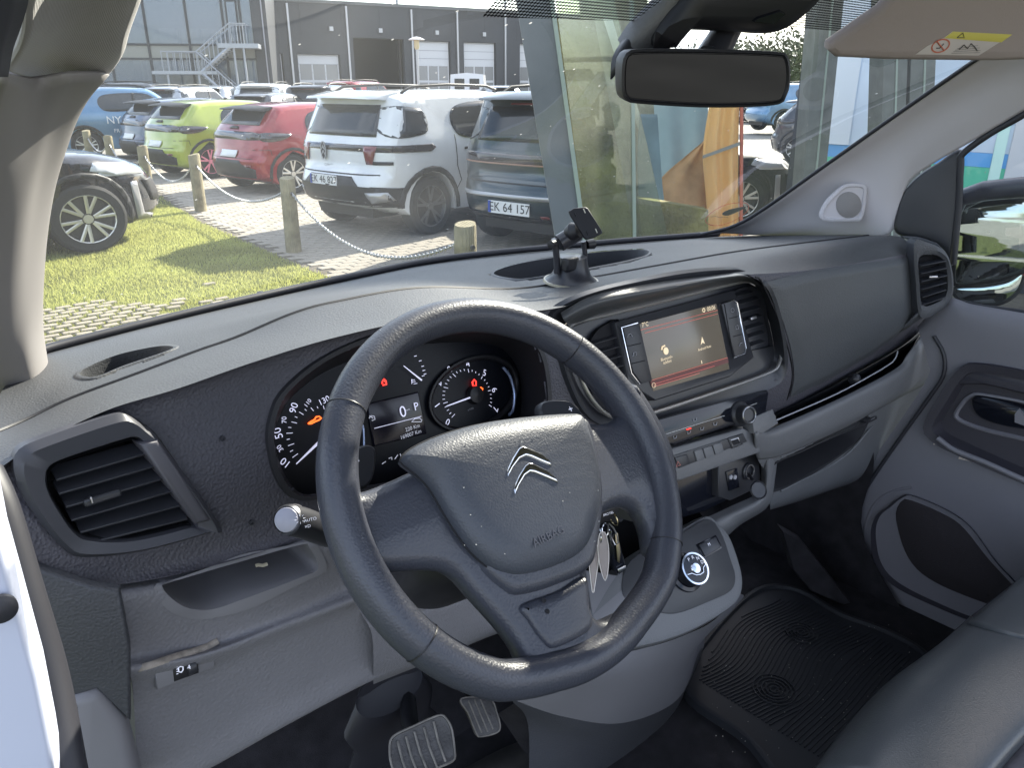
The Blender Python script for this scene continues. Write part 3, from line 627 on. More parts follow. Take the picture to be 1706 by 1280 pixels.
def icon(name, pts, m_, pl=cpl, r=.0006, h=.004, closed=False, parent=dash):
    return tube(name, [pl.at(u, v)+pl.n*h for u, v in pts], r, m_, parent, 5, closed)
icon('car_icon', [(683, 703), (688, 698), (696, 697), (700, 700), (699, 703)], wprint_m, closed=True)
icon('speed_limit_icon', [(612, 697), (616, 693), (621, 694), (622, 699), (617, 701)], wprint_m); icon('speed_limit_icon', [(613, 693), (619, 697)], wprint_m)
icon('seat_belt_light', [(634, 640), (634, 635), (637, 632), (640, 635), (641, 641), (635, 642)], redlit_m, r=.0011); icon('seat_belt_light', [(633, 632), (641, 638)], redlit_m, r=.0008)
icon('door_light', [(785, 643), (784, 637), (787, 633), (790, 636), (790, 643), (786, 644)], redlit_m, r=.0011)
icon('engine_light', [(793, 652), (794, 647), (798, 646), (801, 648), (800, 652), (795, 653)], orlit_m, r=.0011)
icon('service_light', [(511, 706), (515, 703), (522, 699), (524, 695), (529, 694), (533, 697), (529, 700), (524, 702), (516, 706), (511, 706)], orlit_m, r=.0010)
icon('fuel_scale', [(634, 773), (640, 769)], wprint_m); icon('fuel_scale', [(645, 764), (650, 762), (650, 766)], wprint_m); icon('fuel_scale', [(655, 765), (660, 758)], wprint_m); icon('fuel_scale', [(664, 756), (666, 763)], wprint_m)
text('(', cpl, 588, 742, .012, wlit_m, dash, rot=2.2, h=.003)
text('x1000', cpl, 782, 682, .004, dim_m, dash, h=.003)

# ---- centre screen unit
ipl = Pl(P(1140, 585, y=.655), (-.03, -.95, .30))
H3 = [on_face(u, v, .002) for u, v in HOLE_I]
ICH = [(942, 545), (1000, 527), (1100, 502), (1200, 477), (1240, 470), (1264, 480), (1280, 520), (1293, 580), (1290, 605), (1265, 625), (1100, 682), (1035, 696), (1000, 688), (968, 648), (948, 590)]
h3 = resamp(H3, 130, True); ic3 = resamp(px3(ipl, ICH, .004), 130, True)
rings('screen_surround', [[p+Vector((0, .006, 0)) for p in toward(h3, -.009)], [p+Vector((0, -.0025, 0)) for p in toward(h3, -.006)], h3, [a.lerp(b, .5)+Vector((0, .004, 0)) for a, b in zip(h3, ic3)], [p+Vector((0, .008, 0)) for p in ic3]], sat_m, dash, 130, raw=True, smooth=60)
HB = [[(932, 520), (990, 490), (1100, 468), (1200, 456), (1238, 459), (1262, 474)], [(936, 534), (995, 508), (1100, 484), (1200, 465), (1240, 463), (1262, 476)], [(948, 547), (1000, 529), (1100, 503), (1200, 478), (1240, 471), (1262, 479)]]
loft('screen_hood', [[on_face(u, v, .003) for u, v in HB[0]], [on_face(u, v, .007) for u, v in HB[1]], px3(ipl, HB[2], .004)], mat('hood_satin', (.07, .072, .075), .33), dash, 60, 6)
tube('chrome_trim', resamp(px3(ipl, ICH, .009), 140, True), (.0035, .0028), mat('trim_satin', (.62, .60, .58), .38, metal=.85), dash, 8, True, flat=ipl.n)
relief('screen_unit_plate', ipl, ICH, [(.0, -.008), (.0, -.004)], sat_m, dash, curve=100)
relief('screen_block', ipl, [(1018, 538), (1218, 484), (1250, 596), (1210, 628), (1085, 668), (1040, 640)], [(0, -.004), (0, .006), (.002, .008)], sat_m, dash)
scr_m, t_, b_ = nt('screen_glass'); N = t_.nodes.new; K = t_.links.new
b_.inputs['Base Color'].default_value = (.045, .044, .036, 1); b_.inputs['Roughness'].default_value = .16; b_.inputs['Emission Color'].default_value = (.5, .42, .33, 1); b_.inputs['Emission Strength'].default_value = .05
SQ = [(1065, 540), (1193, 506), (1215, 615), (1088, 652)]
slab('touch_screen', ipl.off(.008), SQ, -.002, .0006, scr_m, dash, bev=.0003)
sp_ = ipl.off(.0090)
def quad(name, poly, m_, pl=sp_, parent=dash, h=.0003):
    vs = [pl.at(u, v)+pl.n*h for u, v in poly]; return obj(name, vs, [tuple(range(len(poly)))], m_, parent, 0)
cream = mat('screen_cream', (.5, .42, .3), .5, emit=(.85, .68, .45), es=.25); dred = mat('screen_red', (.07, .02, .02), .4, emit=(.6, .07, .05), es=.02); dred2 = mat('screen_red_line', (.4, .1, .08), .4, emit=(.9, .2, .15), es=.12)
quad('screen_red_band', [(1083, 636), (1212, 597), (1214, 604), (1086, 646)], dred)
for a, b in (((1067, 550), (1195, 517)), ((1085, 634), (1212, 596)), ((1074, 555), (1195, 523)), ((1090, 640), (1190, 610)), ((1090, 644), (1165, 622))):
    tube('screen_line', [sp_.at(*a)+sp_.n*.0004, sp_.at(*b)+sp_.n*.0004], .0004, dred2, dash, 5)
text('7°C', sp_, 1074, 541, .009, cream, dash); text('00:06', sp_, 1184, 514, .0095, cream, dash)
lathe('clock_icon', sp_.at(1172, 517)+sp_.n*.0004, sp_.n, [(.0022, 0), (.0022, .0004), (.0034, .0004), (.0034, 0)], cream, dash, 16)
text('Bluetooth-', sp_, 1110, 597, .0062, cream, dash); text('telefoni', sp_, 1111, 603, .0062, cream, dash); text('Android Auto', sp_, 1173, 580, .0058, cream, dash)
lathe('phone_icon', sp_.at(1109, 585)+sp_.n*.0004, sp_.n, [(0, .0005), (.0055, .0005), (.0055, 0)], cream, dash, 18); icon('phone_icon', [(1102, 583), (1103, 578), (1107, 576)], cream, sp_, .0014, .0005)
quad('arrow_icon', [(1169, 561), (1174, 573), (1170, 571), (1167, 575)], cream, h=.0006)
icon('info_icon', [(1089+3*cos(a), 642+4*sin(a)) for a in [i*pi/5 for i in range(10)]], cream, sp_, .0003, .0005, True)
text('i', sp_, 1089, 642, .006, cream, dash); icon('bluetooth_icon', [(1168, 601), (1169, 606)], cream, sp_, .0006, .0005)
for nm, q, ic in (('left_keys', [(1035, 546), (1062, 538), (1084, 634), (1066, 640), (1052, 620)], 0), ('right_keys', [(1199, 507), (1222, 500), (1228, 505), (1243, 580), (1240, 590), (1222, 597)], 1)):
    slab('key_bank', ipl.off(.008), q, -.002, .0035, sat_m, dash, bev=.001)
    pts = q[:1]+q[1:] ; kp = ipl.off(.0118)
    path = ([(1066, 640), (1052, 622), (1035, 546), (1062, 538)] if ic == 0 else [(1199, 507), (1222, 500), (1228, 505), (1243, 580), (1240, 590), (1222, 597)])
    tube('key_trim', [kp.at(u, v) for u, v in path], .0011, chrome_m, dash, 6)
    L1 = [((1046, 577), (1068, 572)), ((1053, 606), (1074, 601))] if ic == 0 else [((1215, 531), (1230, 527)), ((1222, 561), (1236, 557)), ((1207, 507), (1222, 596))]
    for a, b in L1: tube('key_gap', [kp.at(*a), kp.at(*b)], .0007, void_m, dash, 5)
kp = ipl.off(.0118)
icon('car_key_icon', [(1045, 563), (1046, 558), (1050, 556), (1053, 561)], dim_m, kp, .0007, .0005); icon('music_key_icon', [(1054, 594), (1055, 588), (1059, 587), (1060, 592)], dim_m, kp, .0006, .0005)
icon('settings_key_icon', [(1220+3*cos(a), 517+3.5*sin(a)) for a in [i*pi/4 for i in range(8)]], dim_m, kp, .0003, .0005, True); icon('apps_key_icon', [(1225, 543), (1229, 542), (1230, 548), (1226, 549)], dim_m, kp, .0005, .0005, True); icon('phone_key_icon', [(1231, 577), (1233, 572), (1236, 571)], dim_m, kp, .0006, .0005)
# right and left centre vents
def vent(outline, sl, w=.014, pl=ipl, h=.004, name='vent_duct', m_=sat_m):
    rings(name, [px3(pl, outline, h), px3(pl, outline, -.012), [p.lerp(sum(px3(pl, outline, -.04), Vector())/len(outline), .1) for p in px3(pl, outline, -.04)]], void_m, dash, 48, cap=True)
    q = pl.off(-.001)
    slats([(q.at(*a), q.at(*b)) for a, b in sl], w, m_, .2, t=.0016)
for c in ([(1220, 484), (1256, 477), (1268, 490), (1278, 540), (1284, 572), (1278, 578), (1246, 584), (1241, 575), (1228, 510)], [(985, 560), (1012, 538), (1030, 536), (1048, 600), (1070, 650), (1066, 668), (1040, 688), (1010, 686), (985, 660), (972, 610)]):
    pass
vent([(1221, 485), (1256, 477), (1268, 490), (1278, 540), (1284, 572), (1278, 578), (1246, 584), (1241, 575), (1228, 510)], [((1224, 491), (1249, 484)), ((1226, 505), (1260, 495)), ((1230, 519), (1262, 510)), ((1235, 533), (1265, 524)), ((1238, 547), (1268, 538)), ((1241, 561), (1270, 552)), ((1244, 575), (1270, 567))])
box('vent_slider', ipl.off(.008).at(1254, 530), (.016, .006, .005), satchrome_m, dash, .001, (ipl.ex, ipl.n, ipl.ey))
rings('vent_duct', [px3(ipl, c, .004), px3(ipl, c, -.002)], void_m, dash, 48, cap=True)
slats([(ipl.at(975+i*6, 575+i*15)+ipl.n*.004, ipl.at(1035+i*5, 558+i*15)+ipl.n*.004) for i in range(8)], .006, sat_m, .2, t=.0016)
# climate panel
kpl = Pl(P(1190, 700, y=.612), (-.02, -.93, .37))
slab('climate_panel', kpl, [(1092, 700), (1274, 650), (1277, 655), (1272, 690), (1120, 741), (1100, 736)], -.01, .004, gloss_m, dash, bev=.001)
k2 = kpl.off(.0044)
tube('climate_line', [k2.at(1108, 724), k2.at(1207, 693)], .0005, mat('line_grey', (.5, .5, .5), .4), dash, 5); tube('climate_line', [k2.at(1250, 676), k2.at(1261, 672)], .0005, MT['line_grey'], dash, 5)
for u, v in ((1124, 729), (1147, 721), (1169, 715), (1191, 707), (1157, 700)):
    icon('climate_icon', [(u-3, v-2), (u-2, v+2), (u+2, v+1), (u+3, v-3)], dim_m, k2, .0006, .0004)
tube('red_indicator', [k2.at(1144, 716), k2.at(1151, 714)], .0009, redlit_m, dash, 6)
kn = Vector((-.25, -.9, .3)).normalized()
kc = kpl.at(1229, 690)
lathe('climate_knob', kc, kn, [(.021, -.004), (.021, .006), (.019, .010), (.0155, .012), (.0155, .024), (.0145, .027), (.011, .0275), (.010, .0255), (0, .0255)], sat_m, dash, 36)
lathe('knob_ring', kc, kn, [(.0118, .0272), (.0126, .0282), (.0134, .0272)], satchrome_m, dash, 36)
# switch row and its ledge
spl = Pl(P(1190, 760, y=.60), (-.02, -.95, .31))
slab('switch_carrier', spl, [(1098, 752), (1235, 713), (1252, 722), (1262, 740), (1264, 754), (1130, 801), (1110, 800)], -.015, .004, console_m, dash, bev=.003)
slab('switch_strip', spl.off(.003), [(1118, 760), (1236, 722), (1243, 736), (1131, 780)], 0, .0025, sat_m, dash, bev=.001)
for i, (a, b, c, d) in enumerate([((1123, 763), (1143, 757), (1148, 773), (1130, 780)), ((1155, 752), (1168, 748), (1173, 765), (1160, 769)), ((1170, 747), (1184, 743), (1189, 759), (1175, 764)), ((1186, 742), (1200, 737), (1205, 753), (1191, 758))]):
    slab('switch_button', spl.off(.0055), [a, b, c, d], 0, .0022, console_m if i else sat_m, dash, bev=.0008)
icon('hazard_triangle', [(1127, 778), (1129, 769), (1134, 775)], mat('hazard_red', (.6, .25, .22), .5), spl.off(.008), .0007, 0, True)
slab('usb_frame', spl.off(.0055), [(1212, 731), (1232, 725), (1237, 741), (1219, 748)], 0, .0015, sat_m, dash, bev=.0005)
icon('usb_port', [(1217, 734), (1230, 730), (1233, 740), (1221, 744)], satchrome_m, spl.off(.0074), .0009, 0, True); quad('usb_hole', [(1218, 735), (1229, 732), (1232, 739), (1221, 742)], void_m, spl.off(.0072))
# recess below with the heater switch and power socket
rpl = Pl(P(1190, 830, y=.625), (-.05, -.98, .15))
slab('storage_recess', rpl, [(1112, 800), (1264, 752), (1268, 800), (1262, 815), (1185, 855), (1100, 880)], -.02, -.012, gloss_m, dash)
slab('socket_plate', rpl, [(1196, 776), (1262, 753), (1266, 795), (1262, 812), (1216, 834), (1196, 828)], -.012, .002, sat_m, dash, bev=.002)
slab('heater_switch', rpl.off(.002), [(1208, 786), (1226, 780), (1230, 812), (1213, 818)], 0, .003, gloss_m, dash, bev=.001)
for u in (1216, 1223): lathe('rocker', rpl.off(.004).at(u, 795), rpl.n, [(.0045, 0), (.004, .003), (0, .0035)], dim_m, dash, 16)
sk = rpl.off(.002).at(1245, 785)
lathe('power_socket', sk, rpl.n, [(.0155, 0), (.0155, .003), (.0135, .005), (.0125, .005), (.0112, .001), (.0105, -.02), (0, -.02)], sat_m, dash, 32)
lathe('socket_ring', sk, rpl.n, [(.0115, .0045), (.0128, .0062), (.0112, .0062), (.0108, .0045)], satchrome_m, dash, 32)
ln_ = Vector((-.35, -.75, .55)).normalized(); lc = P(1263, 817, y=.585)
lathe('socket_lid', lc, ln_, [(.0, -.001), (.015, -.001), (.016, .002), (.0145, .004), (.013, .002), (.0, .0015)], sat_m, dash, 28)
tube('socket_lid_hinge', [lc+(sk-lc)*.55, lc+(sk-lc)*.85], .003, black_m, dash, 8)

# ---- light grey lower dash, driver side
K1 = rowy([(150, 983, .675), (300, 958, .67), (420, 925, .665), (530, 890, .66), (640, 865, .66)])
K2 = rowy([(163, 1000, .655), (300, 985, .655), (420, 955, .65), (540, 915, .65), (640, 890, .65)])
K3 = rowy([(205, 1090, .655), (330, 1075, .655), (460, 1025, .65), (580, 975, .65), (700, 930, .64)])
K3b = rowy([(215, 1118, .64), (345, 1092, .64), (480, 1042, .64), (585, 1002, .635), (700, 960, .63)])
K4 = rowy([(222, 1160, .65), (350, 1125, .65), (480, 1070, .645), (600, 1018, .64), (700, 985, .635)])
K5 = rowy([(228, 1290, .66), (350, 1215, .655), (480, 1155, .65), (620, 1092, .645), (720, 1045, .64)])
K6 = rowy([(228, 1330, .67), (340, 1286, .665), (480, 1208, .655), (622, 1134, .65), (760, 1075, .645)])
K7 = [p+Vector((0, .05, -.005)) for p in K6]
SHELF = [(268, 978), (300, 968), (420, 932), (505, 908), (515, 912), (530, 945), (500, 962), (400, 1000), (345, 1016), (300, 1008)]
K0 = [p+Vector((0, .03, .0)) for p in K1]
kn_o = loft('knee_panel', [K0, K1, K2, K3, K3b, K4, K5, K6, K7], light_m, dash, 360, 22, holes=[SHELF])
tmp = loft('tmp', [K0, K1, K2, K3, K3b, K4, K5, K6, K7], light_m, None, 60, 5); KB = bvh_of([tmp]); bpy.data.objects.remove(tmp)
hollow('shelf_pocket', SHELF, KB, (0, .06, .004), light2_m, .006, 90)
tube('torn_paper', [on_face(u, v, -.03, KB) for u, v in [(447, 966), (452, 964), (460, 965), (468, 962)]], (.002, .0008), mat('paper', (.6, .55, .42), .8), dash, 5)
loft('knee_side', [[p for p in [K1[0], K3[0], K4[0], K5[0]]], [p+Vector((-.01, .05, 0)) for p in [K1[0], K3[0], K4[0], K5[0]]], [p+Vector((-.01, .14, 0)) for p in [K1[0], K3[0], K4[0], K5[0]]]], light2_m, dash, 16, 4)
# scuffed edge over the switch
tube('edge_scuff', resamp([on_face(u, v, .0015, KB) for u, v in [(212, 1117), (240, 1112), (290, 1098), (340, 1082), (362, 1068)]], 30), (.0035, .0015), mat('scuffed_edge', (.25, .22, .19), .7, vary=.4, vscale=120), dash, 8)
spl2 = Pl(on_face(310, 1115, 0, KB), (.05, -.93, .1))
slab('switch_blank_plate', spl2, [(258, 1123), (354, 1085), (358, 1112), (262, 1150)], -.012, .001, light2_m, dash, bev=.001)
slab('headlamp_leveller', spl2.off(.001), [(287, 1106), (328, 1093), (331, 1121), (290, 1136)], -.006, .0015, black_m, dash, bev=.001)
lathe('leveller_wheel', spl2.off(-.002).at(316, 1110)-spl2.ex*.004, spl2.ex, [(0, -.001), (.008, 0), (.0085, .003), (.008, .008), (0, .008)], sat_m, dash, 24)
w2 = spl2.off(.003)
icon('beam_icon', [(298, 1120), (297, 1114), (300, 1111), (305, 1112), (305, 1117), (302, 1121)], wprint_m, w2, .0006, 0, True)
for i in range(4): icon('beam_icon', [(294, 1112+i*4), (297, 1111+i*4)], wprint_m, w2, .0004, 0)
text('4', spl2.off(.0075), 314, 1112, .007, wprint_m, dash)
# lower centre and right parts of the light grey dash
C1 = rowy([(690, 950, .66), (780, 925, .66), (860, 900, .66), (960, 880, .66)])
loft('column_lower_panel', [rowy([(600, 1020, .64), (760, 990, .65), (860, 960, .66), (960, 930, .66)]), rowy([(620, 1060, .63), (760, 1015, .64), (860, 985, .65), (960, 955, .66)]), rowy([(622, 1134, .65), (730, 1090, .645), (830, 1050, .65), (960, 1010, .66)]), rowy([(622, 1140, .72), (730, 1098, .72), (830, 1056, .72), (960, 1016, .72)])], light_m, dash, 30, 5)
slab('corner_block', kpl.off(.004), [(1252, 697), (1286, 682), (1296, 706), (1270, 722), (1256, 722)], -.02, .001, console_m, dash, bev=.001)
# right lower shelf and pocket
RL = [rowy([(1262, 716, .60), (1290, 712, .60), (1400, 664, .585), (1490, 616, .57), (1512, 590, .565), (1545, 545, .56)]),
      rowy([(1258, 722, .588), (1296, 722, .588), (1404, 674, .575), (1498, 626, .558), (1528, 596, .553), (1558, 552, .55)]),
      rowy([(1258, 748, .59), (1300, 745, .59), (1408, 700, .578), (1505, 652, .56), (1545, 615, .553), (1568, 590, .55)]),
      rowy([(1262, 765, .60), (1302, 758, .60), (1400, 716, .595), (1480, 672, .58), (1540, 640, .56), (1566, 622, .55)])]
loft('shelf_lip', RL, console_m, dash, 60, 6, thick=.003)
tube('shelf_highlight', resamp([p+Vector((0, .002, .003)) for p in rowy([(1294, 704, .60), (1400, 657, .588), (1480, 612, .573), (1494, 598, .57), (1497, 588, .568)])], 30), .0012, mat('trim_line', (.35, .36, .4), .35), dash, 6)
SB = [rowy([(1292, 690, .63), (1400, 637, .61), (1500, 580, .59), (1540, 548, .575)]), rowy([(1292, 700, .68), (1400, 650, .66), (1495, 596, .635), (1530, 562, .60)]), rowy([(1285, 712, .64), (1400, 664, .63), (1492, 614, .60), (1515, 588, .58)]), rowy([(1285, 714, .60), (1400, 666, .587), (1492, 618, .572), (1515, 592, .565)])]
loft('open_shelf', SB, sat_m, dash, 30, 4)
lathe('shelf_peg', P(1420, 632, y=.61), (-.3, -.8, .4), [(.011, 0), (.010, .012), (.006, .016), (0, .017)], sat_m, dash, 18)
LP = [rowy([(1262, 765, .60), (1302, 758, .60), (1400, 716, .597), (1480, 672, .582), (1566, 622, .55)]), rowy([(1280, 800, .62), (1320, 790, .62), (1400, 758, .61), (1480, 715, .59), (1545, 665, .565)]), rowy([(1283, 845, .64), (1330, 830, .64), (1400, 806, .63), (1455, 785, .61), (1490, 745, .59)]), rowy([(1283, 850, .70), (1330, 836, .70), (1400, 812, .69), (1455, 790, .66), (1490, 750, .63)])]
PK = [(1288, 775), (1350, 745), (1440, 692), (1447, 698), (1425, 735), (1370, 775), (1290, 815)]
loft('right_lower_panel', LP, console_m, dash, 300, 30, holes=[PK])
tmp = loft('tmp', LP, light_m, None, 60, 5); LB = bvh_of([tmp]); bpy.data.objects.remove(tmp)
hollow('lower_pocket', PK, LB, (0, .09, .01), mat('pocket_dark', (.02, .02, .024), .6), .004, 70)
strip('pocket_rim', [(1300, 760), (1400, 712), (1478, 668), (1450, 712), (1400, 765), (1300, 818)], console_m, .0022, .001, B=LB)
# right end vent
epl = Pl(P(1555, 470, x=1.585), (-.55, -.83, .06))
EO = [(1522, 404), (1545, 404), (1568, 415), (1580, 432), (1587, 470), (1582, 500), (1560, 520), (1532, 528), (1524, 470)]
EI = [(1530, 430), (1548, 424), (1562, 426), (1574, 438), (1578, 470), (1575, 492), (1558, 505), (1536, 508), (1531, 470)]
rings('vent_surround', [px3(epl, EO, -.02), px3(epl, EO, .003), [a.lerp(b, .5) for a, b in zip(px3(epl, EO, .006), px3(epl, EI, .006))], px3(epl, EI, .002), px3(epl, EI, -.03)], dash_m, dash, 64, cap=True)
quad('vent_back', EI, void_m, epl.off(-.02))
slats([(epl.at(1530+i*.8, 441+i*13), epl.at(1574-abs(i-2)*.8, 433+i*12)) for i in range(6)], .016, sat_m, .15, t=.002)
box('vent_slider', epl.off(.006).at(1554, 461), (.018, .006, .004), satchrome_m, dash, .001, (epl.ex, epl.n, epl.ey))
loft('dash_end_cap', [[P(u, v, x=1.60) for u, v in [(1500, 393), (1530, 395), (1560, 405)]], [P(u, v, x=1.60) for u, v in [(1520, 402), (1550, 408), (1575, 420)]]], dash_m, dash, 10, 3, thick=.004)
loft('dash_end_under', [[epl.at(u, v) for u, v in [(1528, 522), (1560, 515), (1586, 495)]], [epl.at(u, v)+Vector((0, .03, 0)) for u, v in [(1520, 560), (1545, 545), (1570, 520)]]], dash_m, dash, 10, 3, thick=.004)

# ---- console with gear selector
G1 = [P(1178, 858, y=.62), P(1265, 822, y=.615), P(1292, 742, y=.60)]
loft('console_side_frame', [rowy([(1266, 756, .62), (1268, 800, .62), (1262, 822, .62), (1215, 845, .62), (1178, 862, .62), (1130, 880, .62)]), rowy([(1280, 748, .60), (1278, 800, .60), (1268, 835, .60), (1215, 862, .60), (1195, 872, .60), (1140, 900, .60)]), rowy([(1294, 738, .61), (1290, 790, .61), (1280, 838, .61), (1235, 868, .61), (1213, 882, .60), (1150, 930, .60)]), rowy([(1296, 742, .66), (1292, 795, .66), (1282, 842, .66), (1235, 874, .66), (1216, 890, .65), (1160, 940, .65)])], console_m, dash, 40, 5)
gpl = Pl(P(1150, 950, y=.57), (-.08, -.72, .70))
GO = [(1060, 925), (1135, 880), (1180, 857), (1200, 872), (1213, 884), (1224, 905), (1237, 945), (1241, 975), (1232, 1003), (1200, 1028), (1150, 1055), (1090, 1075), (1020, 1085), (960, 1060), (1000, 990)]
relief('console_top', gpl, GO, [(.0, -.05), (-.0, -.012), (.003, -.003), (.010, .0)], console_m, dash, curve=90)
GI = [(1050, 935), (1135, 888), (1178, 866), (1200, 888), (1215, 930), (1224, 962), (1216, 985), (1180, 1003), (1130, 1022), (1095, 1020), (1040, 1000)]
relief('selector_plate', gpl, GI, [(.0, -.001), (.0, .0015), (.0012, .0025)], mat('selector_satin', (.045, .046, .052), .4, vary=.1), dash, curve=70)
sc_ = gpl.at(1137, 950); sc_ = gpl.at(1140, 955)
lathe('gear_selector', sc_, gpl.n, [(.031, .002), (.030, .006), (.0245, .008), (.0245, .026), (.023, .0285), (.0, .029)], gloss_m, dash, 48)
lathe('selector_ring', sc_, gpl.n, [(.0235, .0275), (.0248, .0292), (.0222, .0294), (.0215, .0282)], chrome_m, dash, 48)
lathe('selector_cap', sc_, gpl.n, [(.0, .0315), (.0075, .031), (.0085, .029)], chrome_m, dash, 30)
q = gpl.off(.0295)
cx, cy = (sc_-gpl.o).dot(gpl.ex), (sc_-gpl.o).dot(gpl.ey)
for s, a in (('P', 110), ('R', 78), ('N', 46), ('D', 14)): text(s, q, cx+.0165*cos(radians(a)), cy+.0165*sin(radians(a)), .0075, wprint_m, dash, px=False)
tube('selector_grip', [gpl.p(cx+x, cy+y, .030) for x, y in [(.021, -.001), (.013, -.004), (.010, -.010), (.002, -.011), (-.006, -.009), (-.012, -.004), (-.021, -.003)]], .0008, chrome_m, dash, 6)
slab('mode_button_frame', gpl.off(.002), [(1159, 908), (1192, 892), (1203, 914), (1172, 932)], 0, .0015, gloss_m, dash, bev=.0005)
slab('mode_button', gpl.off(.003), [(1163, 909), (1191, 896), (1199, 913), (1173, 928)], 0, .003, sat_m, dash, bev=.001)
text('M', gpl.off(.0065), 1181, 908, .007, wprint_m, dash)
# console skirt below the plate
S1 = [gpl.at(u, v)-gpl.n*.012 for u, v in [(1238, 985), (1200, 1030), (1150, 1056), (1090, 1076), (1020, 1087), (950, 1065)]]
S2 = rowy([(1236, 1000, .60), (1202, 1036, .57), (1150, 1075, .55), (1060, 1120, .55), (960, 1120, .56), (880, 1080, .58)])
S3 = rowy([(1180, 1055, .66), (1168, 1065, .62), (1140, 1110, .575), (1050, 1165, .57), (950, 1165, .58), (860, 1130, .60)])
S4 = rowy([(1172, 1080, .68), (1163, 1090, .64), (1130, 1165, .60), (1040, 1205, .59), (940, 1195, .60), (850, 1165, .62)])
loft('console_skirt', [S1, S2, S3, S4], light2_m, dash, 50, 6)
S5 = rowy([(1150, 1150, .70), (1130, 1185, .66), (1095, 1220, .63), (1020, 1250, .62), (950, 1240, .63), (880, 1210, .66)])
S6 = rowy([(1130, 1180, .74), (1110, 1215, .70), (1070, 1300, .68), (1000, 1340, .66), (940, 1340, .66), (880, 1340, .68)])
loft('console_base', [S4, S5, S6], dash_m, dash, 40, 6)
loft('console_carpet_side', [rowy([(860, 1170, .66), (940, 1215, .64), (1000, 1290, .64)]), rowy([(830, 1190, .72), (900, 1290, .72), (950, 1340, .72)])], carpet_m, dash, 14, 4)
# piece behind the wheel seen beside the keys
slab('ledge_panel', Pl(P(1020, 990, y=.60), (-.1, -.6, .8)), [(975, 950), (1035, 960), (1062, 985), (1040, 1040), (990, 1040)], -.02, 0, light2_m, dash)
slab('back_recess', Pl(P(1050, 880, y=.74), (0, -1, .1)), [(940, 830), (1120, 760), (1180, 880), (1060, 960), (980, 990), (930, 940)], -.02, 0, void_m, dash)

# ---- steering column and stalks
colm = empty('steering_column', (.42, .62, 1.30), 'black steering column shroud with switch stalks behind the steering wheel', 'steering column')
CX = Vector((0, -cos(radians(40)), sin(radians(40))))
HUB = Vector((.42, .46, 1.38))
WP = Pl(HUB, CX)
rings('column_shroud', [[HUB-CX*d+WP.ex*(w*cos(a))+WP.ey*(h*sin(a)-o) for a in [i*2*pi/28 for i in range(28)]] for d, w, h, o in ((.045, .075, .06, .0), (.07, .085, .065, .01), (.12, .08, .06, .02), (.20, .065, .05, .03))], mat('shroud_black', (.02, .02, .025), .4), colm, 56, cap=True, capstart=True)
tube('shroud_seam', [WP.p(-.03, -.062, -.07), WP.p(-.02, -.075, -.1), WP.p(-.01, -.082, -.15)], .003, mat('grey_edge', (.2, .2, .22), .4), colm, 8)
lathe('ignition_barrel', P(1030, 848, y=.60), (.3, -.9, .1), [(.02, -.05), (.02, 0), (.017, .006), (0, .006)], sat_m, colm, 24)
box('key_blade_housing', P(1050, 835, y=.58), (.05, .03, .022), sat_m, colm, .003, (Vector((.85, .3, .25)).normalized(), Vector((-.3, .9, 0)).normalized(), Vector((0, 0, 1))))
# light stalk, left
st = [P(600, 905, y=.60), P(540, 885, y=.585), P(505, 872, y=.575), P(482, 866, y=.57)]
tube('light_stalk', resamp(st, 14), [.012]*6+[.014]*8, sat_m, colm, 20)
ax = (st[3]-st[2]).normalized()
e0 = st[3]
lathe('stalk_end', e0, (ax+Vector((-.35, -.75, .15))*.9), [(.0135, -.01), (.0135, .002), (.012, .006)], satchrome_m, colm, 28)
lathe('stalk_button', e0, (ax+Vector((-.35, -.75, .15))*.9), [(.012, .003), (.0105, .0075), (.006, .0095), (0, .010)], mat('stalk_button_grey', (.28, .28, .33), .3), colm, 28)
spx = Pl(P(505, 872, y=.555), (-.25, -.95, .1))
for a in range(8): tube('sun_icon', [spx.p(*[c+.0024*k*g(a*pi/4) for c, g in zip(spx.xy(499, 864), (cos, sin))], .002) for k in (1.2, 1.9)], .0002, wprint_m, colm, 4)
text('AUTO', spx, 516, 865, .004, wprint_m, colm, h=.002); text('≡D', spx, 512, 876, .004, wprint_m, colm, h=.002)
# shift paddles
pp = WP.off(-.03)
relief('shift_paddle', pp, [(578, 800), (582, 765), (592, 748), (612, 742), (625, 752), (622, 790), (610, 812), (590, 815)], [(0, -.008), (0, 0), (.002, .003)], sat_m, colm, curve=40)
relief('shift_paddle', pp, [(900, 672), (940, 668), (962, 680), (966, 700), (940, 705), (905, 700)], [(0, -.008), (0, 0), (.002, .003)], sat_m, colm, curve=40)
text('+', pp.off(.004), 950, 683, .012, wprint_m, colm, h=.001); tube('minus_mark', [pp.off(.0042).at(591, 770), pp.off(.0042).at(598, 768)], .0007, wprint_m, colm, 5)

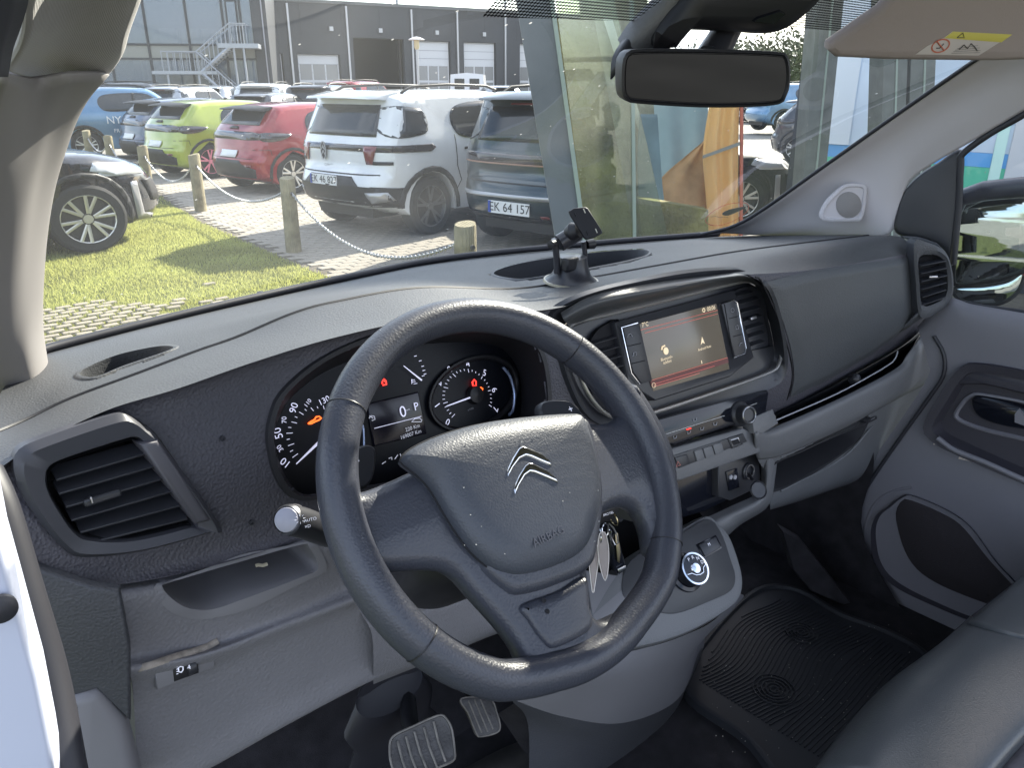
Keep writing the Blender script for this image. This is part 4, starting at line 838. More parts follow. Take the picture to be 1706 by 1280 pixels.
# ---- steering wheel
sw = empty('steering_wheel', tuple(HUB), 'black leatherette steering wheel with double chevron emblem and airbag cover', 'steering wheel')
RR = .172
rim = []; rad = []
for i in range(120):
    a = 2*pi*i/120; r = RR
    if sin(a) < -.80: r = RR*(1-.045*min(1, (-sin(a)-.80)/.15))     # flattened foot
    rim.append(WP.p(r*cos(a), r*sin(a), 0))
    sp_w = 1+.10*max(0, cos(2*(a))) ; rad.append((.0185*sp_w, .0165))
tube('rim', rim, rad, wheel_m, sw, 26, True, flat=CX)
for c in ((606, 640, 650, 622), ):
    pass
for a in (139, 38, 209, 319):
    a = radians(a); c = WP.p(RR*cos(a), RR*sin(a), 0); tg = -WP.ex*sin(a)+WP.ey*cos(a); rd_ = WP.ex*cos(a)+WP.ey*sin(a)
    q_ = 1+.10*max(0, cos(2*a)); tube('rim_seam', [c+CX*(.0185*q_*1.004*cos(k*pi/14))+rd_*(.0165*1.004*sin(k*pi/14)) for k in range(28)], .0007, black_m, sw, 5, True)
SPK = [(555, 800), (575, 815), (600, 818), (650, 800), (730, 765), (850, 725), (960, 705), (1012, 703), (1034, 688), (1046, 660), (1062, 640), (1125, 760), (1125, 900), (1090, 925), (1080, 885), (1070, 858), (1050, 842), (1022, 845), (994, 872), (979, 930), (974, 972), (981, 1010), (1000, 1032), (1045, 1020), (1030, 1100), (970, 1130), (890, 1125), (862, 1078), (835, 1042), (795, 998), (758, 958), (720, 947), (640, 950), (615, 940), (590, 920)]
sq = [WP.xy(*p) for p in SPK]; sq = [(v.x, v.y) for v in resamp([Vector((a, b, 0)) for a, b in sq], 150, True)]
sbody = relief('spoke_body', WP, sq, [(.012, -.024), (.003, -.020), (0, -.010), (.001, -.003), (.005, .003), (.011, .006)], wheel_m, sw, px=False, smooth=70)
b2 = WP.off(.004)
BO = [(700, 775), (760, 735), (850, 712), (950, 700), (976, 712), (992, 780), (997, 835), (991, 890), (977, 944), (920, 974), (862, 990), (840, 984), (802, 950), (785, 905), (745, 845)]
relief('hub_bezel', b2, BO, [(-.004, -.006), (0, .006), (.003, .010), (.008, .011)], wheel_m, sw, curve=110, smooth=70)
AB = [(675, 762), (690, 744), (735, 722), (800, 703), (870, 692), (945, 686), (972, 690), (988, 725), (1002, 785), (1005, 832), (992, 888), (972, 920), (930, 942), (880, 955), (850, 953), (822, 940), (788, 908), (755, 860), (722, 805), (690, 775)]
b3 = WP.off(.022)
dome('airbag_cover', b3, AB, [('i', .001, -.018), ('i', 0, -.010), ('i', .001, -.004), ('i', .003, 0), ('i', .006, .0028), ('s', .95, .0055), ('s', .86, .0082), ('s', .7, .0105), ('s', .45, .012), ('s', .2, .0125)], airbag_m, sw, 120)
strip_b = [b3.at(u, v)-b3.n*.011 for u, v in AB]
tube('cover_gap', resamp(strip_b, 100, True), .0012, void_m, sw, 6, True)
b4 = WP.off(.007)
relief('lower_spoke_insert', b4, [(868, 1010), (930, 985), (974, 962), (980, 1010), (986, 1035), (975, 1055), (925, 1080), (905, 1070), (880, 1035)], [(0, -.006), (0, .001), (.002, .0035), (.006, .005)], wheel_m, sw, curve=60, smooth=70)
lathe('dirt_mark', b4.at(900, 1003)+b4.n*.0058, b4.n, [(.0022, 0), (0, .0003)], void_m, sw, 12); lathe('dirt_mark', b4.at(906, 1021)+b4.n*.0058, b4.n, [(.0022, 0), (0, .0003)], void_m, sw, 12)
em = b3.off(.0105)
emb = mat('emblem_chrome', (.62, .62, .64), .12, metal=1)
for c in ([(844, 797), (842, 786), (852, 764), (862, 748), (868, 744), (876, 747), (900, 757), (914, 768), (917, 779), (900, 772), (882, 764), (874, 762), (864, 767), (853, 782)], [(856, 826), (853, 815), (862, 793), (872, 777), (879, 771), (886, 773), (910, 785), (926, 799), (928, 807), (910, 799), (888, 790), (881, 789), (873, 795), (863, 812)]):
    relief('emblem_chevron', em, c, [(0, 0), (0, .0018), (.0012, .0032), (.0022, .0034)], emb, sw)
text('AIRBAG', b3.off(.0095), 913, 895, .0105, mat('moulded_letters', (.075, .078, .095), .4), sw, h=.0012, ext=.0003, rot=.0)

# dust and lint on the wheel pad and scratches
sp_l = []
random.seed(21)
for i in range(22):
    p = b3.at(random.uniform(730, 985), random.uniform(720, 930))+b3.n*.0125; r = random.uniform(.0002, .0005); sp_l.append(box_vf(p, (r*2, r*2, r)))
T(join('dust_specks', sp_l, mat('dust', (.42, .42, .40), .9), sw, 0), kind='stuff')
# ---- keys hanging at the ignition
keys = empty('key_bunch', tuple(P(1012, 860, y=.56)), 'bunch of keys with clear plastic fobs hanging from the ignition', 'keys')
kf = Pl(P(1010, 870, y=.545), (-.2, -.95, .1))
slab('key_head', kf, [(990, 855), (1000, 850), (1027, 838), (1030, 850), (1015, 866), (996, 874)], -.006, .002, black_m, keys, bev=.001)
text('SRC/TEL', kf.off(.003), 1013, 856, .0045, wprint_m, keys, rot=.0)
def kring(u, v, r, ax_, m_=chrome_m, th=.0009, y=.545):
    c = P(u, v, y=y); ax_ = Vector(ax_).normalized(); e1 = ax_.orthogonal().normalized(); e2 = ax_.cross(e1)
    tube('key_ring', [c+(e1*cos(a)+e2*sin(a))*r for a in [i*2*pi/24 for i in range(24)]], th, m_, keys, 6, True)
kring(1022, 864, .010, (1, -.3, .2), mat('brass_ring', (.6, .5, .3), .25, metal=1)); kring(998, 892, .011, (.9, -.6, 0)); kring(1008, 884, .009, (.3, -1, .2)); kring(1018, 893, .010, (.7, -.8, .3))
fob = mat('clear_fob', (.62, .55, .54), .25, trans=.35, alpha=.8)
for o_, pts in ((0, [(988, 905), (996, 912), (997, 935), (992, 970), (988, 990), (984, 965), (982, 935)]), (1, [(999, 890), (1008, 888), (1014, 915), (1013, 950), (1008, 968), (1000, 945), (996, 915)])):
    relief('clear_key_fob', kf.off(.004+o_*.004), pts, [(.001, -.002), (0, -.001), (0, .001), (.001, .002)], fob, keys, curve=36)
    tube('fob_edge', resamp([kf.off(.007+o_*.004).at(u, v) for u, v in pts], 30, True), .0005, mat('fob_edge', (.8, .75, .74), .2), keys, 5, True)
slab('remote_key', kf.off(-.004), [(1014, 895), (1026, 888), (1034, 915), (1041, 948), (1030, 956), (1022, 952), (1016, 920)], -.005, .003, gloss_m, keys, bev=.0015)
slab('key_blade', kf.off(.001), [(1024, 890), (1028, 888), (1033, 920), (1031, 938), (1028, 936)], 0, .0015, mat('key_metal', (.55, .48, .33), .3, metal=1), keys, bev=.0003)
slab('remote_key_edge', kf.off(.0), [(1028, 948), (1041, 942), (1041, 950), (1030, 955)], 0, .002, chrome_m, keys, bev=.0003)
tube('key_clip', [kf.off(.008).at(u, v) for u, v in [(1014, 872), (1022, 880), (1028, 892), (1030, 905), (1024, 908), (1018, 896), (1013, 884)]], .0011, satchrome_m, keys, 6, True)

# ---- phone holder on the dash
ph = empty('phone_holder', tuple(P(951, 470, z=1.445)), 'black suction cup phone holder with tilted rectangular plate on the dash', 'phone holder')
pb = P(951, 470, y=.80)
lathe('suction_cup', pb, (0, -.05, 1), [(.0, 0), (.041, 0), (.041, .003), (.038, .005), (.030, .012), (.024, .028), (.022, .040), (.0, .042)], mat('holder_black', (.03, .03, .036), .3), ph, 40)
lathe('suction_rim', pb, (0, -.05, 1), [(.038, -.001), (.043, .001), (.042, .004), (.039, .004)], mat('clear_rim', (.5, .45, .33), .3, trans=.4), ph, 40)
hb = MT['holder_black']
tube('fork_arm', [P(928, 455, y=.80), P(928, 435, y=.80), P(924, 398, y=.80)], [(.006, .005), (.0045, .005), (.0055, .005)], hb, ph, 12)
tube('fork_arm', [P(971, 445, y=.80), P(975, 425, y=.80), P(972, 402, y=.80)], [(.006, .004), (.0045, .004), (.0045, .004)], hb, ph, 12)
box('cup_lever', P(950, 440, y=.785), (.026, .014, .02), black_m, ph, .003)
lathe('pivot_screw', P(920, 407, y=.795), (-1, -.2, 0), [(.006, -.005), (.006, .004), (0, .005)], black_m, ph, 16); lathe('pivot_knob', P(983, 407, y=.80), (1, -.1, 0), [(.007, -.008), (.008, .006), (0, .007)], black_m, ph, 16)
tube('tilting_arm', [P(932, 405, y=.80), P(945, 397, y=.795), P(962, 388, y=.785), P(968, 383, y=.78)], [.013, .013, .012, .009], hb, ph, 14)
lathe('ball_joint', P(955, 386, y=.785), (.2, -.8, .3), [(0, -.012), (.010, -.010), (.014, 0), (.010, .010), (0, .012)], black_m, ph, 18)
hp = Pl(P(976, 370, y=.765), (-.45, -.80, .38))
relief('holder_plate', hp, [(948, 352), (955, 347), (974, 345), (979, 347), (1003, 385), (1003, 389), (990, 396), (977, 399), (973, 396), (950, 358)], [(0, -.003), (0, .0005), (.0008, .0014)], black_m, ph)
for u, v in ((973, 352), (993, 385), (958, 358), (978, 389)):
    d = ray(u, v); a = hp.off(.0016).at(u-1, v-4); b = hp.off(.0016).at(u+2, v+3); tube('plate_clip', [a, b], (.0012, .0008), mat('clip_slot', (.6, .58, .5), .5) if v in (352, 385) else black_m, ph, 6)

# ---- passenger door
pdoor = empty('passenger_door', (1.66, .3, .75), 'passenger door with grey trim, recessed handle, dark speaker pocket and wing mirror', 'car door')
DX = 1.63
def dx(pts, x=DX): return [P(u, v, x=x) for u, v in pts]
loft('door_trim', [dx([(1528, 545), (1575, 498), (1620, 507), (1706, 522), (1800, 540)]), dx([(1532, 556), (1580, 515), (1620, 524), (1706, 540), (1800, 560)], 1.615), dx([(1545, 600), (1590, 560), (1640, 565), (1706, 575), (1800, 600)], 1.612), dx([(1540, 640), (1600, 640), (1640, 640), (1706, 650), (1800, 660)], 1.62), dx([(1455, 765), (1540, 760), (1620, 770), (1706, 800), (1800, 840)], 1.62), dx([(1395, 855), (1450, 850), (1560, 880), (1706, 940), (1800, 990)], 1.62), dx([(1420, 955), (1470, 980), (1560, 1010), (1706, 1060), (1800, 1090)], 1.62), dx([(1530, 1095), (1560, 1110), (1620, 1130), (1706, 1180), (1800, 1230)], 1.61)], door_m, pdoor, 90, 6, holes=[[(1552, 706), (1574, 668), (1606, 620), (1640, 612), (1722, 626), (1826, 655), (1826, 848), (1706, 798), (1596, 750), (1562, 732)]])
dpl = Pl(Vector((DX-.012, .4, .9)), (-1, -.02, .02))
DR = [(1558, 708), (1578, 672), (1610, 625), (1640, 618), (1720, 632), (1820, 660), (1820, 840), (1706, 790), (1600, 742), (1568, 725)]
rings('handle_recess', [[p+Vector((.012, 0, 0)) for p in toward(px3(dpl, DR, 0), -.018)], toward(px3(dpl, DR, .019), -.017), px3(dpl, DR, .016), [p.lerp(sum(px3(dpl, DR, 0), Vector())/len(DR), .04) for p in px3(dpl, DR, .002)], [p.lerp(sum(px3(dpl, DR, 0), Vector())/len(DR), .08) for p in px3(dpl, DR, -.012)]], doord_m, pdoor, 70, cap=True)
d2 = dpl.off(-.011)
relief('handle_bowl', d2, [(1590, 695), (1600, 672), (1615, 658), (1640, 655), (1740, 680), (1740, 735), (1680, 728), (1620, 712)], [(0, 0), (0, .004), (.004, .006), (.007, .002), (.010, -.01)], door_m, pdoor, curve=50)
relief('door_handle', d2.off(.008), [(1618, 665), (1640, 660), (1700, 675), (1740, 690), (1740, 715), (1700, 716), (1650, 705), (1625, 690)], [(0, -.006), (.002, 0), (.006, .003)], gloss_m, pdoor, curve=40)
relief('lock_tab', d2.off(.014), [(1690, 690), (1698, 680), (1712, 698), (1712, 712), (1690, 704)], [(0, -.006), (.001, .002)], door_m, pdoor)
relief('armrest_cap', dpl.off(.004), [(1585, 640), (1605, 624), (1640, 617), (1720, 630), (1820, 655), (1820, 680), (1706, 655), (1640, 640)], [(0, -.01), (0, .004), (.003, .007)], doord_m, pdoor, curve=50)
tube('recess_edge', resamp(dx([(1562, 730), (1590, 750), (1640, 770), (1706, 800), (1800, 842)], DX-.031), 40), .0055, door_m, pdoor, 10)
SPO = [(1452, 890), (1460, 860), (1478, 845), (1500, 828), (1520, 825), (1580, 850), (1620, 880), (1660, 935), (1710, 990), (1740, 1040), (1700, 1045), (1640, 1040), (1560, 1010), (1490, 975), (1460, 940)]
rings('speaker_pocket', [px3(dpl, SPO, .005), px3(dpl, SPO, .003), [p.lerp(sum(px3(dpl, SPO, 0), Vector())/len(SPO), .06) for p in px3(dpl, SPO, -.015)]], doord_m, pdoor, 80, cap=True)
SPI = [(1494, 865), (1500, 838), (1515, 832), (1580, 858), (1610, 880), (1650, 930), (1700, 985), (1720, 1020), (1660, 1010), (1560, 970), (1515, 930)]
relief('speaker_grille', dpl.off(-.008), SPI, [(0, -.004), (0, .004), (.003, .006)], mat('grille_cloth', (.028, .024, .027), .9, bump=(700, .9, 'noise')), pdoor, curve=50)
tube('pocket_edge', resamp(dx([(1520, 812), (1490, 818), (1462, 835), (1444, 870), (1440, 920), (1458, 975), (1500, 1010), (1560, 1040), (1640, 1066)], DX-.008), 50), .004, door_m, pdoor, 8)
tube('door_seal', resamp(dx([(1556, 560), (1572, 590), (1572, 625), (1550, 660), (1500, 730), (1452, 800), (1418, 860), (1420, 905), (1440, 960), (1485, 1040), (1530, 1100)], DX-.02), 60), .004, seal_m, pdoor, 8)
# window frame, quarter panel, pane
QP = [(1492, 388), (1494, 350), (1506, 318), (1530, 292), (1560, 272), (1602, 250), (1600, 330), (1592, 400), (1585, 445), (1570, 415), (1540, 400)]
relief('quarter_panel', Pl(P(1545, 350, x=1.665), (-1, -.15, .05)), QP, [(0, -.012), (0, -.002), (.004, .003), (.009, .004)], sat_m, pdoor, curve=70)
tube('window_seal', resamp([P(u, v, x=1.662) for u, v in [(1588, 440), (1592, 400), (1598, 330), (1600, 275), (1604, 256), (1650, 222), (1706, 190), (1780, 140)]], 60), (.008, .006), seal_m, pdoor, 10)
tube('sill_seal', [P(u, v, x=1.655) for u, v in [(1578, 500), (1640, 512), (1706, 520), (1800, 540)]], (.006, .004), seal_m, pdoor, 8)
vs = [P(u, v, x=1.668) for u, v in [(1583, 505), (1590, 440), (1600, 330), (1604, 255), (1800, 125), (1900, 560)]]
obj('door_window', vs, [(0, 1, 2, 3, 4, 5)], glassy('door_glass', (.9, .94, .93), .05, dirt=.5), pdoor, 0)
# wing mirror
mx = 1.80
MPx = Pl(P(1650, 410, x=mx), (-.90, -.42, .02))
MO2 = [(1588, 465), (1592, 410), (1598, 355), (1640, 330), (1680, 316), (1706, 312), (1740, 318), (1745, 400), (1715, 445), (1680, 462), (1640, 470), (1600, 476)]
relief('wing_mirror', MPx, MO2, [(.03, -.09), (.008, -.06), (-.004, -.02), (-.004, .003), (.003, .005), (.005, .001)], black_m, pdoor, curve=60)
mg = mat('wing_mirror_glass', (.42, .46, .45), .05, metal=1); relief('mirror_pane', MPx, MO2, [(.003, .001), (.004, .002)], mg, pdoor, curve=60)
MO3 = [(1590, 480), (1640, 476), (1680, 468), (1706, 452), (1700, 480), (1680, 500), (1650, 508), (1600, 500)]
relief('lower_mirror', MPx, MO3, [(.02, -.05), (-.003, -.01), (-.003, .003), (.003, .003), (.004, .0)], black_m, pdoor, curve=40); relief('lower_mirror_pane', MPx, MO3, [(.003, .0005), (.004, .001)], mg, pdoor, curve=40)
tube('mirror_arm', [P(u, v, x=mx-.04) for u, v in [(1592, 350), (1600, 330), (1640, 318), (1700, 312), (1760, 312)]], [.014, .018, .02, .02, .02], mat('arm_dark', (.05, .05, .07), .3), pdoor, 14)

# ---- passenger seat
seat = empty('passenger_seat', (1.05, .05, .65), 'dark leatherette passenger seat cushion with grey cloth centre', 'seat')
def zr(pts): return [P(u, v, z=z) for u, v, z in pts]
def sgrid(name, rows, m_, nu=40, sub=6): return loft(name, rows, m_, seat, nu, sub, thick=.01)
sgrid('seat_bolster', [zr([(1350, 1300, .90), (1415, 1215, .90), (1480, 1145, .90), (1560, 1085, .90), (1600, 1052, .90), (1622, 1030, .90)]), zr([(1372, 1290, .955), (1422, 1225, .955), (1500, 1140, .955), (1570, 1085, .955), (1612, 1055, .955), (1634, 1045, .955)]), zr([(1460, 1295, .985), (1500, 1230, .985), (1580, 1150, .985), (1640, 1100, .985), (1680, 1075, .985), (1706, 1060, .985)]), zr([(1590, 1330, .99), (1640, 1265, .99), (1700, 1200, .99), (1760, 1150, .99), (1800, 1120, .99), (1840, 1095, .99)]), zr([(1610, 1350, .975), (1660, 1280, .975), (1720, 1215, .975), (1780, 1160, .975), (1820, 1130, .975), (1850, 1110, .975)])], seatl_m)
sgrid('seat_cloth_panel', [zr([(1600, 1360, .965), (1655, 1285, .965), (1715, 1215, .965), (1780, 1160, .965)]), zr([(1700, 1400, .975), (1750, 1330, .975), (1800, 1270, .975), (1850, 1220, .975)])], seatf_m, 20, 4)
sgrid('outer_seat_bolster', [zr([(1612, 1050, .90), (1640, 1020, .90), (1706, 965, .90), (1800, 890, .90)]), zr([(1620, 1045, .955), (1655, 1015, .955), (1715, 970, .955), (1810, 900, .955)]), zr([(1680, 1062, .985), (1730, 1030, .985), (1790, 990, .985), (1860, 930, .985)]), zr([(1800, 1100, .99), (1850, 1060, .99), (1900, 1020, .99), (1960, 980, .99)])], seatl_m)
tube('seat_seam', resamp(zr([(1606, 1058, .953), (1640, 1052, .968), (1680, 1068, .983), (1730, 1100, .99)]), 20), .0022, black_m, seat, 6)
tube('seat_piping', resamp(zr([(1362, 1296, .93), (1418, 1222, .93), (1490, 1143, .93), (1566, 1086, .93), (1606, 1055, .93)]), 30), .003, seatl_m, seat, 8)
sgrid('seat_base', [zr([(1350, 1300, .90), (1415, 1215, .90), (1480, 1145, .90), (1560, 1085, .90), (1622, 1030, .90), (1706, 965, .90), (1800, 890, .90)]), [p+Vector((.0, -.02, -.25)) for p in zr([(1350, 1300, .90), (1415, 1215, .90), (1480, 1145, .90), (1560, 1085, .90), (1622, 1030, .90), (1706, 965, .90), (1800, 890, .90)])]], doord_m, 30, 3)

# ---- rubber mat in the passenger footwell
matm = mat('ribbed_rubber', (.010, .011, .015), .65)
rm = empty('floor_mat', (1.2, .6, .63), 'black ribbed rubber mat in the passenger footwell', 'floor mat')
ZM = .63
MM = [(1135, 1150), (1180, 1060), (1260, 985), (1330, 985), (1400, 1025), (1480, 1055), (1550, 1100), (1600, 1200), (1500, 1330), (1330, 1330), (1240, 1235)]
mpl = Pl((1.2, .6, ZM), (0, 0, 1))
relief('mat_sheet', mpl, MM, [(0, -.008), (0, .010), (.004, .012), (.010, .012), (.012, .004)], matm, rm, curve=60)
parts = []
cxm = P(1345, 1085, z=ZM)
for i in range(46):
    o = (i-23)*.0085
    row = []
    for k in range(40):
        t = (k-20)*.012
        p = Vector((cxm.x+t, cxm.y-.05+o+.012*sin(t*22+i*.05)*(1 if i > 20 else .2), ZM+.005))
        u, v = proj(p); ok = inpoly(u, v, [(a+(1345-a)*.08, b+(1150-b)*.08) for a, b in MM])
        if ok: row.append(p)
        else:
            if len(row) > 2: parts.append(tube_vf(row, .0018, 4))
            row = []
    if len(row) > 2: parts.append(tube_vf(row, .0018, 4))
for c, n in (((1335, 1055), 5), ((1290, 1150), 6)):
    cc = P(c[0], c[1], z=ZM+.006)
    for r in range(1, n): parts.append(tube_vf([cc+Vector((cos(a)*r*.008, sin(a)*r*.008, .001)) for a in [i*2*pi/24 for i in range(24)]], .0018, 4, True))
T(join('mat_ribs', parts, matm, rm), kind='stuff')
# crumbs on the mat
cr = []
for i in range(140):
    p = P(random.uniform(1180, 1560), random.uniform(1040, 1270), z=ZM+.008); r = random.uniform(.0005, .0014); cr.append(box_vf(p, (r, r, r)))
T(join('crumbs', cr, mat('crumb', (.35, .33, .3), .9), rm, 0), kind='stuff')
# ---- pedals and boot under the column
bp = empty('brake_pedal', tuple(P(700, 1240, z=.80)), 'ribbed square brake pedal with worn bright edges', 'pedal')
prm = mat('pedal_rubber', (.05, .048, .05), .6, bump=(200, .5, 'noise'), vary=.3, vscale=40); edg = mat('worn_edge', (.13, .12, .11), .45, vary=.4, vscale=60)
bpl = Pl(P(702, 1240, y=.66), (-.25, -.62, .75))
BP = [(649, 1248), (655, 1228), (690, 1210), (730, 1193), (742, 1197), (752, 1215), (757, 1250), (755, 1268), (725, 1282), (690, 1300), (665, 1300), (652, 1275)]
relief('pedal_pad', bpl, BP, [(0, -.012), (0, 0), (.002, .0018), (.004, .0005)], prm, bp, curve=50)
tube('pedal_edge', resamp(px3(bpl, BP, .0012), 60, True), .0016, edg, bp, 6, True)
for a, b in (((662, 1236), (682, 1300)), ((676, 1228), (698, 1296)), ((690, 1220), (713, 1288)), ((706, 1213), (728, 1280)), ((722, 1203), (742, 1270))):
    tube('pedal_rib', [bpl.at(*a)+bpl.n*.002, bpl.at((a[0]+b[0])/2-2, (a[1]+b[1])/2)+bpl.n*.002, bpl.at(*b)+bpl.n*.002], .0016, edg, bp, 6)
tube('pedal_arm', [bpl.at(700, 1240)-bpl.n*.01, bpl.at(690, 1200)-bpl.n*.05, bpl.at(690, 1100)-bpl.n*.12], .012, black_m, bp, 10)
ap = empty('accelerator_pedal', tuple(P(800, 1190, z=.80)), 'narrow ribbed accelerator pedal right of the brake pedal', 'pedal')
apl = Pl(P(800, 1190, y=.68), (-.2, -.7, .7))
AP = [(768, 1165), (815, 1165), (828, 1190), (833, 1212), (826, 1222), (800, 1228), (793, 1222), (780, 1190)]
relief('pedal_pad', apl, AP, [(0, -.01), (0, 0), (.002, .0015)], prm, ap, curve=40); tube('pedal_edge', resamp(px3(apl, AP, .001), 50, True), .0013, edg, ap, 6, True)
for a, b in (((780, 1168), (802, 1222)), ((790, 1166), (812, 1220)), ((800, 1166), (821, 1216))): tube('pedal_rib', [apl.at(*a)+apl.n*.0015, apl.at(*b)+apl.n*.0015], .0012, edg, ap, 6)
tube('pedal_arm', [apl.at(800, 1190)-apl.n*.01, apl.at(800, 1150)-apl.n*.05], .01, black_m, ap, 10)
rub = mat('column_boot_rubber', (.018, .018, .023), .5)
rings('steering_boot', [[P(u, v, y=y)+Vector((rx*cos(a), 0, 0))+Vector((0, -.6, -.8))*(rx*.0)+Vector((0, .5, .86))*(ry*sin(a)) for a in [i*2*pi/20 for i in range(20)]] for u, v, y, rx, ry in ((650, 1120, .78, .05, .02), (650, 1150, .76, .055, .03), (650, 1185, .76, .075, .03), (655, 1215, .77, .065, .03), (660, 1240, .78, .085, .02))], rub, colm, 40, cap=True, capstart=True)
loft('driver_mat', [[P(u, v, z=.64) for u, v in [(760, 1290), (860, 1240), (930, 1232)]], [P(u, v, z=.64) for u, v in [(840, 1360), (960, 1340), (1010, 1330)]]], mat('driver_mat_rubber', (.06, .055, .052), .7, vary=.5, vscale=12), van, 12, 4, thick=.006)
# roof lining above the cab (casts the cab's own shade)
relief('roof_lining', Pl((.9, .1, 1.98), (0, 0, -1)), [(-.82, -.42), (.82, -.42), (.82, .5), (-.82, .5)], [(0, 0), (0, .02)], fabric_m, van, px=False)

# ============================================================ OUTDOORS
HF = Vector((sin(AZ), cos(AZ), 0)); KH = FPX/cos(PITCH)
def G(u, D, z=0.0): # point at ground distance D along the view, under column u of the horizon
    return Vector((0, 0, z))+HF*D+R_*((u-853)/KH*D)
grass_m = mat('grass_soil', (.075, .085, .02), .95, vary=.35, vscale=3, bump=(60, 1, 'noise'))
blade_m = mat('grass_blade', (.29, .31, .10), .7, vary=.55, vscale=1.6, space='Object')
bt = blade_m.node_tree; tl = bt.nodes.new('ShaderNodeBsdfTranslucent'); tl.inputs[0].default_value = (.54, .55, .19, 1); ms = bt.nodes.new('ShaderNodeMixShader'); ms.inputs[0].default_value = .45
bt.links.new(bt.nodes['Principled BSDF'].outputs[0], ms.inputs[1]); bt.links.new(tl.outputs[0], ms.inputs[2]); bt.links.new(ms.outputs[0], bt.nodes['Material Output'].inputs['Surface'])
joint_m = mat('paving_joints', (.11, .095, .075), .95, vary=.2, vscale=20)
brick_m = mat('paving_brick', (.31, .28, .235), .85, vary=.25, vscale=5, bump=(60, .3, 'noise'), space='Object')
yard_m = mat('yard_asphalt', (.23, .215, .19), .9, vary=.18, vscale=.6, bump=(40, .4, 'noise'))
def sheet(name, pts, z, m_):
    return T(obj(name, [Vector((x, y, z)) for x, y in pts], [tuple(range(len(pts)))], m_, None, -1 and 0), kind='structure')
sheet('ground', [(-900, -900), (900, -900), (900, 900), (-900, 900)], -.012, yard_m)
EDGE = [(3.35, -3), (3.42, 5.2), (3.55, 7.3), (3.80, 10.45), (4.55, 14.9), (5.5, 20.3)]
pav = sheet('paving', [(x+.0, y) for x, y in EDGE]+[(9.0, 20.3), (8.0, -3)], -.004, joint_m)
lawn = sheet('lawn', [(-14, -3)]+[(x-.02, y) for x, y in EDGE]+[(-14, 24)], 0.0, grass_m)
def edge_x(y):
    for (x0, y0), (x1, y1) in zip(EDGE, EDGE[1:]):
        if y0 <= y <= y1: return x0+(x1-x0)*(y-y0)/(y1-y0)
    return 5.5
def brick_vf(c, L_, W_, h, b=.006, rz=0.0):
    vs = []; cr, sr = cos(rz), sin(rz)
    for dz, i in ((0, 0), (h-b*.6, 0), (h, b)):
        for a, d in ((-1, -1), (1, -1), (1, 1), (-1, 1)):
            x, y = a*(L_/2-i), d*(W_/2-i); vs.append(Vector((c[0]+x*cr-y*sr, c[1]+x*sr+y*cr, c[2]+dz)))
    return vs, grid_faces(4, 3, True)+[(8, 9, 10, 11)]
cand = []
for j in range(0, 150):
    for i in range(0, 26):
        x = 3.4+i*.208+(j % 2)*.104; y = 3.4+j*.107
        if x < edge_x(y)+.1 or x > 8.2: continue
        u, v = proj(Vector((x, y, 0)))
        if 230 < u < 930 and 200 < v < 500: cand.append(((Vector((x, y, 0))-CAM).length, x, y, u, v))
cand.sort(key=lambda c: c[0])
def vis(c): return (c[4] < 470-(c[3]-585)*.16)
bm1 = bpy.data.meshes.new('paving_brick'); v_, f_ = brick_vf((0, 0, 0), .2, .1, .012); bm1.from_pydata([tuple(v) for v in v_], [], f_); bm1.materials.append(brick_m)
seen = [c for c in cand if vis(c)]; near = seen[:300]; rest = seen[300:4200]
for c in near:
    o = bpy.data.objects.new('paving_brick', bm1); COL.objects.link(o); o.parent = pav
    o.location = (c[1]+random.uniform(-.002, .002), c[2]+random.uniform(-.002, .002), -.006+random.uniform(-.002, .002)); o.rotation_euler = (random.uniform(-.012, .012), random.uniform(-.012, .012), random.uniform(-.01, .01))
ob = join('paving_brick', [brick_vf((c[1], c[2], -.006+random.uniform(-.002, .002)), .2, .1, .012, rz=random.uniform(-.01, .01)) for c in rest], brick_m, pav, 0); T(ob, kind='stuff')
# stones showing through the worn lawn
stone_m = mat('lawn_paver', (.30, .265, .21), .85, vary=.3, vscale=9)
sm = bpy.data.meshes.new('lawn_paver'); v_, f_ = brick_vf((0, 0, 0), .11, .055, .03, .008); sm.from_pydata([tuple(v) for v in v_], [], f_); sm.materials.append(stone_m)
cnt = 0; ston = []
for j in range(44):
    for i in range(30):
        x = -.1+i*.135+(j % 2)*.065; y = 2.7+j*.10; u, v = proj(Vector((x, y, 0)))
        n_ = noise.noise(Vector((x*1.6, y*1.6, .3)))*4+random.uniform(-.9, .9)
        wear = (v-470)/45-max(0, u-260)/110
        if 60 < u < 560 and v < 600 and n_ < wear and x < edge_x(y)-.3: ston.append((x, y))
random.shuffle(ston); ston = ston[:290]
for x, y in ston:
    o = bpy.data.objects.new('lawn_paver', sm); COL.objects.link(o); o.parent = lawn; o.location = (x+random.uniform(-.01, .01), y+random.uniform(-.01, .01), -.004); o.rotation_euler = (random.uniform(-.03, .03), random.uniform(-.03, .03), random.uniform(-.1, .1))
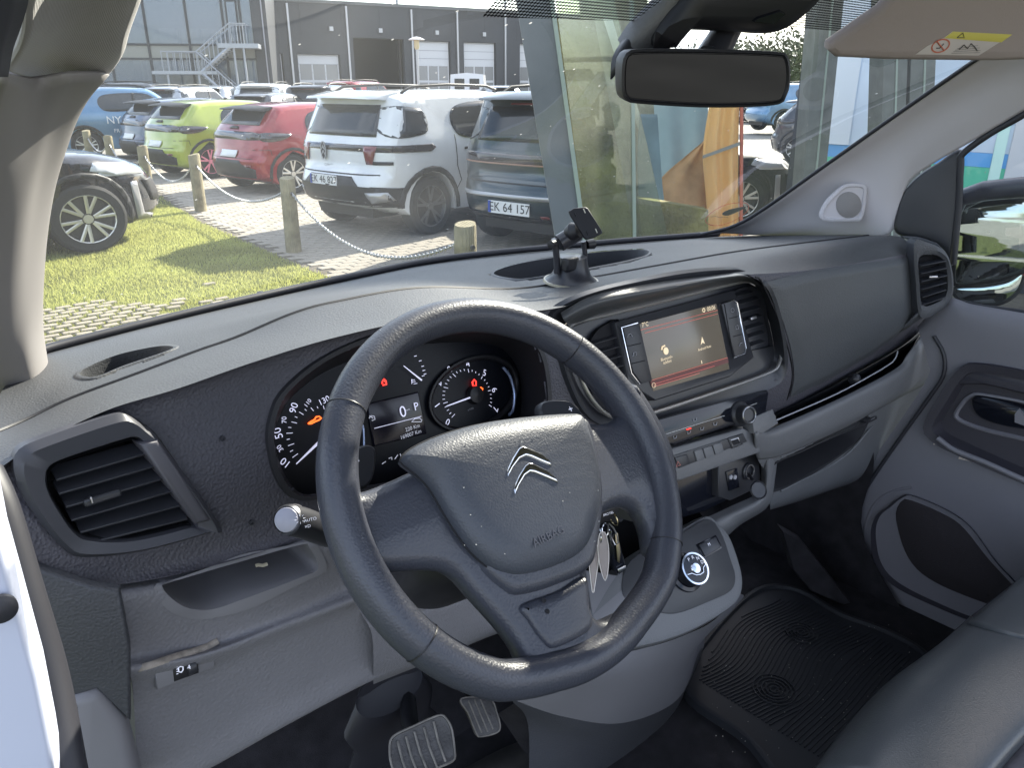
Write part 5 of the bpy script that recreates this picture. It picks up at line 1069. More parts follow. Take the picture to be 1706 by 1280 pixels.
# grass blades
vs = []; fs = []
def blades(n, x0, x1, y0, y1, hmin, hmax, w):
    for _ in range(n):
        y = random.uniform(y0, y1); x = random.uniform(x0, x1)
        if x > edge_x(y)-.03+random.uniform(-.03, .05): continue
        u, v = proj(Vector((x, y, 0)))
        if not (40 < u < 700 and 190 < v < 640): continue
        if y < 6 and random.random() < .82 and any(abs(x-a) < .05 and abs(y-b) < .028 for a, b in near_st.get((int(x*3), int(y*3)), ())): continue
        h = random.uniform(hmin, hmax); a = random.uniform(0, 6.28); dx_, dy_ = cos(a)*w, sin(a)*w; l = h*random.uniform(.1, .7); b = random.uniform(0, 6.28)
        k = len(vs); vs.extend([(x-dx_, y-dy_, 0), (x+dx_, y+dy_, 0), (x+cos(b)*l, y+sin(b)*l, h)]); fs.append((k, k+1, k+2))
near_st = {}
for a, b in ston:
    for di in (-1, 0, 1):
        for dj in (-1, 0, 1): near_st.setdefault((int(a*3)+di, int(b*3)+dj), []).append((a, b))
blades(90000, .5, 3.9, 2.2, 6.5, .012, .035, .0028); blades(110000, 0, 4.0, 6.5, 12.5, .015, .04, .005); blades(8000, 0, 5.5, 12.5, 19, .02, .05, .012)
me = bpy.data.meshes.new('grass'); me.from_pydata(vs, [], fs); me.materials.append(blade_m); g = bpy.data.objects.new('grass', me); COL.objects.link(g); T(g, 'short yellow green grass of the lawn strip', None, None, 'stuff')
# ---- wooden posts and chains
wood = mat('mossy_wood', (.27, .235, .15), .85, vary=.35, vscale=7, bump=(18, .8, 'weave')); 
chain_m = mat('galvanised_chain', (.5, .5, .5), .35, metal=.9)
H0 = 0.80
def top_at(u, v, h=H0): return P(u, v, z=h)
pt = [P(490, 420, z=0), P(335, 352, z=0), top_at(235, 243), top_at(178, 226), top_at(142, 217), top_at(774, 372)]
pl_ = ['mossy wooden post standing in front of the red car', 'mossy wooden post on the lawn edge before the lime hatchback', 'short wooden post behind the black car nose', 'far wooden post near the light blue car', 'farthest wooden post at the left pillar', 'pale wooden post just above the dashboard in front of the teal car']
for i, p in enumerate(pt):
    p = Vector((p.x, p.y, 0)); r = .082; zz = [0, .3, .6, H0-.025, H0-.004, H0]; rr = [r*1.04, r, r*.98, r*.97, r*.9, r*.5]
    root = empty('wooden_post', p, pl_[i], 'post', 'wooden chain posts along the lawn')
    vsx = []; n = 20; ph_ = random.random()*6
    for z, q in zip(zz, rr):
        for k in range(n):
            a = 2*pi*k/n; w = 1+.03*sin(3*a+ph_)+.02*sin(7*a+z*3); vsx.append(Vector((q*w*cos(a)+.01*z, q*w*sin(a), z+(.012*sin(a+ph_) if z > .7 else 0))))
    obj('post_shaft', vsx, grid_faces(n, len(zz), True)+[tuple(range((len(zz)-1)*n, len(zz)*n))], wood, root, 60, True)
    lathe('eye_bolt', Vector((0, -r, H0-.16)), (0, -1, 0), [(.018, -.01), (.018, .012), (0, .014)], MT['worn_edge'], root, 12, local=True)
def chain(a, b, sag, lab, n=None):
    L_ = (b-a).length*1.05; n = n or int(L_/.036); pts = [a.lerp(b, i/(n))+Vector((0, 0, -sag*4*(i/n)*(1-i/n))) for i in range(n+1)]; parts = []
    for i in range(n):
        c = (pts[i]+pts[i+1])/2; t = (pts[i+1]-pts[i]).normalized(); s1 = t.cross(Vector((0, 0, 1))).normalized(); s2 = t.cross(s1); e = s1 if i % 2 else s2
        parts.append(tube_vf([c+t*(.026*cos(k*pi/4))+e*(.013*sin(k*pi/4)) for k in range(8)], .0048, 5, True))
    T(join('chain', parts, chain_m), lab, 'chain', 'chains between the wooden posts')
zc = H0-.16
def at_z(p): return Vector((p.x, p.y, zc))
chain(at_z(pt[1])+Vector((0, -.09, 0)), at_z(pt[0])+Vector((0, .09, 0)), .26, 'sagging steel chain in front of the red and lime cars')
chain(at_z(pt[0])+Vector((0, -.09, 0)), at_z(pt[5])+Vector((0, .09, 0)), .33, 'sagging steel chain in front of the white car')
chain(at_z(pt[2])+Vector((0, -.09, 0)), at_z(pt[1])+Vector((0, .09, 0)), .3, 'sagging steel chain below the lime hatchback tail')
chain(at_z(pt[3])+Vector((0, -.09, 0)), at_z(pt[2])+Vector((0, .09, 0)), .3, 'short chain before the dark blue hatchback')
chain(at_z(pt[4])+Vector((0, -.09, 0)), at_z(pt[3])+Vector((0, .09, 0)), .2, 'farthest chain beside the light blue car')

# ---- cars
def paint(name, col, metal=.25, rough=.28): return mat('paint_'+name, col, rough, metal=metal, coat=1.0, crough=.04, vary=.10, vscale=2.5)
glass_c = mat('car_glass', (.016, .022, .03), .10, spec=.8); trim_c = mat('car_trim', (.02, .02, .022), .5); tyre_c = mat('tyre_rubber', (.022, .022, .022), .8)
lamp_r = mat('tail_lamp', (.16, .02, .025), .15, coat=1); lamp_d = mat('smoked_lamp', (.03, .025, .03), .1, coat=1); lamp_w = mat('head_lamp', (.55, .57, .6), .12, coat=1)
alloy = mat('alloy', (.62, .6, .56), .3, metal=.7); alloy_d = mat('dark_alloy', (.05, .05, .05), .35, metal=.5); pink_a = mat('pink_alloy', (.75, .25, .32), .4); plate_m = mat('number_plate', (.8, .8, .8), .4); plate_b = mat('plate_blue', (.03, .08, .4), .4); plate_k = mat('plate_ink', (.02, .02, .02), .5)
silver_t = mat('silver_trim', (.45, .45, .46), .35, metal=.6)
def arch(cx_, cz, r, zb, n=10):
    a0 = math.asin((cz-zb)/r); return [(cx_+r*cos(t), cz+r*sin(t)) for t in [-a0+(pi+2*a0)*i/n for i in range(n+1)]]
def curve2(pts, n):
    return [(v.x, v.y) for v in resamp([Vector((a, b, 0)) for a, b in pts], n)]
SHAPES = {
 'hatch': dict(W=.885, belt=.93, roof=1.43, tum=.26, wb=2.54, r=.325, ar=.375, top=[(-.62, .26), (-.69, .42), (-.70, .56), (-.63, .66), (-.60, .80), (-.55, .98), (-.43, 1.10), (-.15, 1.34), (0, 1.405), (.5, 1.44), (1.1, 1.43), (1.5, 1.365), (2.2, .99), (2.8, .90), (3.2, .76), (3.34, .55), (3.36, .36), (3.28, .22)]),
 'suv': dict(W=.925, belt=1.08, roof=1.66, tum=.17, wb=2.67, r=.35, ar=.405, top=[(-.66, .36), (-.78, .44), (-.82, .62), (-.76, .74), (-.70, .82), (-.70, 1.02), (-.64, 1.14), (-.44, 1.50), (-.40, 1.60), (-.1, 1.64), (.5, 1.665), (1.3, 1.65), (1.65, 1.57), (2.25, 1.14), (2.9, 1.06), (3.3, .92), (3.45, .68), (3.46, .42), (3.38, .28)]),
}
def car(kind, name, origin, rz, pm, lab, cat_='car', group='cars parked on the dealer forecourt', dz=0, bits=(), rimm=None, spokes=5, plate=None, full=True, dark=False):
    S = SHAPES[kind]; W = S['W']; root = empty(name, (origin[0], origin[1], dz), lab, cat_, group, rz)
    zb = S['top'][0][1]-.06; sil = curve2(S['top'], 90)
    sil = sil+[(S['wb']+S['ar']+.02, zb-.02)]+arch(S['wb'], S['r'], S['ar'], zb-.02)[0:]+[(S['wb']/2, zb-.04)]+arch(0, S['r'], S['ar'], zb-.02)
    xr, xf = S['top'][0][0]-.1, S['top'][-1][0]+.08
    bm = bmesh.new(); n = len(sil)
    cur = [(a, b) for a, b in sil]; prof = [(0, 0), (.0, .45), (.004, .68), (.018, .84), (.045, .94), (.09, 1.0)]
    lay = []
    for ins, f in prof:
        q = inset2(cur, ins) if ins else cur
        if ins:  # keep the wheel arches crisp
            q = [b if i >= 92 else a for i, (a, b) in enumerate(zip(q, cur))]
        lay.append((q, f*W))
    side = {}
    for s in (1, -1):
        V = []
        for q, y in lay: V.append([bm.verts.new((a, y*s, b)) for a, b in q])
        side[s] = V
    for s in (1, -1):
        V = side[s]
        for k in range(len(V)-1):
            if k == 0 and s == -1: pass
            for i in range(n): bm.faces.new([V[k][i], V[k][(i+1) % n], V[k+1][(i+1) % n], V[k+1][i]] if s == 1 else [V[k][(i+1) % n], V[k][i], V[k+1][i], V[k+1][(i+1) % n]])
        f = bm.faces.new(V[-1]) if s == 1 else bm.faces.new(list(reversed(V[-1])))
        gm = bmesh.ops.triangulate(bm, faces=[f])
    bmesh.ops.remove_doubles(bm, verts=bm.verts, dist=.0004)
    fl = [f for f in bm.faces if abs(f.calc_center_median().y) > W*.9 and len(f.verts) == 3]
    for z in [.3+i*.06 for i in range(24)]:
        geom = [e for e in bm.edges]+[f for f in bm.faces]+[v for v in bm.verts]; bmesh.ops.bisect_plane(bm, geom=geom, dist=1e-5, plane_co=(0, 0, z), plane_no=(0, 0, 1))
    for x in [xr+i*(xf-xr)/44 for i in range(1, 44)]:
        geom = [e for e in bm.edges]+[f for f in bm.faces]+[v for v in bm.verts]; bmesh.ops.bisect_plane(bm, geom=geom, dist=1e-5, plane_co=(x, 0, 0), plane_no=(1, 0, 0))
    def deform(x, y, z):
        t = abs(y)/W; k = 1.0
        if z > S['belt']: w = min(1, (z-S['belt'])/(S['roof']-S['belt'])); k -= S['tum']*w**1.15
        else: w = (S['belt']-z)/S['belt']; k *= 1-.035*max(0, 1-abs(w-.35)/.2)*0 - (.10*max(0, w-.62)) + .012*sin(w*9)
        if x < 0: e = min(1, max(0, -x/abs(xr))); k *= 1-.13*e**2
        else: e = max(0, (x-1.9)/(xf-1.9)); k *= 1-.20*e**2.2
        x2 = x
        if x < 0: x2 = x+.16*t**3*min(1, max(0, -x/abs(xr)))**1.5
        if x > 2.3: x2 = x-.42*t**3*min(1, (x-2.3)/(xf-2.3))**1.5
        return x2, y*k, z
    for v in bm.verts: v.co = deform(*v.co)
    bmesh.ops.recalc_face_normals(bm, faces=bm.faces)
    me = bpy.data.meshes.new('car_body'); bm.to_mesh(me); bm.free()
    for p in me.polygons: p.use_smooth = True
    me.set_sharp_from_angle(angle=radians(48)); me.materials.append(pm)
    ob = bpy.data.objects.new('car_body', me); COL.objects.link(ob); ob.parent = root
    B = BVHTree.FromPolygons([v.co for v in me.vertices], [tuple(p.vertices) for p in me.polygons])
    def patch(nm, face, poly, m_, off=.004, parent=root, sm_=0, step=.07):
        b = bmesh.new(); q = curve2(poly+[poly[0]], sm_)[:-1] if sm_ else poly
        if sm_: q = [(v.x, v.y) for v in resamp([Vector((a, c, 0)) for a, c in poly], sm_, True)]
        f = b.faces.new([b.verts.new((a, c, 0)) for a, c in q]); bmesh.ops.triangulate(b, faces=[f])
        xs = [a for a, c in q]; ys = [c for a, c in q]
        for ax, lo, hi in ((0, min(xs), max(xs)), (1, min(ys), max(ys))):
            t = lo+step
            while t < hi:
                bmesh.ops.bisect_plane(b, geom=list(b.verts)+list(b.edges)+list(b.faces), dist=1e-5, plane_co=(t, 0, 0) if ax == 0 else (0, t, 0), plane_no=(1, 0, 0) if ax == 0 else (0, 1, 0)); t += step
        for v in b.verts:
            a, c = v.co.x, v.co.y
            if face == 'R': o_, d_ = Vector((a, -3, c)), Vector((0, 1, 0))
            elif face == 'L': o_, d_ = Vector((a, 3, c)), Vector((0, -1, 0))
            elif face == 'B': o_, d_ = Vector((-4, a, c)), Vector((1, 0, 0))
            elif face == 'F': o_, d_ = Vector((8, a, c)), Vector((-1, 0, 0))
            else: o_, d_ = Vector((a, c, 4)), Vector((0, 0, -1))
            h = B.ray_cast(o_, d_)
            if h[0] is None: h = B.find_nearest(o_+d_*(3 if face in 'RL' else 4.5))
            nn = h[1] if h[1].dot(d_) < 0 else -h[1]
            v.co = h[0]-d_*off*.5+nn*off*.6
        if m_ is glass_c:
            for _k in range(4): bmesh.ops.smooth_vert(b, verts=[v for v in b.verts if not v.is_boundary], factor=.5, use_axis_x=True, use_axis_y=True, use_axis_z=True)
        mm = bpy.data.meshes.new(nm); b.to_mesh(mm); b.free()
        for p in mm.polygons: p.use_smooth = True
        mm.materials.append(m_); o = bpy.data.objects.new(nm, mm); COL.objects.link(o); o.parent = parent
        md = o.modifiers.new('t', 'SOLIDIFY'); md.thickness = .006; md.offset = 0
        return o
    # underbody fills the hollow between the wheel arches
    obj('underbody', *box_vf(((xr+xf)/2, 0, .42), (abs(xf-xr)-.35, W*1.1, .38)), trim_c, root, 0, True)
    for sx, ax_ in ((0, 'rear'), (S['wb'], 'front')):
        for s in (1, -1):
            c = Vector((sx, s*(W-.115), S['r'])); r = S['r']; ax2 = Vector((0, s, 0))
            tp_ = [(r*.62, -.09), (r*.90, -.11), (r*.98, -.09), (r, -.04), (r, .04), (r*.98, .085), (r*.90, .105), (r*.72, .10), (r*.68, .085)]
            w = lathe('wheel', c, ax2, tp_, tyre_c, root, 36, local=True)
            lathe('rim', c, ax2, [(r*.72, .095), (r*.70, .10), (r*.66, .085), (r*.62, .05), (r*.30, .04), (0, .045)], alloy_d, w, 30, local=True)
            rm_ = rimm or alloy; parts = []
            for k in range(spokes):
                for da in (-.13, .13):
                    a = 2*pi*k/spokes+.3; e = Vector((cos(a+da*.35), 0, sin(a+da*.35))); e2 = Vector((cos(a+da*1.5), 0, sin(a+da*1.5)))
                    p0 = c+ax2*.075+e*r*.16; p1 = c+ax2*.09+e2*r*.69; parts.append(tube_vf([p0, p1], (.008, .017), 6, flat=ax2))
            parts.append(tube_vf([c+ax2*.09+Vector((cos(t), 0, sin(t)))*r*.69 for t in [i*pi/14 for i in range(28)]], .008, 5, True)); parts.append(tube_vf([c+ax2*.05, c+ax2*.085], r*.13, 14))
            join('spokes', parts, rm_, w, 50, True)
    for bit in bits:
        nm, face, poly, m_ = bit[:4]; kw = bit[4] if len(bit) > 4 else {}
        for fc in (('R', 'L') if face == 'S' else (face,)): patch(nm, fc, poly, m_, **kw)
    if plate:
        s, z0, yc, pw = plate; h = B.ray_cast(Vector((-4, yc, z0)), Vector((1, 0, 0))); x0 = h[0].x-.022
        pr = obj('number_plate', *box_vf((x0, yc, z0), (.012, pw, pw*.23)), plate_m, root, 0, True)
        obj('plate_band', *box_vf((x0-.003, yc+pw*.46, z0), (.012, pw*.07, pw*.22)), plate_b, pr, 0, True)
        # lettering in car space
        pl2 = Pl((x0-.009, yc-pw*.03, z0), (-1, 0, 0)); t = text(s, pl2, 0, 0, pw*.235, plate_k, None, px=False, h=.001)
        mw = t.matrix_world.copy(); t.parent = pr; t.matrix_parent_inverse = Matrix(); t.matrix_local = mw
    return root, B
def mirror(q): return [(-a, b) for a, b in q]
HS = [('side_window', 'S', [(.38, .98), (.34, 1.10), (.42, 1.24), (.62, 1.31), (1.0, 1.335), (1.35, 1.325), (1.75, 1.12), (1.92, .99), (1.2, .965), (.7, .955)], glass_c, dict(sm_=60)),
      ('door_pillar', 'S', [(1.08, .965), (1.15, .965), (1.13, 1.335), (1.07, 1.335)], trim_c, dict(off=.009)),
      ('rear_window', 'B', [(-.60, 1.10), (-.50, 1.33), (.50, 1.33), (.60, 1.10)], glass_c, dict(off=.005)),
      ('wheel_arch_trim', 'S', [(x, z) for x, z in arch(0, .325, .43, .22, 12)]+list(reversed([(x, z) for x, z in arch(0, .325, .385, .22, 12)])), trim_c, dict(off=.008)),
      ('wheel_arch_trim', 'S', [(x, z) for x, z in arch(2.54, .325, .43, .22, 12)]+list(reversed([(x, z) for x, z in arch(2.54, .325, .385, .22, 12)])), trim_c, dict(off=.008)),
      ('rear_light_band', 'B', [(-.72, .88), (-.72, .98), (-.55, 1.0), (.55, 1.0), (.72, .98), (.72, .88), (.5, .875), (-.5, .875)], lamp_d, dict(off=.007)),
      ('tail_light', 'S', [(-.46, .86), (-.46, .98), (-.25, .985), (.0, .96), (-.02, .93), (-.2, .87)], lamp_d, dict(off=.008, sm_=30)),
      ('rear_bumper_insert', 'B', [(-.62, .28), (-.66, .42), (-.40, .50), (-.35, .56), (.35, .56), (.40, .50), (.66, .42), (.62, .28)], trim_c, dict(off=.006)),
      ('tailgate_handle', 'B', [(-.14, 1.04), (-.10, 1.075), (.10, 1.075), (.14, 1.04)], trim_c, dict(off=.012)),
      ('number_plate', 'B', [(-.24, .60), (-.24, .71), (.24, .71), (.24, .60)], plate_m, dict(off=.014)),
      ('tailgate_seam', 'B', [(-.62, .585), (-.62, .592), (.62, .592), (.62, .585)], trim_c, dict(off=.002)), ('bumper_seam', 'S', [(-.56, .72), (-.56, .728), (-.38, .735), (-.36, .64), (-.367, .64), (-.387, .727)], trim_c, dict(off=.002)),
      ('door_seam', 'S', [(.38, .40), (.386, .40), (.44, .62), (.40, .80), (.386, .97), (.38, .97), (.39, .80), (.432, .62)], trim_c, dict(off=.003)), ('door_seam', 'S', [(1.10, .30), (1.106, .30), (1.11, .96), (1.104, .96)], trim_c, dict(off=.003)),
      ('door_handle', 'S', [(.46, .86), (.46, .885), (.66, .89), (.66, .865)], trim_c, dict(off=.014)), ('sill_trim', 'S', [(.42, .22), (.42, .30), (2.12, .28), (2.12, .22)], trim_c, dict(off=.006)),
      ('reflector', 'B', [(-.6, .46), (-.6, .49), (-.48, .49), (-.48, .46)], lamp_r, dict(off=.012)), ('reflector', 'B', [(.6, .46), (.6, .49), (.48, .49), (.48, .46)], lamp_r, dict(off=.012))]
def hatch_extra(root):
    obj('spoiler', *join_rings([[(-.34, y, 1.365+dz*.0) for y in (-.58, 0, .58)]]), trim_c, root, 0, True) if False else None
    pts = [(-.16, 1.40), (-.42, 1.365), (-.44, 1.345), (-.30, 1.335), (-.14, 1.36)]; vs = []; 
    for y in (-.56, -.5, -.2, .2, .5, .56):
        k = .07 if abs(y) > .52 else 0
        vs += [Vector((x+k, y, z-.2*abs(y)**3*.6)) for x, z in pts]
    obj('spoiler', vs, grid_faces(5, 6, True)+[(0, 1, 2, 3, 4), (25, 26, 27, 28, 29)], trim_c, root, 50, True)
    for s in (-1, 1):
        vs, fs = box_vf((1.78, s*.98, 1.0), (.12, .16, .13)); o = obj('door_mirror', vs, fs, trim_c, root, 0, True); md = o.modifiers.new('b', 'BEVEL'); md.width = .03; md.segments = 3
TW = .77
def place(contact, rz, tw=TW):   # rear axle centre from the right rear wheel's foot
    return Vector((contact.x-sin(rz)*tw, contact.y+cos(rz)*tw, 0))
rz0 = radians(7)
blue_p = paint('dark_blue', (.03, .05, .10)); lime_p = paint('lime', (.34, .40, .06), .1); red_p = paint('red', (.26, .006, .014), .3); wht_p = paint('white', (.72, .73, .74), 0); teal_p = paint('teal', (.016, .036, .046), .3)
lb_p = paint('light_blue', (.12, .24, .38), .4); blk_p = paint('black', (.012, .013, .018), .3, .2); sil_p = paint('silver', (.4, .42, .45), .6); dk_p = paint('charcoal', (.05, .055, .065), .4)
for u, v, pm, lab, rm_ in ((488, 322, red_p, 'red hatchback seen from behind beside the white car', alloy), (352, 297, lime_p, 'lime green hatchback with pink wheel spokes', pink_a)):
    o = place(P(u, v, z=0), rz0); r_, B_ = car('hatch', 'parked_car', o, rz0, pm, lab, bits=HS, rimm=rm_); hatch_extra(r_)
o = place(P(352, 297, z=0), rz0)+Vector((.35, 2.75, 0)); r_, B_ = car('hatch', 'parked_car', o, rz0, blue_p, 'dark blue hatchback beyond the lime green one', bits=HS); hatch_extra(r_)
# white car
SB_ = [('rear_window', 'B', [(-.63, 1.16), (-.56, 1.50), (.56, 1.50), (.63, 1.16)], glass_c, dict(off=.006)),
       ('quarter_window', 'S', [(-.52, 1.17), (-.44, 1.46), (-.20, 1.48), (-.02, 1.42), (.0, 1.26), (-.10, 1.18)], glass_c, dict(off=.006, sm_=40)),
       ('side_window', 'S', [(.42, 1.22), (.40, 1.38), (.55, 1.49), (1.0, 1.53), (1.5, 1.50), (1.85, 1.25), (1.95, 1.16), (1.2, 1.13), (.6, 1.12)], glass_c, dict(off=.006, sm_=70)),
       ('door_pillar', 'S', [(1.15, 1.13), (1.22, 1.13), (1.2, 1.53), (1.14, 1.53)], trim_c, dict(off=.011)),
       ('light_band', 'B', [(-.84, 1.0), (-.84, 1.07), (.84, 1.07), (.84, 1.0)], lamp_d, dict(off=.008)),
       ('light_band', 'S', [(-.62, .995), (-.62, 1.07), (.02, 1.075), (.08, 1.035), (.0, .99)], lamp_d, dict(off=.008)),
       ('tail_light', 'B', [(.54, .86), (.50, 1.06), (.68, 1.06), (.62, .86)], lamp_r, dict(off=.012)), ('tail_light', 'B', [(-.54, .86), (-.50, 1.06), (-.68, 1.06), (-.62, .86)], lamp_r, dict(off=.012)),
       ('light_bar', 'B', [(-.62, .855), (-.62, .895), (-.84, .895), (-.84, .86)], trim_c, dict(off=.008)), ('light_bar', 'B', [(.62, .855), (.62, .895), (.84, .895), (.84, .86)], trim_c, dict(off=.008)),
       ('rear_bumper', 'B', [(-.86, .40), (-.88, .60), (-.5, .62), (-.38, .72), (.38, .72), (.5, .62), (.88, .60), (.86, .40)], trim_c, dict(off=.008)),
       ('bumper_side', 'S', [(-.70, .38), (-.72, .62), (-.44, .60), (-.41, .38)], trim_c, dict(off=.008)),
       ('bumper_vent', 'B', [(-.62, .43), (-.58, .55), (-.80, .56), (-.84, .46)], silver_t, dict(off=.014)), ('bumper_vent', 'B', [(.62, .43), (.58, .55), (.80, .56), (.84, .46)], silver_t, dict(off=.014)),
       ('wheel_arch_trim', 'S', arch(0, .35, .475, .30, 12)+list(reversed(arch(0, .35, .41, .30, 12))), trim_c, dict(off=.009)), ('wheel_arch_trim', 'S', arch(2.67, .35, .475, .30, 12)+list(reversed(arch(2.67, .35, .41, .30, 12))), trim_c, dict(off=.009)),
       ('tailgate_seam', 'B', [(-.72, .74), (-.72, .752), (.72, .752), (.72, .74)], trim_c, dict(off=.002)),
       ('door_seam', 'S', [(.34, .40), (.346, .40), (.52, .62), (.44, .80), (.42, 1.16), (.412, 1.16), (.43, .80), (.51, .62)], trim_c, dict(off=.003)),
       ('door_handle', 'S', [(.56, .98), (.56, 1.01), (.80, 1.015), (.80, .985)], trim_c, dict(off=.012))]
def suv_extra(root, rm_=trim_c, col=None):
    for s in (-1, 1):
        tube('roof_rail', [Vector((x, s*.62, z)) for x, z in [(-.15, 1.63), (0, 1.695), (.6, 1.72), (1.3, 1.705), (1.5, 1.655)]], .018, rm_, root, 8, local=True)
        vs, fs = box_vf((1.88, s*1.03, 1.16), (.13, .2, .16)); o = obj('door_mirror', vs, fs, trim_c, root, 0, True); md = o.modifiers.new('b', 'BEVEL'); md.width = .04; md.segments = 3
    pts = [(-.30, 1.655), (-.60, 1.60), (-.62, 1.575), (-.44, 1.56), (-.30, 1.60)]; vs = []
    for y in (-.62, -.56, -.2, .2, .56, .62):
        k = .1 if abs(y) > .6 else 0; vs += [Vector((x+k, y, z-.05*abs(y)**3)) for x, z in pts]
    obj('spoiler', vs, grid_faces(5, 6, True)+[(0, 1, 2, 3, 4), (25, 26, 27, 28, 29)], col or trim_c, root, 50, True)
rzw = radians(8); o = place(P(712, 390, z=0), rzw, .81)
wr_, WB = car('suv', 'parked_car', o, rzw, wht_p, 'white family car with chevron badge and dark light band, parked rear towards us', bits=SB_, rimm=mat('grey_alloy', (.2, .2, .2), .35, metal=.6), plate=('EK 46 827', .665, .08, .50)); suv_extra(wr_, col=wht_p)
h = WB.ray_cast(Vector((-4, 0.16, 1.0)), Vector((1, 0, 0)))[0]
bp_ = Pl((h.x-.03, .16, 0.99), (-1, 0, 0)); oval = [(.05*cos(a), .105*sin(a)) for a in [i*pi/12 for i in range(24)]]
def local_relief(nm, pl, poly, prof, m_, root, **k): return relief(nm, pl, poly, prof, m_, root, px=False, local=True, **k)
local_relief('badge_ring', bp_, oval, [(0, 0), (0, .008), (.010, .008), (.010, 0)], silver_t, wr_, cap=False)
local_relief('badge_plate', bp_, oval, [(.005, -.01), (.008, .003)], lamp_d, wr_)
for dz_ in (-.03, .025): local_relief('badge_chevron', bp_, [(-.030, -.028+dz_), (0, .014+dz_), (.030, -.028+dz_), (.030, -.008+dz_), (0, .034+dz_), (-.030, -.008+dz_)], [(0, 0), (0, .008)], silver_t, wr_)
def local_text(s, root, x, y, z, size, m_, nrm=(-1, 0, 0)):
    pl2 = Pl((x, y, z), nrm); t = text(s, pl2, 0, 0, size, m_, None, px=False, h=.001); mw = t.matrix_world.copy(); t.parent = root; t.matrix_local = mw; return t
local_text('CITROËN', wr_, h.x-.005, .1, .82, .045, MT['tweeter_mesh']); 
# teal car
TB_ = [b for b in SB_ if b[0] not in ('light_band', 'tail_light', 'light_bar', 'rear_bumper', 'bumper_vent', 'bumper_side')]+[
       ('light_band', 'B', [(-.86, .94), (-.84, 1.04), (.84, 1.04), (.86, .94)], lamp_d, dict(off=.01)), ('light_line', 'B', [(-.80, .93), (-.80, .945), (.80, .945), (.80, .93)], mat('copper_strip', (.35, .2, .14), .4), dict(off=.014)),
       ('bumper_strip', 'B', [(-.86, .60), (-.86, .64), (.86, .64), (.86, .60)], silver_t, dict(off=.014)), ('rear_bumper', 'B', [(-.84, .34), (-.86, .42), (-.5, .40), (.5, .40), (.86, .42), (.84, .34)], trim_c, dict(off=.01)),
       ('exhaust_trim', 'B', [(-.74, .40), (-.72, .46), (-.56, .46), (-.58, .40)], silver_t, dict(off=.02)), ('reflector', 'B', [(-.5, .42), (-.5, .45), (-.4, .45), (-.4, .42)], lamp_r, dict(off=.02)),
       ('brake_light', 'B', [(-.25, 1.515), (-.25, 1.54), (.25, 1.54), (.25, 1.515)], lamp_r, dict(off=.02))]
L0 = P(768, 330, z=.5); rzt = radians(9); o = Vector((L0.x+.70, L0.y-.80, 0))
tr_, TBV = car('suv', 'parked_car', o, rzt, teal_p, 'dark teal car with plate EK 64 157, parked rear towards us', bits=TB_, plate=('EK 64 157', .50, -.02, .56)); suv_extra(tr_, col=teal_p)
# light blue car with lettering
o = Vector((5.45, 22.0, 0)); lbr, LBB = car('suv', 'parked_car', o, radians(-14), lb_p, 'light blue car with white lettering on its doors', bits=SB_[1:4]+SB_[13:15]+[('windscreen', 'F', [(-.62, 1.16), (-.52, 1.56), (.52, 1.56), (.62, 1.16)], glass_c, {})]); suv_extra(lbr)
hh = LBB.ray_cast(Vector((1.1, -3, .9)), Vector((0, 1, 0)))[0]
local_text('NY ë-C3', lbr, .95, hh.y-.03, .92, .24, MT['number_plate'], (0, -1, 0)); local_text('FRA 189.990', lbr, .95, hh.y-.03, .68, .12, MT['number_plate'], (0, -1, 0))
# black cars, noses to the right
NB = HS[:5]+[('head_light', 'F', [(-.84, .70), (-.80, .80), (-.56, .77), (-.50, .68)], lamp_w, dict(off=.012)), ('head_light', 'F', [(.84, .70), (.80, .80), (.56, .77), (.50, .68)], lamp_w, dict(off=.012)), ('head_light', 'S', [(2.62, .76), (2.66, .83), (3.0, .80), (3.12, .70), (2.9, .69)], lamp_w, dict(off=.008)),
       ('front_grille', 'F', [(-.5, .40), (-.56, .62), (.56, .62), (.5, .40)], trim_c, dict(off=.01)), ('windscreen', 'F', [(-.62, 1.03), (-.50, 1.35), (.50, 1.35), (.62, 1.03)], glass_c, {}), ('bumper_blade', 'S', [(3.0, .25), (2.98, .62), (3.05, .62), (3.08, .30), (3.2, .27), (3.2, .22)], silver_t, dict(off=.01)),
       ('rear_light_band', 'B', HS[5][2], lamp_d, {}), ('tail_light', 'S', HS[6][2], lamp_d, {})]
c = P(150, 418, z=0); rzb = radians(3); o = Vector((c.x-2.54*cos(rzb)-sin(rzb)*TW, c.y-2.54*sin(rzb)+cos(rzb)*TW, 0))
o = Vector((c.x-2.54*1.26*cos(rzb)-sin(rzb)*TW, c.y-2.54*1.26*sin(rzb)+cos(rzb)*TW, 0)); br, _ = car('hatch', 'parked_car', o, rzb, blk_p, 'glossy black car parked on the lawn, nose to the right, by the left pillar', bits=NB, rimm=alloy, spokes=6)
br.scale = (1.26, 1.1, 1.13)
def dup_car(src, loc, rz, lab, pm=None, dz=0, sc=1.0, group='cars parked on the dealer forecourt'):
    r = src.copy(); COL.objects.link(r); r.location = (loc[0], loc[1], dz); r.rotation_euler = (0, 0, rz); r.scale = (sc, sc, sc); r['label'] = lab; r['group'] = group
    for ch in list(src.children):
        c = ch.copy(); COL.objects.link(c); c.parent = r
        if pm and ch.name.startswith(('car_body', 'spoiler')): c.data = ch.data.copy(); c.data.materials.clear(); c.data.materials.append(pm)
        for g_ in ch.children: d = g_.copy(); COL.objects.link(d); d.parent = c
    return r
dup_car(br, o+Vector((-.25, 3.2, 0)), rzb, 'second black car behind the first, only its bonnet in view')
red_root = [x for x in bpy.data.objects if x.get('label', '').startswith('red hatch')][0]
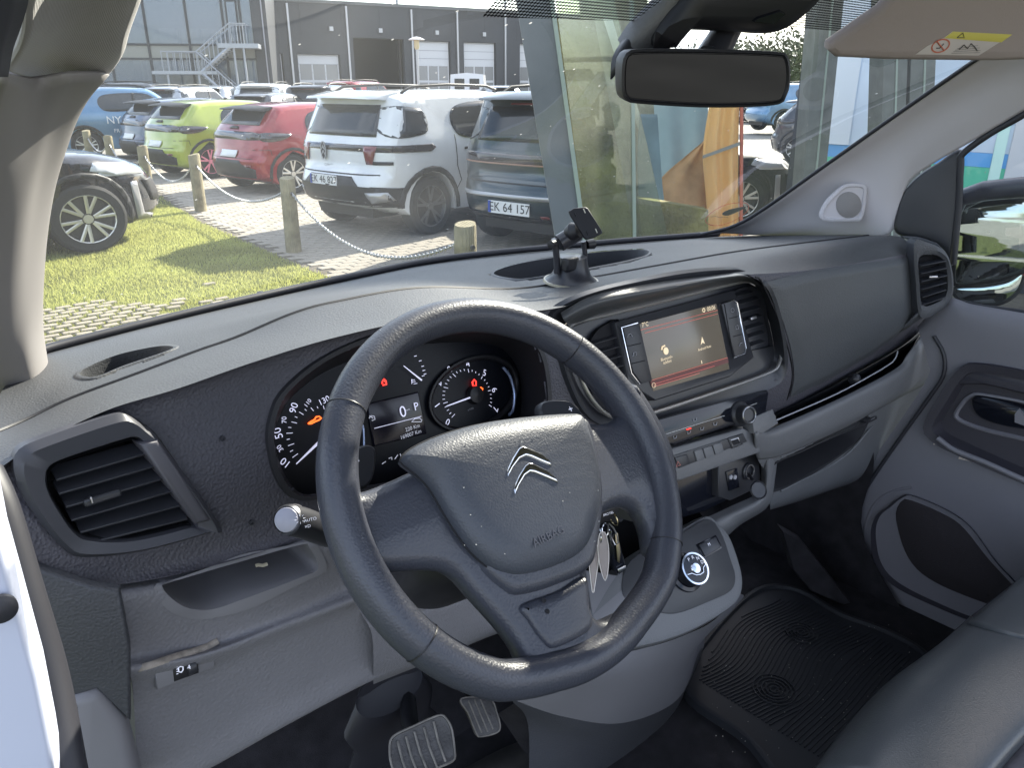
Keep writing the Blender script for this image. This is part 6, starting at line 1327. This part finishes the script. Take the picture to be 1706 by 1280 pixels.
# back row in front of the halls
dup_car(lbr, G(188, 31), radians(-35), 'dark car with a sloping pale windscreen before the glass showroom', dk_p, .12)
dup_car(red_root, G(345, 33), radians(50), 'silver hatchback by the foot of the steel stair', sil_p, .25)
dup_car(wr_, G(432, 30), radians(48), 'white car in the back row above the lime and red hatchbacks', wht_p, .10)
dup_car(tr_, G(520, 27), radians(38), 'charcoal car in the back row just right of the white one', blk_p, .05)
dup_car(tr_, G(575, 36), radians(20), 'red estate car in the back row before the dark hall', red_p, .2)
dup_car(red_root, G(418, 25), radians(30), 'charcoal hatchback roof just behind the lime one', dk_p, .05)
dup_car(red_root, G(838, 38), radians(60), 'silver car far back beside the garage doors', sil_p, .25)
dup_car(tr_, G(278, 30), radians(30), 'grey car at the glass showroom', sil_p, .0)
# parked motorcycles reduced to what shows: dark shapes between cars at the stair
# white van by the doors
vroot = empty('white_van', G(778, 42), 'white delivery van seen from behind before the garage doors', 'van', 'vans on the forecourt', -AZ+pi/2)
vb = [Vector((x, y*(1 if z < 1.2 else .9), z)) for x in (0, .12, 3.6, 5.0) for y, z in ((-.98, .3), (.98, .3), (.98, 1.2), (.92, 2.2 if x < 4 else 1.25), (.0, 2.28 if x < 4 else 1.3), (-.92, 2.2 if x < 4 else 1.25), (-.98, 1.2))]
obj('van_shell', vb, grid_faces(7, 4, True)+[tuple(range(7)), tuple(range(21, 28))], white_m, vroot, 50, True)
for s in (-1, 1): obj('rear_window', *box_vf((-.01, s*.38, 1.75), (.02, .5, .5)), glass_c, vroot, 0, True); obj('tail_light', *box_vf((-.01, s*.88, 1.1), (.03, .12, .5)), lamp_r, vroot, 0, True)
for x in (.9, 4.1):
    for s in (-1, 1): lathe('wheel', Vector((x, s*.86, .34)), (0, s, 0), [(0, .1), (.2, .1), (.22, .12), (.32, .12), (.34, .08), (.34, -.1)], tyre_c, vroot, 24, local=True)
# right side: dark car behind the flags, sedans further off
c = P(1228, 372, z=0); rzr = -AZ+radians(-6)
o = Vector((c.x-2.54*cos(rzr)-sin(rzr)*TW, c.y-2.54*sin(rzr)+cos(rzr)*TW, 0)); dup_car(br, o, rzr, 'black car standing behind the orange flag', mat('dull_black_paint', (.012, .014, .015), .5))
dup_car(red_root, P(1262, 204, z=0)+Vector((0, .8, 0)), -AZ-.5, 'silver car in the yard seen below the mirror', sil_p)
dup_car(red_root, G(1350, 19.5), -AZ-.5, 'dark car beside the silver one in the yard', dk_p)
dup_car(lbr, G(1290, 30), -AZ+.2, 'pale blue car at the edge of the yard', None, .1)

# ---- dark workshop hall with garage doors
hall = empty('workshop_hall', G(650, 54), 'long dark grey workshop hall with white garage doors', 'building')
wallm = mat('dark_cladding', (.038, .042, .05), .55, vary=.12, vscale=.4); doorw = mat('garage_white', (.62, .62, .64), .5); dglass = mat('door_panes', (.25, .25, .25), .15, spec=.8); inside = mat('hall_inside', (.025, .022, .015), .9)
A0, A1 = G(440, 50.5), G(1060, 66); HX = (A1-A0); HL = HX.length; HX.normalize(); HN = Vector((HX.y, -HX.x, 0)); ZT = 6.4
if HN.dot(HF) > 0: HN = -HN
def hp_(s, z, d=0): return A0+HX*s+HN*d+Vector((0, 0, z))
def s_of(u):   # distance along the hall wall under column u
    d = HF+R_*((u-853)/KH); k = (A0.x*HX.y-A0.y*HX.x)/(d.x*HX.y-d.y*HX.x); q = d*k; return (q-A0).dot(HX)
doors = []
for u0, u1, zt in ((446, 476, 3.5), (500, 570, 3.5), (697, 752, 4.45), (774, 827, 4.45), (866, 915, 4.45), (960, 1010, 4.45)): doors.append((s_of(u0), s_of(u1), zt))
op = (s_of(593), s_of(676), 4.5)
def hbox(name, s0, s1, z0, z1, d0, d1, m_, parent=hall):
    vs = [hp_(s, z, d) for z in (z0, z1) for d in (d0, d1) for s in (s0, s1)]
    return obj(name, vs, [(0, 2, 3, 1), (4, 5, 7, 6), (0, 1, 5, 4), (2, 6, 7, 3), (0, 4, 6, 2), (1, 3, 7, 5)], m_, parent, 0)
cuts = sorted(doors+[op]); s = -1.0
for s0, s1, zt in cuts:
    hbox('wall_panel', s, s0, 0, ZT-.003, -.3, 0, wallm); hbox('wall_over_door', s0, s1, zt, ZT-.003, -.3, -.004, wallm); s = s1
hbox('wall_panel', s, HL+1, 0, ZT-.003, -.3, 0, wallm); hbox('parapet', -1, HL+1, ZT, ZT+.18, -.4, .05, mat('parapet_grey', (.12, .125, .13), .5)); hbox('roof', -1, HL+1, ZT-.4, ZT-.3, -14, -.4, wallm)
hbox('back_wall', -1, HL+1, 0, ZT, -14.3, -14, inside)
for i in range(1, 16): hbox('cladding_joint', i*2.6, i*2.6+.03, 4.6, ZT-.02, 0.002, .012, wallm)
hbox('band_joint', -1, HL+1, 4.52, 4.55, .002, .015, wallm)
for s0, s1, zt in doors:
    d = hbox('garage_door', s0+.06, s1-.06, 0, zt-.03, -.26, -.2, doorw)
    n = 3; z = .9
    for r in range(2):
        for k in range(n):
            w = (s1-s0-.2)/n; hbox('pane', s0+.1+k*w+.05, s0+.1+(k+1)*w-.05, z+.05, z+.95, -.2, -.185, dglass, d)
        z += 1.05
    for k in range(3): hbox('door_section', s0+.07, s1-.07, zt-.5*k-.1, zt-.5*k-.07, -.2, -.19, dim_m, d)
for u in (488, 583, 688, 762, 840): hbox('downpipe', s_of(u), s_of(u)+.12, 0, ZT-.1, .016, .12, silver_t)
for u in (555, 635, 727, 804): hbox('wall_lamp', s_of(u), s_of(u)+.25, 4.85, 5.1, .01, .15, silver_t)
# ---- glass showroom with stair
sr = empty('glass_showroom', G(320, 44), 'two storey glass showroom with dark frames at the left', 'building')
sgl = mat('showroom_glass', (.12, .17, .24), .03, metal=.0, spec=1, coat=1); t_ = sgl.node_tree; b_ = t_.nodes['Principled BSDF']
b_.inputs['Alpha'].default_value = .62; frame_m = mat('frame_dark', (.03, .033, .038), .5)
B0, B1 = G(100, 43.5), G(452, 45.5); SX = (B1-B0); SL_ = SX.length; SX.normalize(); SN = Vector((SX.y, -SX.x, 0))
if SN.dot(HF) > 0: SN = -SN
def sbx(name, s0, s1, z0, z1, d0, d1, m_, parent=sr):
    vs = [B0+SX*s+SN*d+Vector((0, 0, z)) for z in (z0, z1) for d in (d0, d1) for s in (s0, s1)]
    return obj(name, vs, [(0, 2, 3, 1), (4, 5, 7, 6), (0, 1, 5, 4), (2, 6, 7, 3), (0, 4, 6, 2), (1, 3, 7, 5)], m_, parent, 0)
def ss(u): return (u-100)/352*SL_
for a, b in ((100, 190), (190, 254), (254, 322), (322, 382), (382, 412), (412, 432)):
    sbx('pane', ss(a)+.06, ss(b)-.06, 3.75, 8.4, -.02, 0, sgl); sbx('pane', ss(a)+.06, ss(b)-.06, .1, 2.95, -.02, 0, sgl)
    sbx('mullion', ss(b)-.06, ss(b)+.06, 0, 8.5, -.12, .05, frame_m)
sbx('floor_band', ss(100), ss(432), 2.95, 3.05, -.2, .04, frame_m); sbx('floor_band', ss(100), ss(432), 3.65, 3.75, -.2, .04, frame_m); sbx('spandrel', ss(100), ss(432), 3.05, 3.65, -.2, -.02, mat('spandrel_grey', (.25, .25, .22), .4))
sbx('end_wall', ss(432), ss(456), 0, 8.6, -6, .1, wallm); sbx('rear_wall', 0, SL_, 0, 8.4, -7.2, -7, mat('inner_wall', (.35, .34, .3), .8)); sbx('floor_slab', 0, SL_, 3.1, 3.6, -7, -.3, MT['spandrel_grey']); sbx('flat_roof', -1, SL_, 8.5, 8.8, -7.2, .3, frame_m)
for a in (150, 215, 236, 290, 372): sbx('inner_column', ss(a), ss(a)+.35, 0, 3.0, -1.5, -1.2, MT['garage_white'])
for a in (262, 300, 334, 355): sbx('display_table', ss(a), ss(a)+.9, 3.76, 4.6, -2.5, -1.8, MT['garage_white'])
sbx('downpipe', ss(448), ss(450), 0, 8.6, .11, .2, dim_m); sbx('lit_sign_box', ss(441), ss(447), 6.1, 6.9, .11, .25, MT['garage_white'])
sbx('exit_door', ss(388), ss(408), 3.76, 6.0, .01, .06, frame_m); sbx('exit_door_pane', ss(391), ss(405), 3.9, 5.8, .061, .08, sgl)
stair = empty('steel_stair', G(370, 42), 'galvanised outdoor steel stair with railings at the glass showroom', 'staircase')
stm = mat('galvanised_steel', (.33, .35, .38), .45, metal=.5)
def sp3(u, z, d): return B0+SX*ss(u)+SN*d+Vector((0, 0, z))
def sbeam(nm, a, b, r, m_=stm): return tube(nm, [a, b], r, m_, stair, 6)
def splate(nm, pts, m_=stm): vs = pts; return obj(nm, vs, [tuple(range(len(vs)))], m_, stair, 0)
box('landing', (sp3(410, 3.6, 1.0)), (2.0, 1.6, .22), stm, stair, 0, (SX, SN, Vector((0, 0, 1))))
box('landing', (sp3(318, 2.3, 1.0)), (3.2, 1.6, .16), stm, stair, 0, (SX, SN, Vector((0, 0, 1))))
for d in (.4, 1.7):
    sbeam('stringer', sp3(398, 3.6, d), sp3(345, 2.3, d), .11); sbeam('stringer', sp3(345, 2.3, d+.0), sp3(428, -.1, d+.9), .09)
    sbeam('hand_rail', sp3(398, 4.65, d), sp3(340, 3.3, d), .035); sbeam('hand_rail', sp3(340, 3.3, d), sp3(424, .9, d+.9), .035)
    sbeam('hand_rail', sp3(398, 4.65, d), sp3(425, 4.65, d), .035); sbeam('hand_rail', sp3(283, 3.3, d), sp3(340, 3.3, d), .035)
    for k in range(9): a = k/8; p = sp3(398-58*a, 3.6-1.3*a, d); sbeam('baluster', p, p+Vector((0, 0, 1.05)), .022)
    for k in range(9): a = k/8; p = sp3(342+84*a, 2.25-2.3*a, d+.9*a); sbeam('baluster', p, p+Vector((0, 0, 1.0)), .022)
    for u in (284, 294, 305, 316, 328): sbeam('baluster', sp3(u, 2.3, d), sp3(u, 3.3, d), .022)
    for u in (400, 410, 420): sbeam('baluster', sp3(u, 3.6, d), sp3(u, 4.65, d), .022)
for k in range(10): a = k/10; box('tread', sp3(396-50*a, 3.5-1.2*a, 1.05), (.3, 1.3, .04), stm, stair, 0, (SX, SN, Vector((0, 0, 1))))
for k in range(12): a = k/12; box('tread', sp3(347+78*a, 2.2-2.1*a, 1.05+.9*a), (.3, 1.3, .04), stm, stair, 0, (SX, SN, Vector((0, 0, 1))))
for u, z, d in ((418, 3.6, 1.7), (402, 3.6, 1.7), (290, 2.3, 1.7), (340, 2.3, 1.7)): sbeam('support_post', sp3(u, 0, d), sp3(u, z, d), .06)
# lamp post, masts
lp = empty('street_lamp', G(697, 38), 'lamp post with flat round shade before the garage doors', 'street lamp')
lp0 = G(697, 38); tube('lamp_pole', [lp0, lp0+Vector((0, 0, 3.2))], .06, silver_t, lp, 10); lathe('lamp_shade', lp0+Vector((0, 0, 3.62)), (0, 0, 1), [(0, .12), (.12, .10), (.38, .0), (.36, -.03), (.1, 0)], doorw, lp, 24); lathe('lamp_glass', lp0+Vector((0, 0, 3.2)), (0, 0, 1), [(.07, 0), (.12, .1), (.12, .4), (.05, .42)], mat('lamp_glass', (.6, .5, .3), .3), lp, 16)
for u, D, h_, lab in ((668, 70, 13, 'thin mast with stays rising behind the workshop roof'), (842, 75, 11, 'second thin mast rising behind the workshop roof')):
    b0 = G(u, D); m0 = empty('mast', b0, lab, 'mast'); tube('mast_pole', [b0, b0+Vector((0, 0, h_))], .09, dim_m, m0, 8)
    tube('mast_stay', [b0+R_*1.2+Vector((0, 0, 6)), b0+Vector((0, 0, h_*.85))], .02, dim_m, m0, 5)

# ---- structures at the right: slanting column, glass screen, flags, pillars, poster wall
colg = mat('column_grey', (.12, .135, .145), .5, vary=.08); edgeg = mat('edge_pale_green', (.3, .36, .3), .4)
def quadbox(name, a, b, c, d, depth, m_, root):
    n = HF*depth; vs = [a, b, c, d, a+n, b+n, c+n, d+n]
    return obj(name, vs, [(0, 1, 2, 3), (7, 6, 5, 4), (0, 4, 5, 1), (1, 5, 6, 2), (2, 6, 7, 3), (3, 7, 4, 0)], m_, root, 0)
def GP(u, v, D):   # point on the upright plane at distance D facing the van
    d = ray(u, v); return CAM+d*(D/d.dot(HF))
sc1 = empty('slanting_column', GP(990, 420, 4.6), 'slanting dark grey column of the shelter beside the teal car', 'column')
quadbox('column_face', GP(952, 560, 4.6), GP(996, 560, 4.6), GP(911, -60, 4.6), GP(850, -60, 4.6), .12, colg, sc1)
quadbox('column_edge', GP(990, 540, 4.58), GP(997, 540, 4.58), GP(915, -60, 4.58), GP(908, -60, 4.58), .05, edgeg, sc1)
gs = empty('glass_screen', GP(1080, 420, 4.9), 'greenish glass wind screen between the slanting column and the flags', 'glass screen')
quadbox('screen_pane', GP(1000, 560, 4.9), GP(1150, 560, 4.9), GP(1010, -60, 4.9), GP(918, -60, 4.9), .012, glassy('screen_glass', (.80, .86, .74), .12, dirt=1.5), gs)
quadbox('screen_edge', GP(1057, 560, 4.88), GP(1062, 560, 4.88), GP(1055, -60, 4.88), GP(1049, -60, 4.88), .03, edgeg, gs)
grass_refl = mat('reflected_grass', (.17, .15, .055), .95, vary=.55, vscale=4, bump=(25, 1, 'noise'))  # added panel: reflection of grass in the glass, modelled as solid slabs
mp_ = empty('grass_reflection', GP(1000, 400, 5.6), 'green brown panel standing in for grass reflected in the glass screen', 'wall')
quadbox('reflection_slab', GP(955, 520, 5.6), GP(1080, 520, 5.6), GP(990, 30, 5.6), GP(905, 30, 5.6), .15, grass_refl, mp_)
quadbox('reflection_slab', GP(1085, 520, 5.7), GP(1180, 520, 5.7), GP(1180, 350, 5.7), GP(1062, 330, 5.7), .15, grass_refl, mp_)
wp_ = mat('pale_reflection', (.27, .27, .19), .8, vary=.4, vscale=5, bump=(20, .6, 'noise'))  # added sheet: the paler part of the glass reflection put into its colour
pb_ = empty('pale_reflection', GP(1030, 200, 5.9), 'pale grey green panel with a slanting white stripe, standing in for a reflection in the glass', 'panel')
quadbox('reflection_sheet', GP(1005, 520, 6.1), GP(1110, 520, 6.1), GP(1075, -60, 6.1), GP(960, -60, 6.1), .02, wp_, pb_)
quadbox('white_stripe', GP(1090, 300, 6.05), GP(1097, 300, 6.05), GP(1020, 30, 6.05), GP(1005, 30, 6.05), .01, doorw, pb_)
quadbox('dark_panel', GP(1040, 100, 6.06), GP(1060, 100, 6.06), GP(1050, 60, 6.06), GP(1030, 60, 6.06), .01, MT['spandrel_grey'], pb_)
def flag(name, pts_l, pts_r, D, m_, lab, amp=.03, waves=3, nx=24):
    rt = empty(name, GP(pts_l[-1][0], pts_l[-1][1], D), lab, 'flag'); Lr = resamp([GP(u, v, D) for u, v in pts_l], 26); Rr = resamp([GP(u, v, D) for u, v in pts_r], 26); vs = []
    for j in range(26):
        for i in range(nx):
            t = i/(nx-1); vs.append(Lr[j].lerp(Rr[j], t)+HF*(amp*sin(t*waves*2*pi+j*.08)*(.4+.6*j/25)))
    o_ = obj('flag_cloth', vs, grid_faces(nx, 26), m_, rt, -60); md = o_.modifiers.new('s', 'SOLIDIFY'); md.thickness = .002
    return rt
cl_or = mat('orange_cloth', (.85, .60, .30), .8, vary=.06, vscale=3); cl_bl = mat('blue_cloth', (.24, .28, .30), .85, vary=.15)
for m_ in (cl_or, cl_bl):
    t_ = m_.node_tree; tl = t_.nodes.new('ShaderNodeBsdfTranslucent'); tl.inputs[0].default_value = (1.0, .80, .46, 1) if m_ is cl_or else (.3, .4, .45, 1); ms = t_.nodes.new('ShaderNodeMixShader'); ms.inputs[0].default_value = .5
    t_.links.new(t_.nodes['Principled BSDF'].outputs[0], ms.inputs[1]); t_.links.new(tl.outputs[0], ms.inputs[2]); t_.links.new(ms.outputs[0], t_.nodes['Material Output'].inputs['Surface'])
f1 = flag('orange_flag', [(1195, 110), (1178, 200), (1172, 260), (1178, 330), (1190, 480)], [(1236, 110), (1233, 180), (1232, 260), (1232, 370), (1232, 480)], 6.3, cl_or, 'bright orange flag hanging in folds below the mirror', .06, 2.2)
quadbox('flag_stripe', GP(1171, 264, 6.24), GP(1171, 259, 6.24), GP(1233, 236, 6.24), GP(1233, 242, 6.24), .01, MT['spandrel_grey'], f1)
tube('flag_pole', [GP(1234, 520, 6.3), GP(1236, 100, 6.3)], .014, MT['sticker_red'], f1, 8)
flag('orange_banner', [(1176, 232), (1140, 262), (1100, 300), (1100, 340), (1110, 400), (1120, 480)], [(1180, 225), (1180, 262), (1182, 300), (1182, 340), (1184, 400), (1184, 480)], 6.5, mat('dull_orange_cloth', (.44, .27, .13), .9, vary=.3, vscale=6), 'dull orange banner corner below the blue cloth', .02, 2)
flag('blue_banner', [(1070, 100), (1075, 170), (1088, 240), (1100, 310), (1110, 380)], [(1180, 100), (1180, 170), (1180, 240), (1180, 250), (1180, 260)], 6.7, cl_bl, 'grey blue cloth banner left of the orange flag', .02, 2)
flag('small_blue_banner', [(1065, 190), (1062, 260), (1064, 320), (1068, 364)], [(1095, 190), (1100, 260), (1105, 320), (1112, 362)], 6.0, mat('teal_cloth', (.15, .22, .24), .85, vary=.2, vscale=5), 'narrow teal blue banner behind the glass screen', .01, 1)
pill = mat('pillar_greenish', (.13, .14, .125), .6, vary=.2)
for i, (q, lab, D) in enumerate((([(1328, 420), (1362, 420), (1412, -60), (1368, -60)], 'tall dark greenish pillar behind the mirror', 6.6), ([(1462, 420), (1500, 420), (1518, -60), (1478, -60)], 'narrow dark pillar in front of the blue poster wall', 6.2), ([(1506, 420), (1545, 420), (1566, -60), (1524, -60)], 'second narrow dark pillar beside the passenger pillar trim', 6.2))):
    r_ = empty('pillar', GP(q[0][0], q[0][1], D), lab, 'pillar', 'pillars of the shelter'); quadbox('pillar_shaft', *[GP(a, b, D) for a, b in q], .25, pill, r_)
    a, b = q[1], q[2]; e = -14; quadbox('pillar_edge', GP(a[0]-16, a[1], D-.01), GP(a[0]-13, a[1], D-.01), GP(b[0]-17, b[1], D-.01), GP(b[0]-20, b[1], D-.01), .008, edgeg, r_)
pw = empty('poster_wall', G(1500, 7.5), 'large poster wall with pale sky, blue stripe and green field', 'poster')
W0 = G(1352, 8.2); W1 = G(1760, 6.6)
def pwq(name, u0, u1, z0, z1, m_, off=0):
    a0 = W0.lerp(W1, u0)-HF*off; a1 = W0.lerp(W1, u1)-HF*off; n = HF*.05 if not off else HF*.01
    vs = [a0+Vector((0, 0, z0)), a1+Vector((0, 0, z0)), a1+Vector((0, 0, z1)), a0+Vector((0, 0, z1))]; vs += [p+n for p in vs]
    return obj(name, vs, [(0, 1, 2, 3), (7, 6, 5, 4), (0, 4, 5, 1), (1, 5, 6, 2), (2, 6, 7, 3), (3, 7, 4, 0)], m_, pw, 0)
pwq('poster_sky', 0, 1, 1.17, 3.4, mat('poster_sky_blue', (.66, .76, .88), .5, vary=.15, vscale=1)); pwq('poster_stripe', 0, 1, 1.05, 1.168, mat('poster_blue', (.14, .42, .80), .5)); pwq('poster_field', 0, 1, 0, 1.048, mat('poster_green', (.13, .58, .38), .5))
pwq('poster_panel', .06, .22, 1.17, 3.4, mat('poster_pale', (.80, .86, .92), .5), .02); pwq('white_frame', .83, .87, 0, 3.4, mat('mint_frame', (.62, .86, .78), .5), .03); pwq('grey_panel', .89, 1, 0, 3.4, MT['garage_white'], .02)
bw = empty('sun_blocker', W0+Vector((.4, 0, 0)), 'tall plain block added behind the poster wall to keep sun off the cab', 'building')
wd = (W1-W0).normalized(); q0 = W0-wd*.1+Vector((.12, .1, 0)); q1 = W1+wd*6+Vector((.12, 0, 0)); dd = Vector((5, .5, 0)); HB_ = 6.35  # unseen block added to shade the cab, its height set for that
vs = [q0, q1, q1+dd, q0+dd]; vs = vs+[p+Vector((0, 0, HB_)) for p in vs]
obj('wall', vs, [(0, 1, 5, 4), (1, 2, 6, 5), (2, 3, 7, 6), (3, 0, 4, 7), (4, 5, 6, 7)], wallm, bw, 0)
# ---- tree line beyond the yard
def tree(D, u, h_, w_, lab):
    b0 = G(u, D); rt = empty('leafy_tree', b0, lab, 'tree', 'trees beyond the yard'); tube('trunk', [b0, b0+Vector((.1, .1, h_*.3)), b0+Vector((.2, 0, h_*.55))], [.16, .12, .07], mat('bark', (.08, .06, .045), .9) if 'bark' not in MT else MT['bark'], rt, 8)
    vs = []; fs = []
    for _ in range(2600):
        a = random.uniform(0, 6.28); e = random.uniform(-1, 1); r = random.uniform(.35, 1)**.5; k = 1+.25*sin(a*3+e*4)+.18*sin(a*7)
        p = b0+Vector((cos(a)*sqrt(1-e*e)*w_*r*k, sin(a)*sqrt(1-e*e)*w_*r*k, h_*.58+e*h_*.42*r*k)); n = Vector((random.gauss(0, 1), random.gauss(0, 1), random.gauss(0, 1))).normalized(); s1 = n.orthogonal().normalized()*random.uniform(.1, .2); s2 = n.cross(s1)
        j = len(vs); vs += [p-s1, p+s2*.5, p+s1, p-s2*.5]; fs.append((j, j+1, j+2, j+3))
    obj('crown', vs, fs, MT.get('leaf') or mat('leaf', (.06, .075, .03), .8, vary=.4, vscale=1), rt, -1 and 0)
for i, (u, h_, w_, lab) in enumerate(((1250, 4.2, 3, 'bushy tree beyond the yard above the mirror'), (1305, 4.6, 3.2, 'rounded tree beyond the yard right of the mirror'), (1345, 4.4, 3, 'tree beyond the yard beside the dark pillar'), (1150, 4.0, 3.4, 'tree beyond the yard behind the banners'), (1400, 4.8, 3.5, 'tree beyond the yard behind the pillar'), (1460, 4.4, 3.5, 'rightmost tree beyond the yard'))): tree(52+i*2, u, h_, w_, lab)
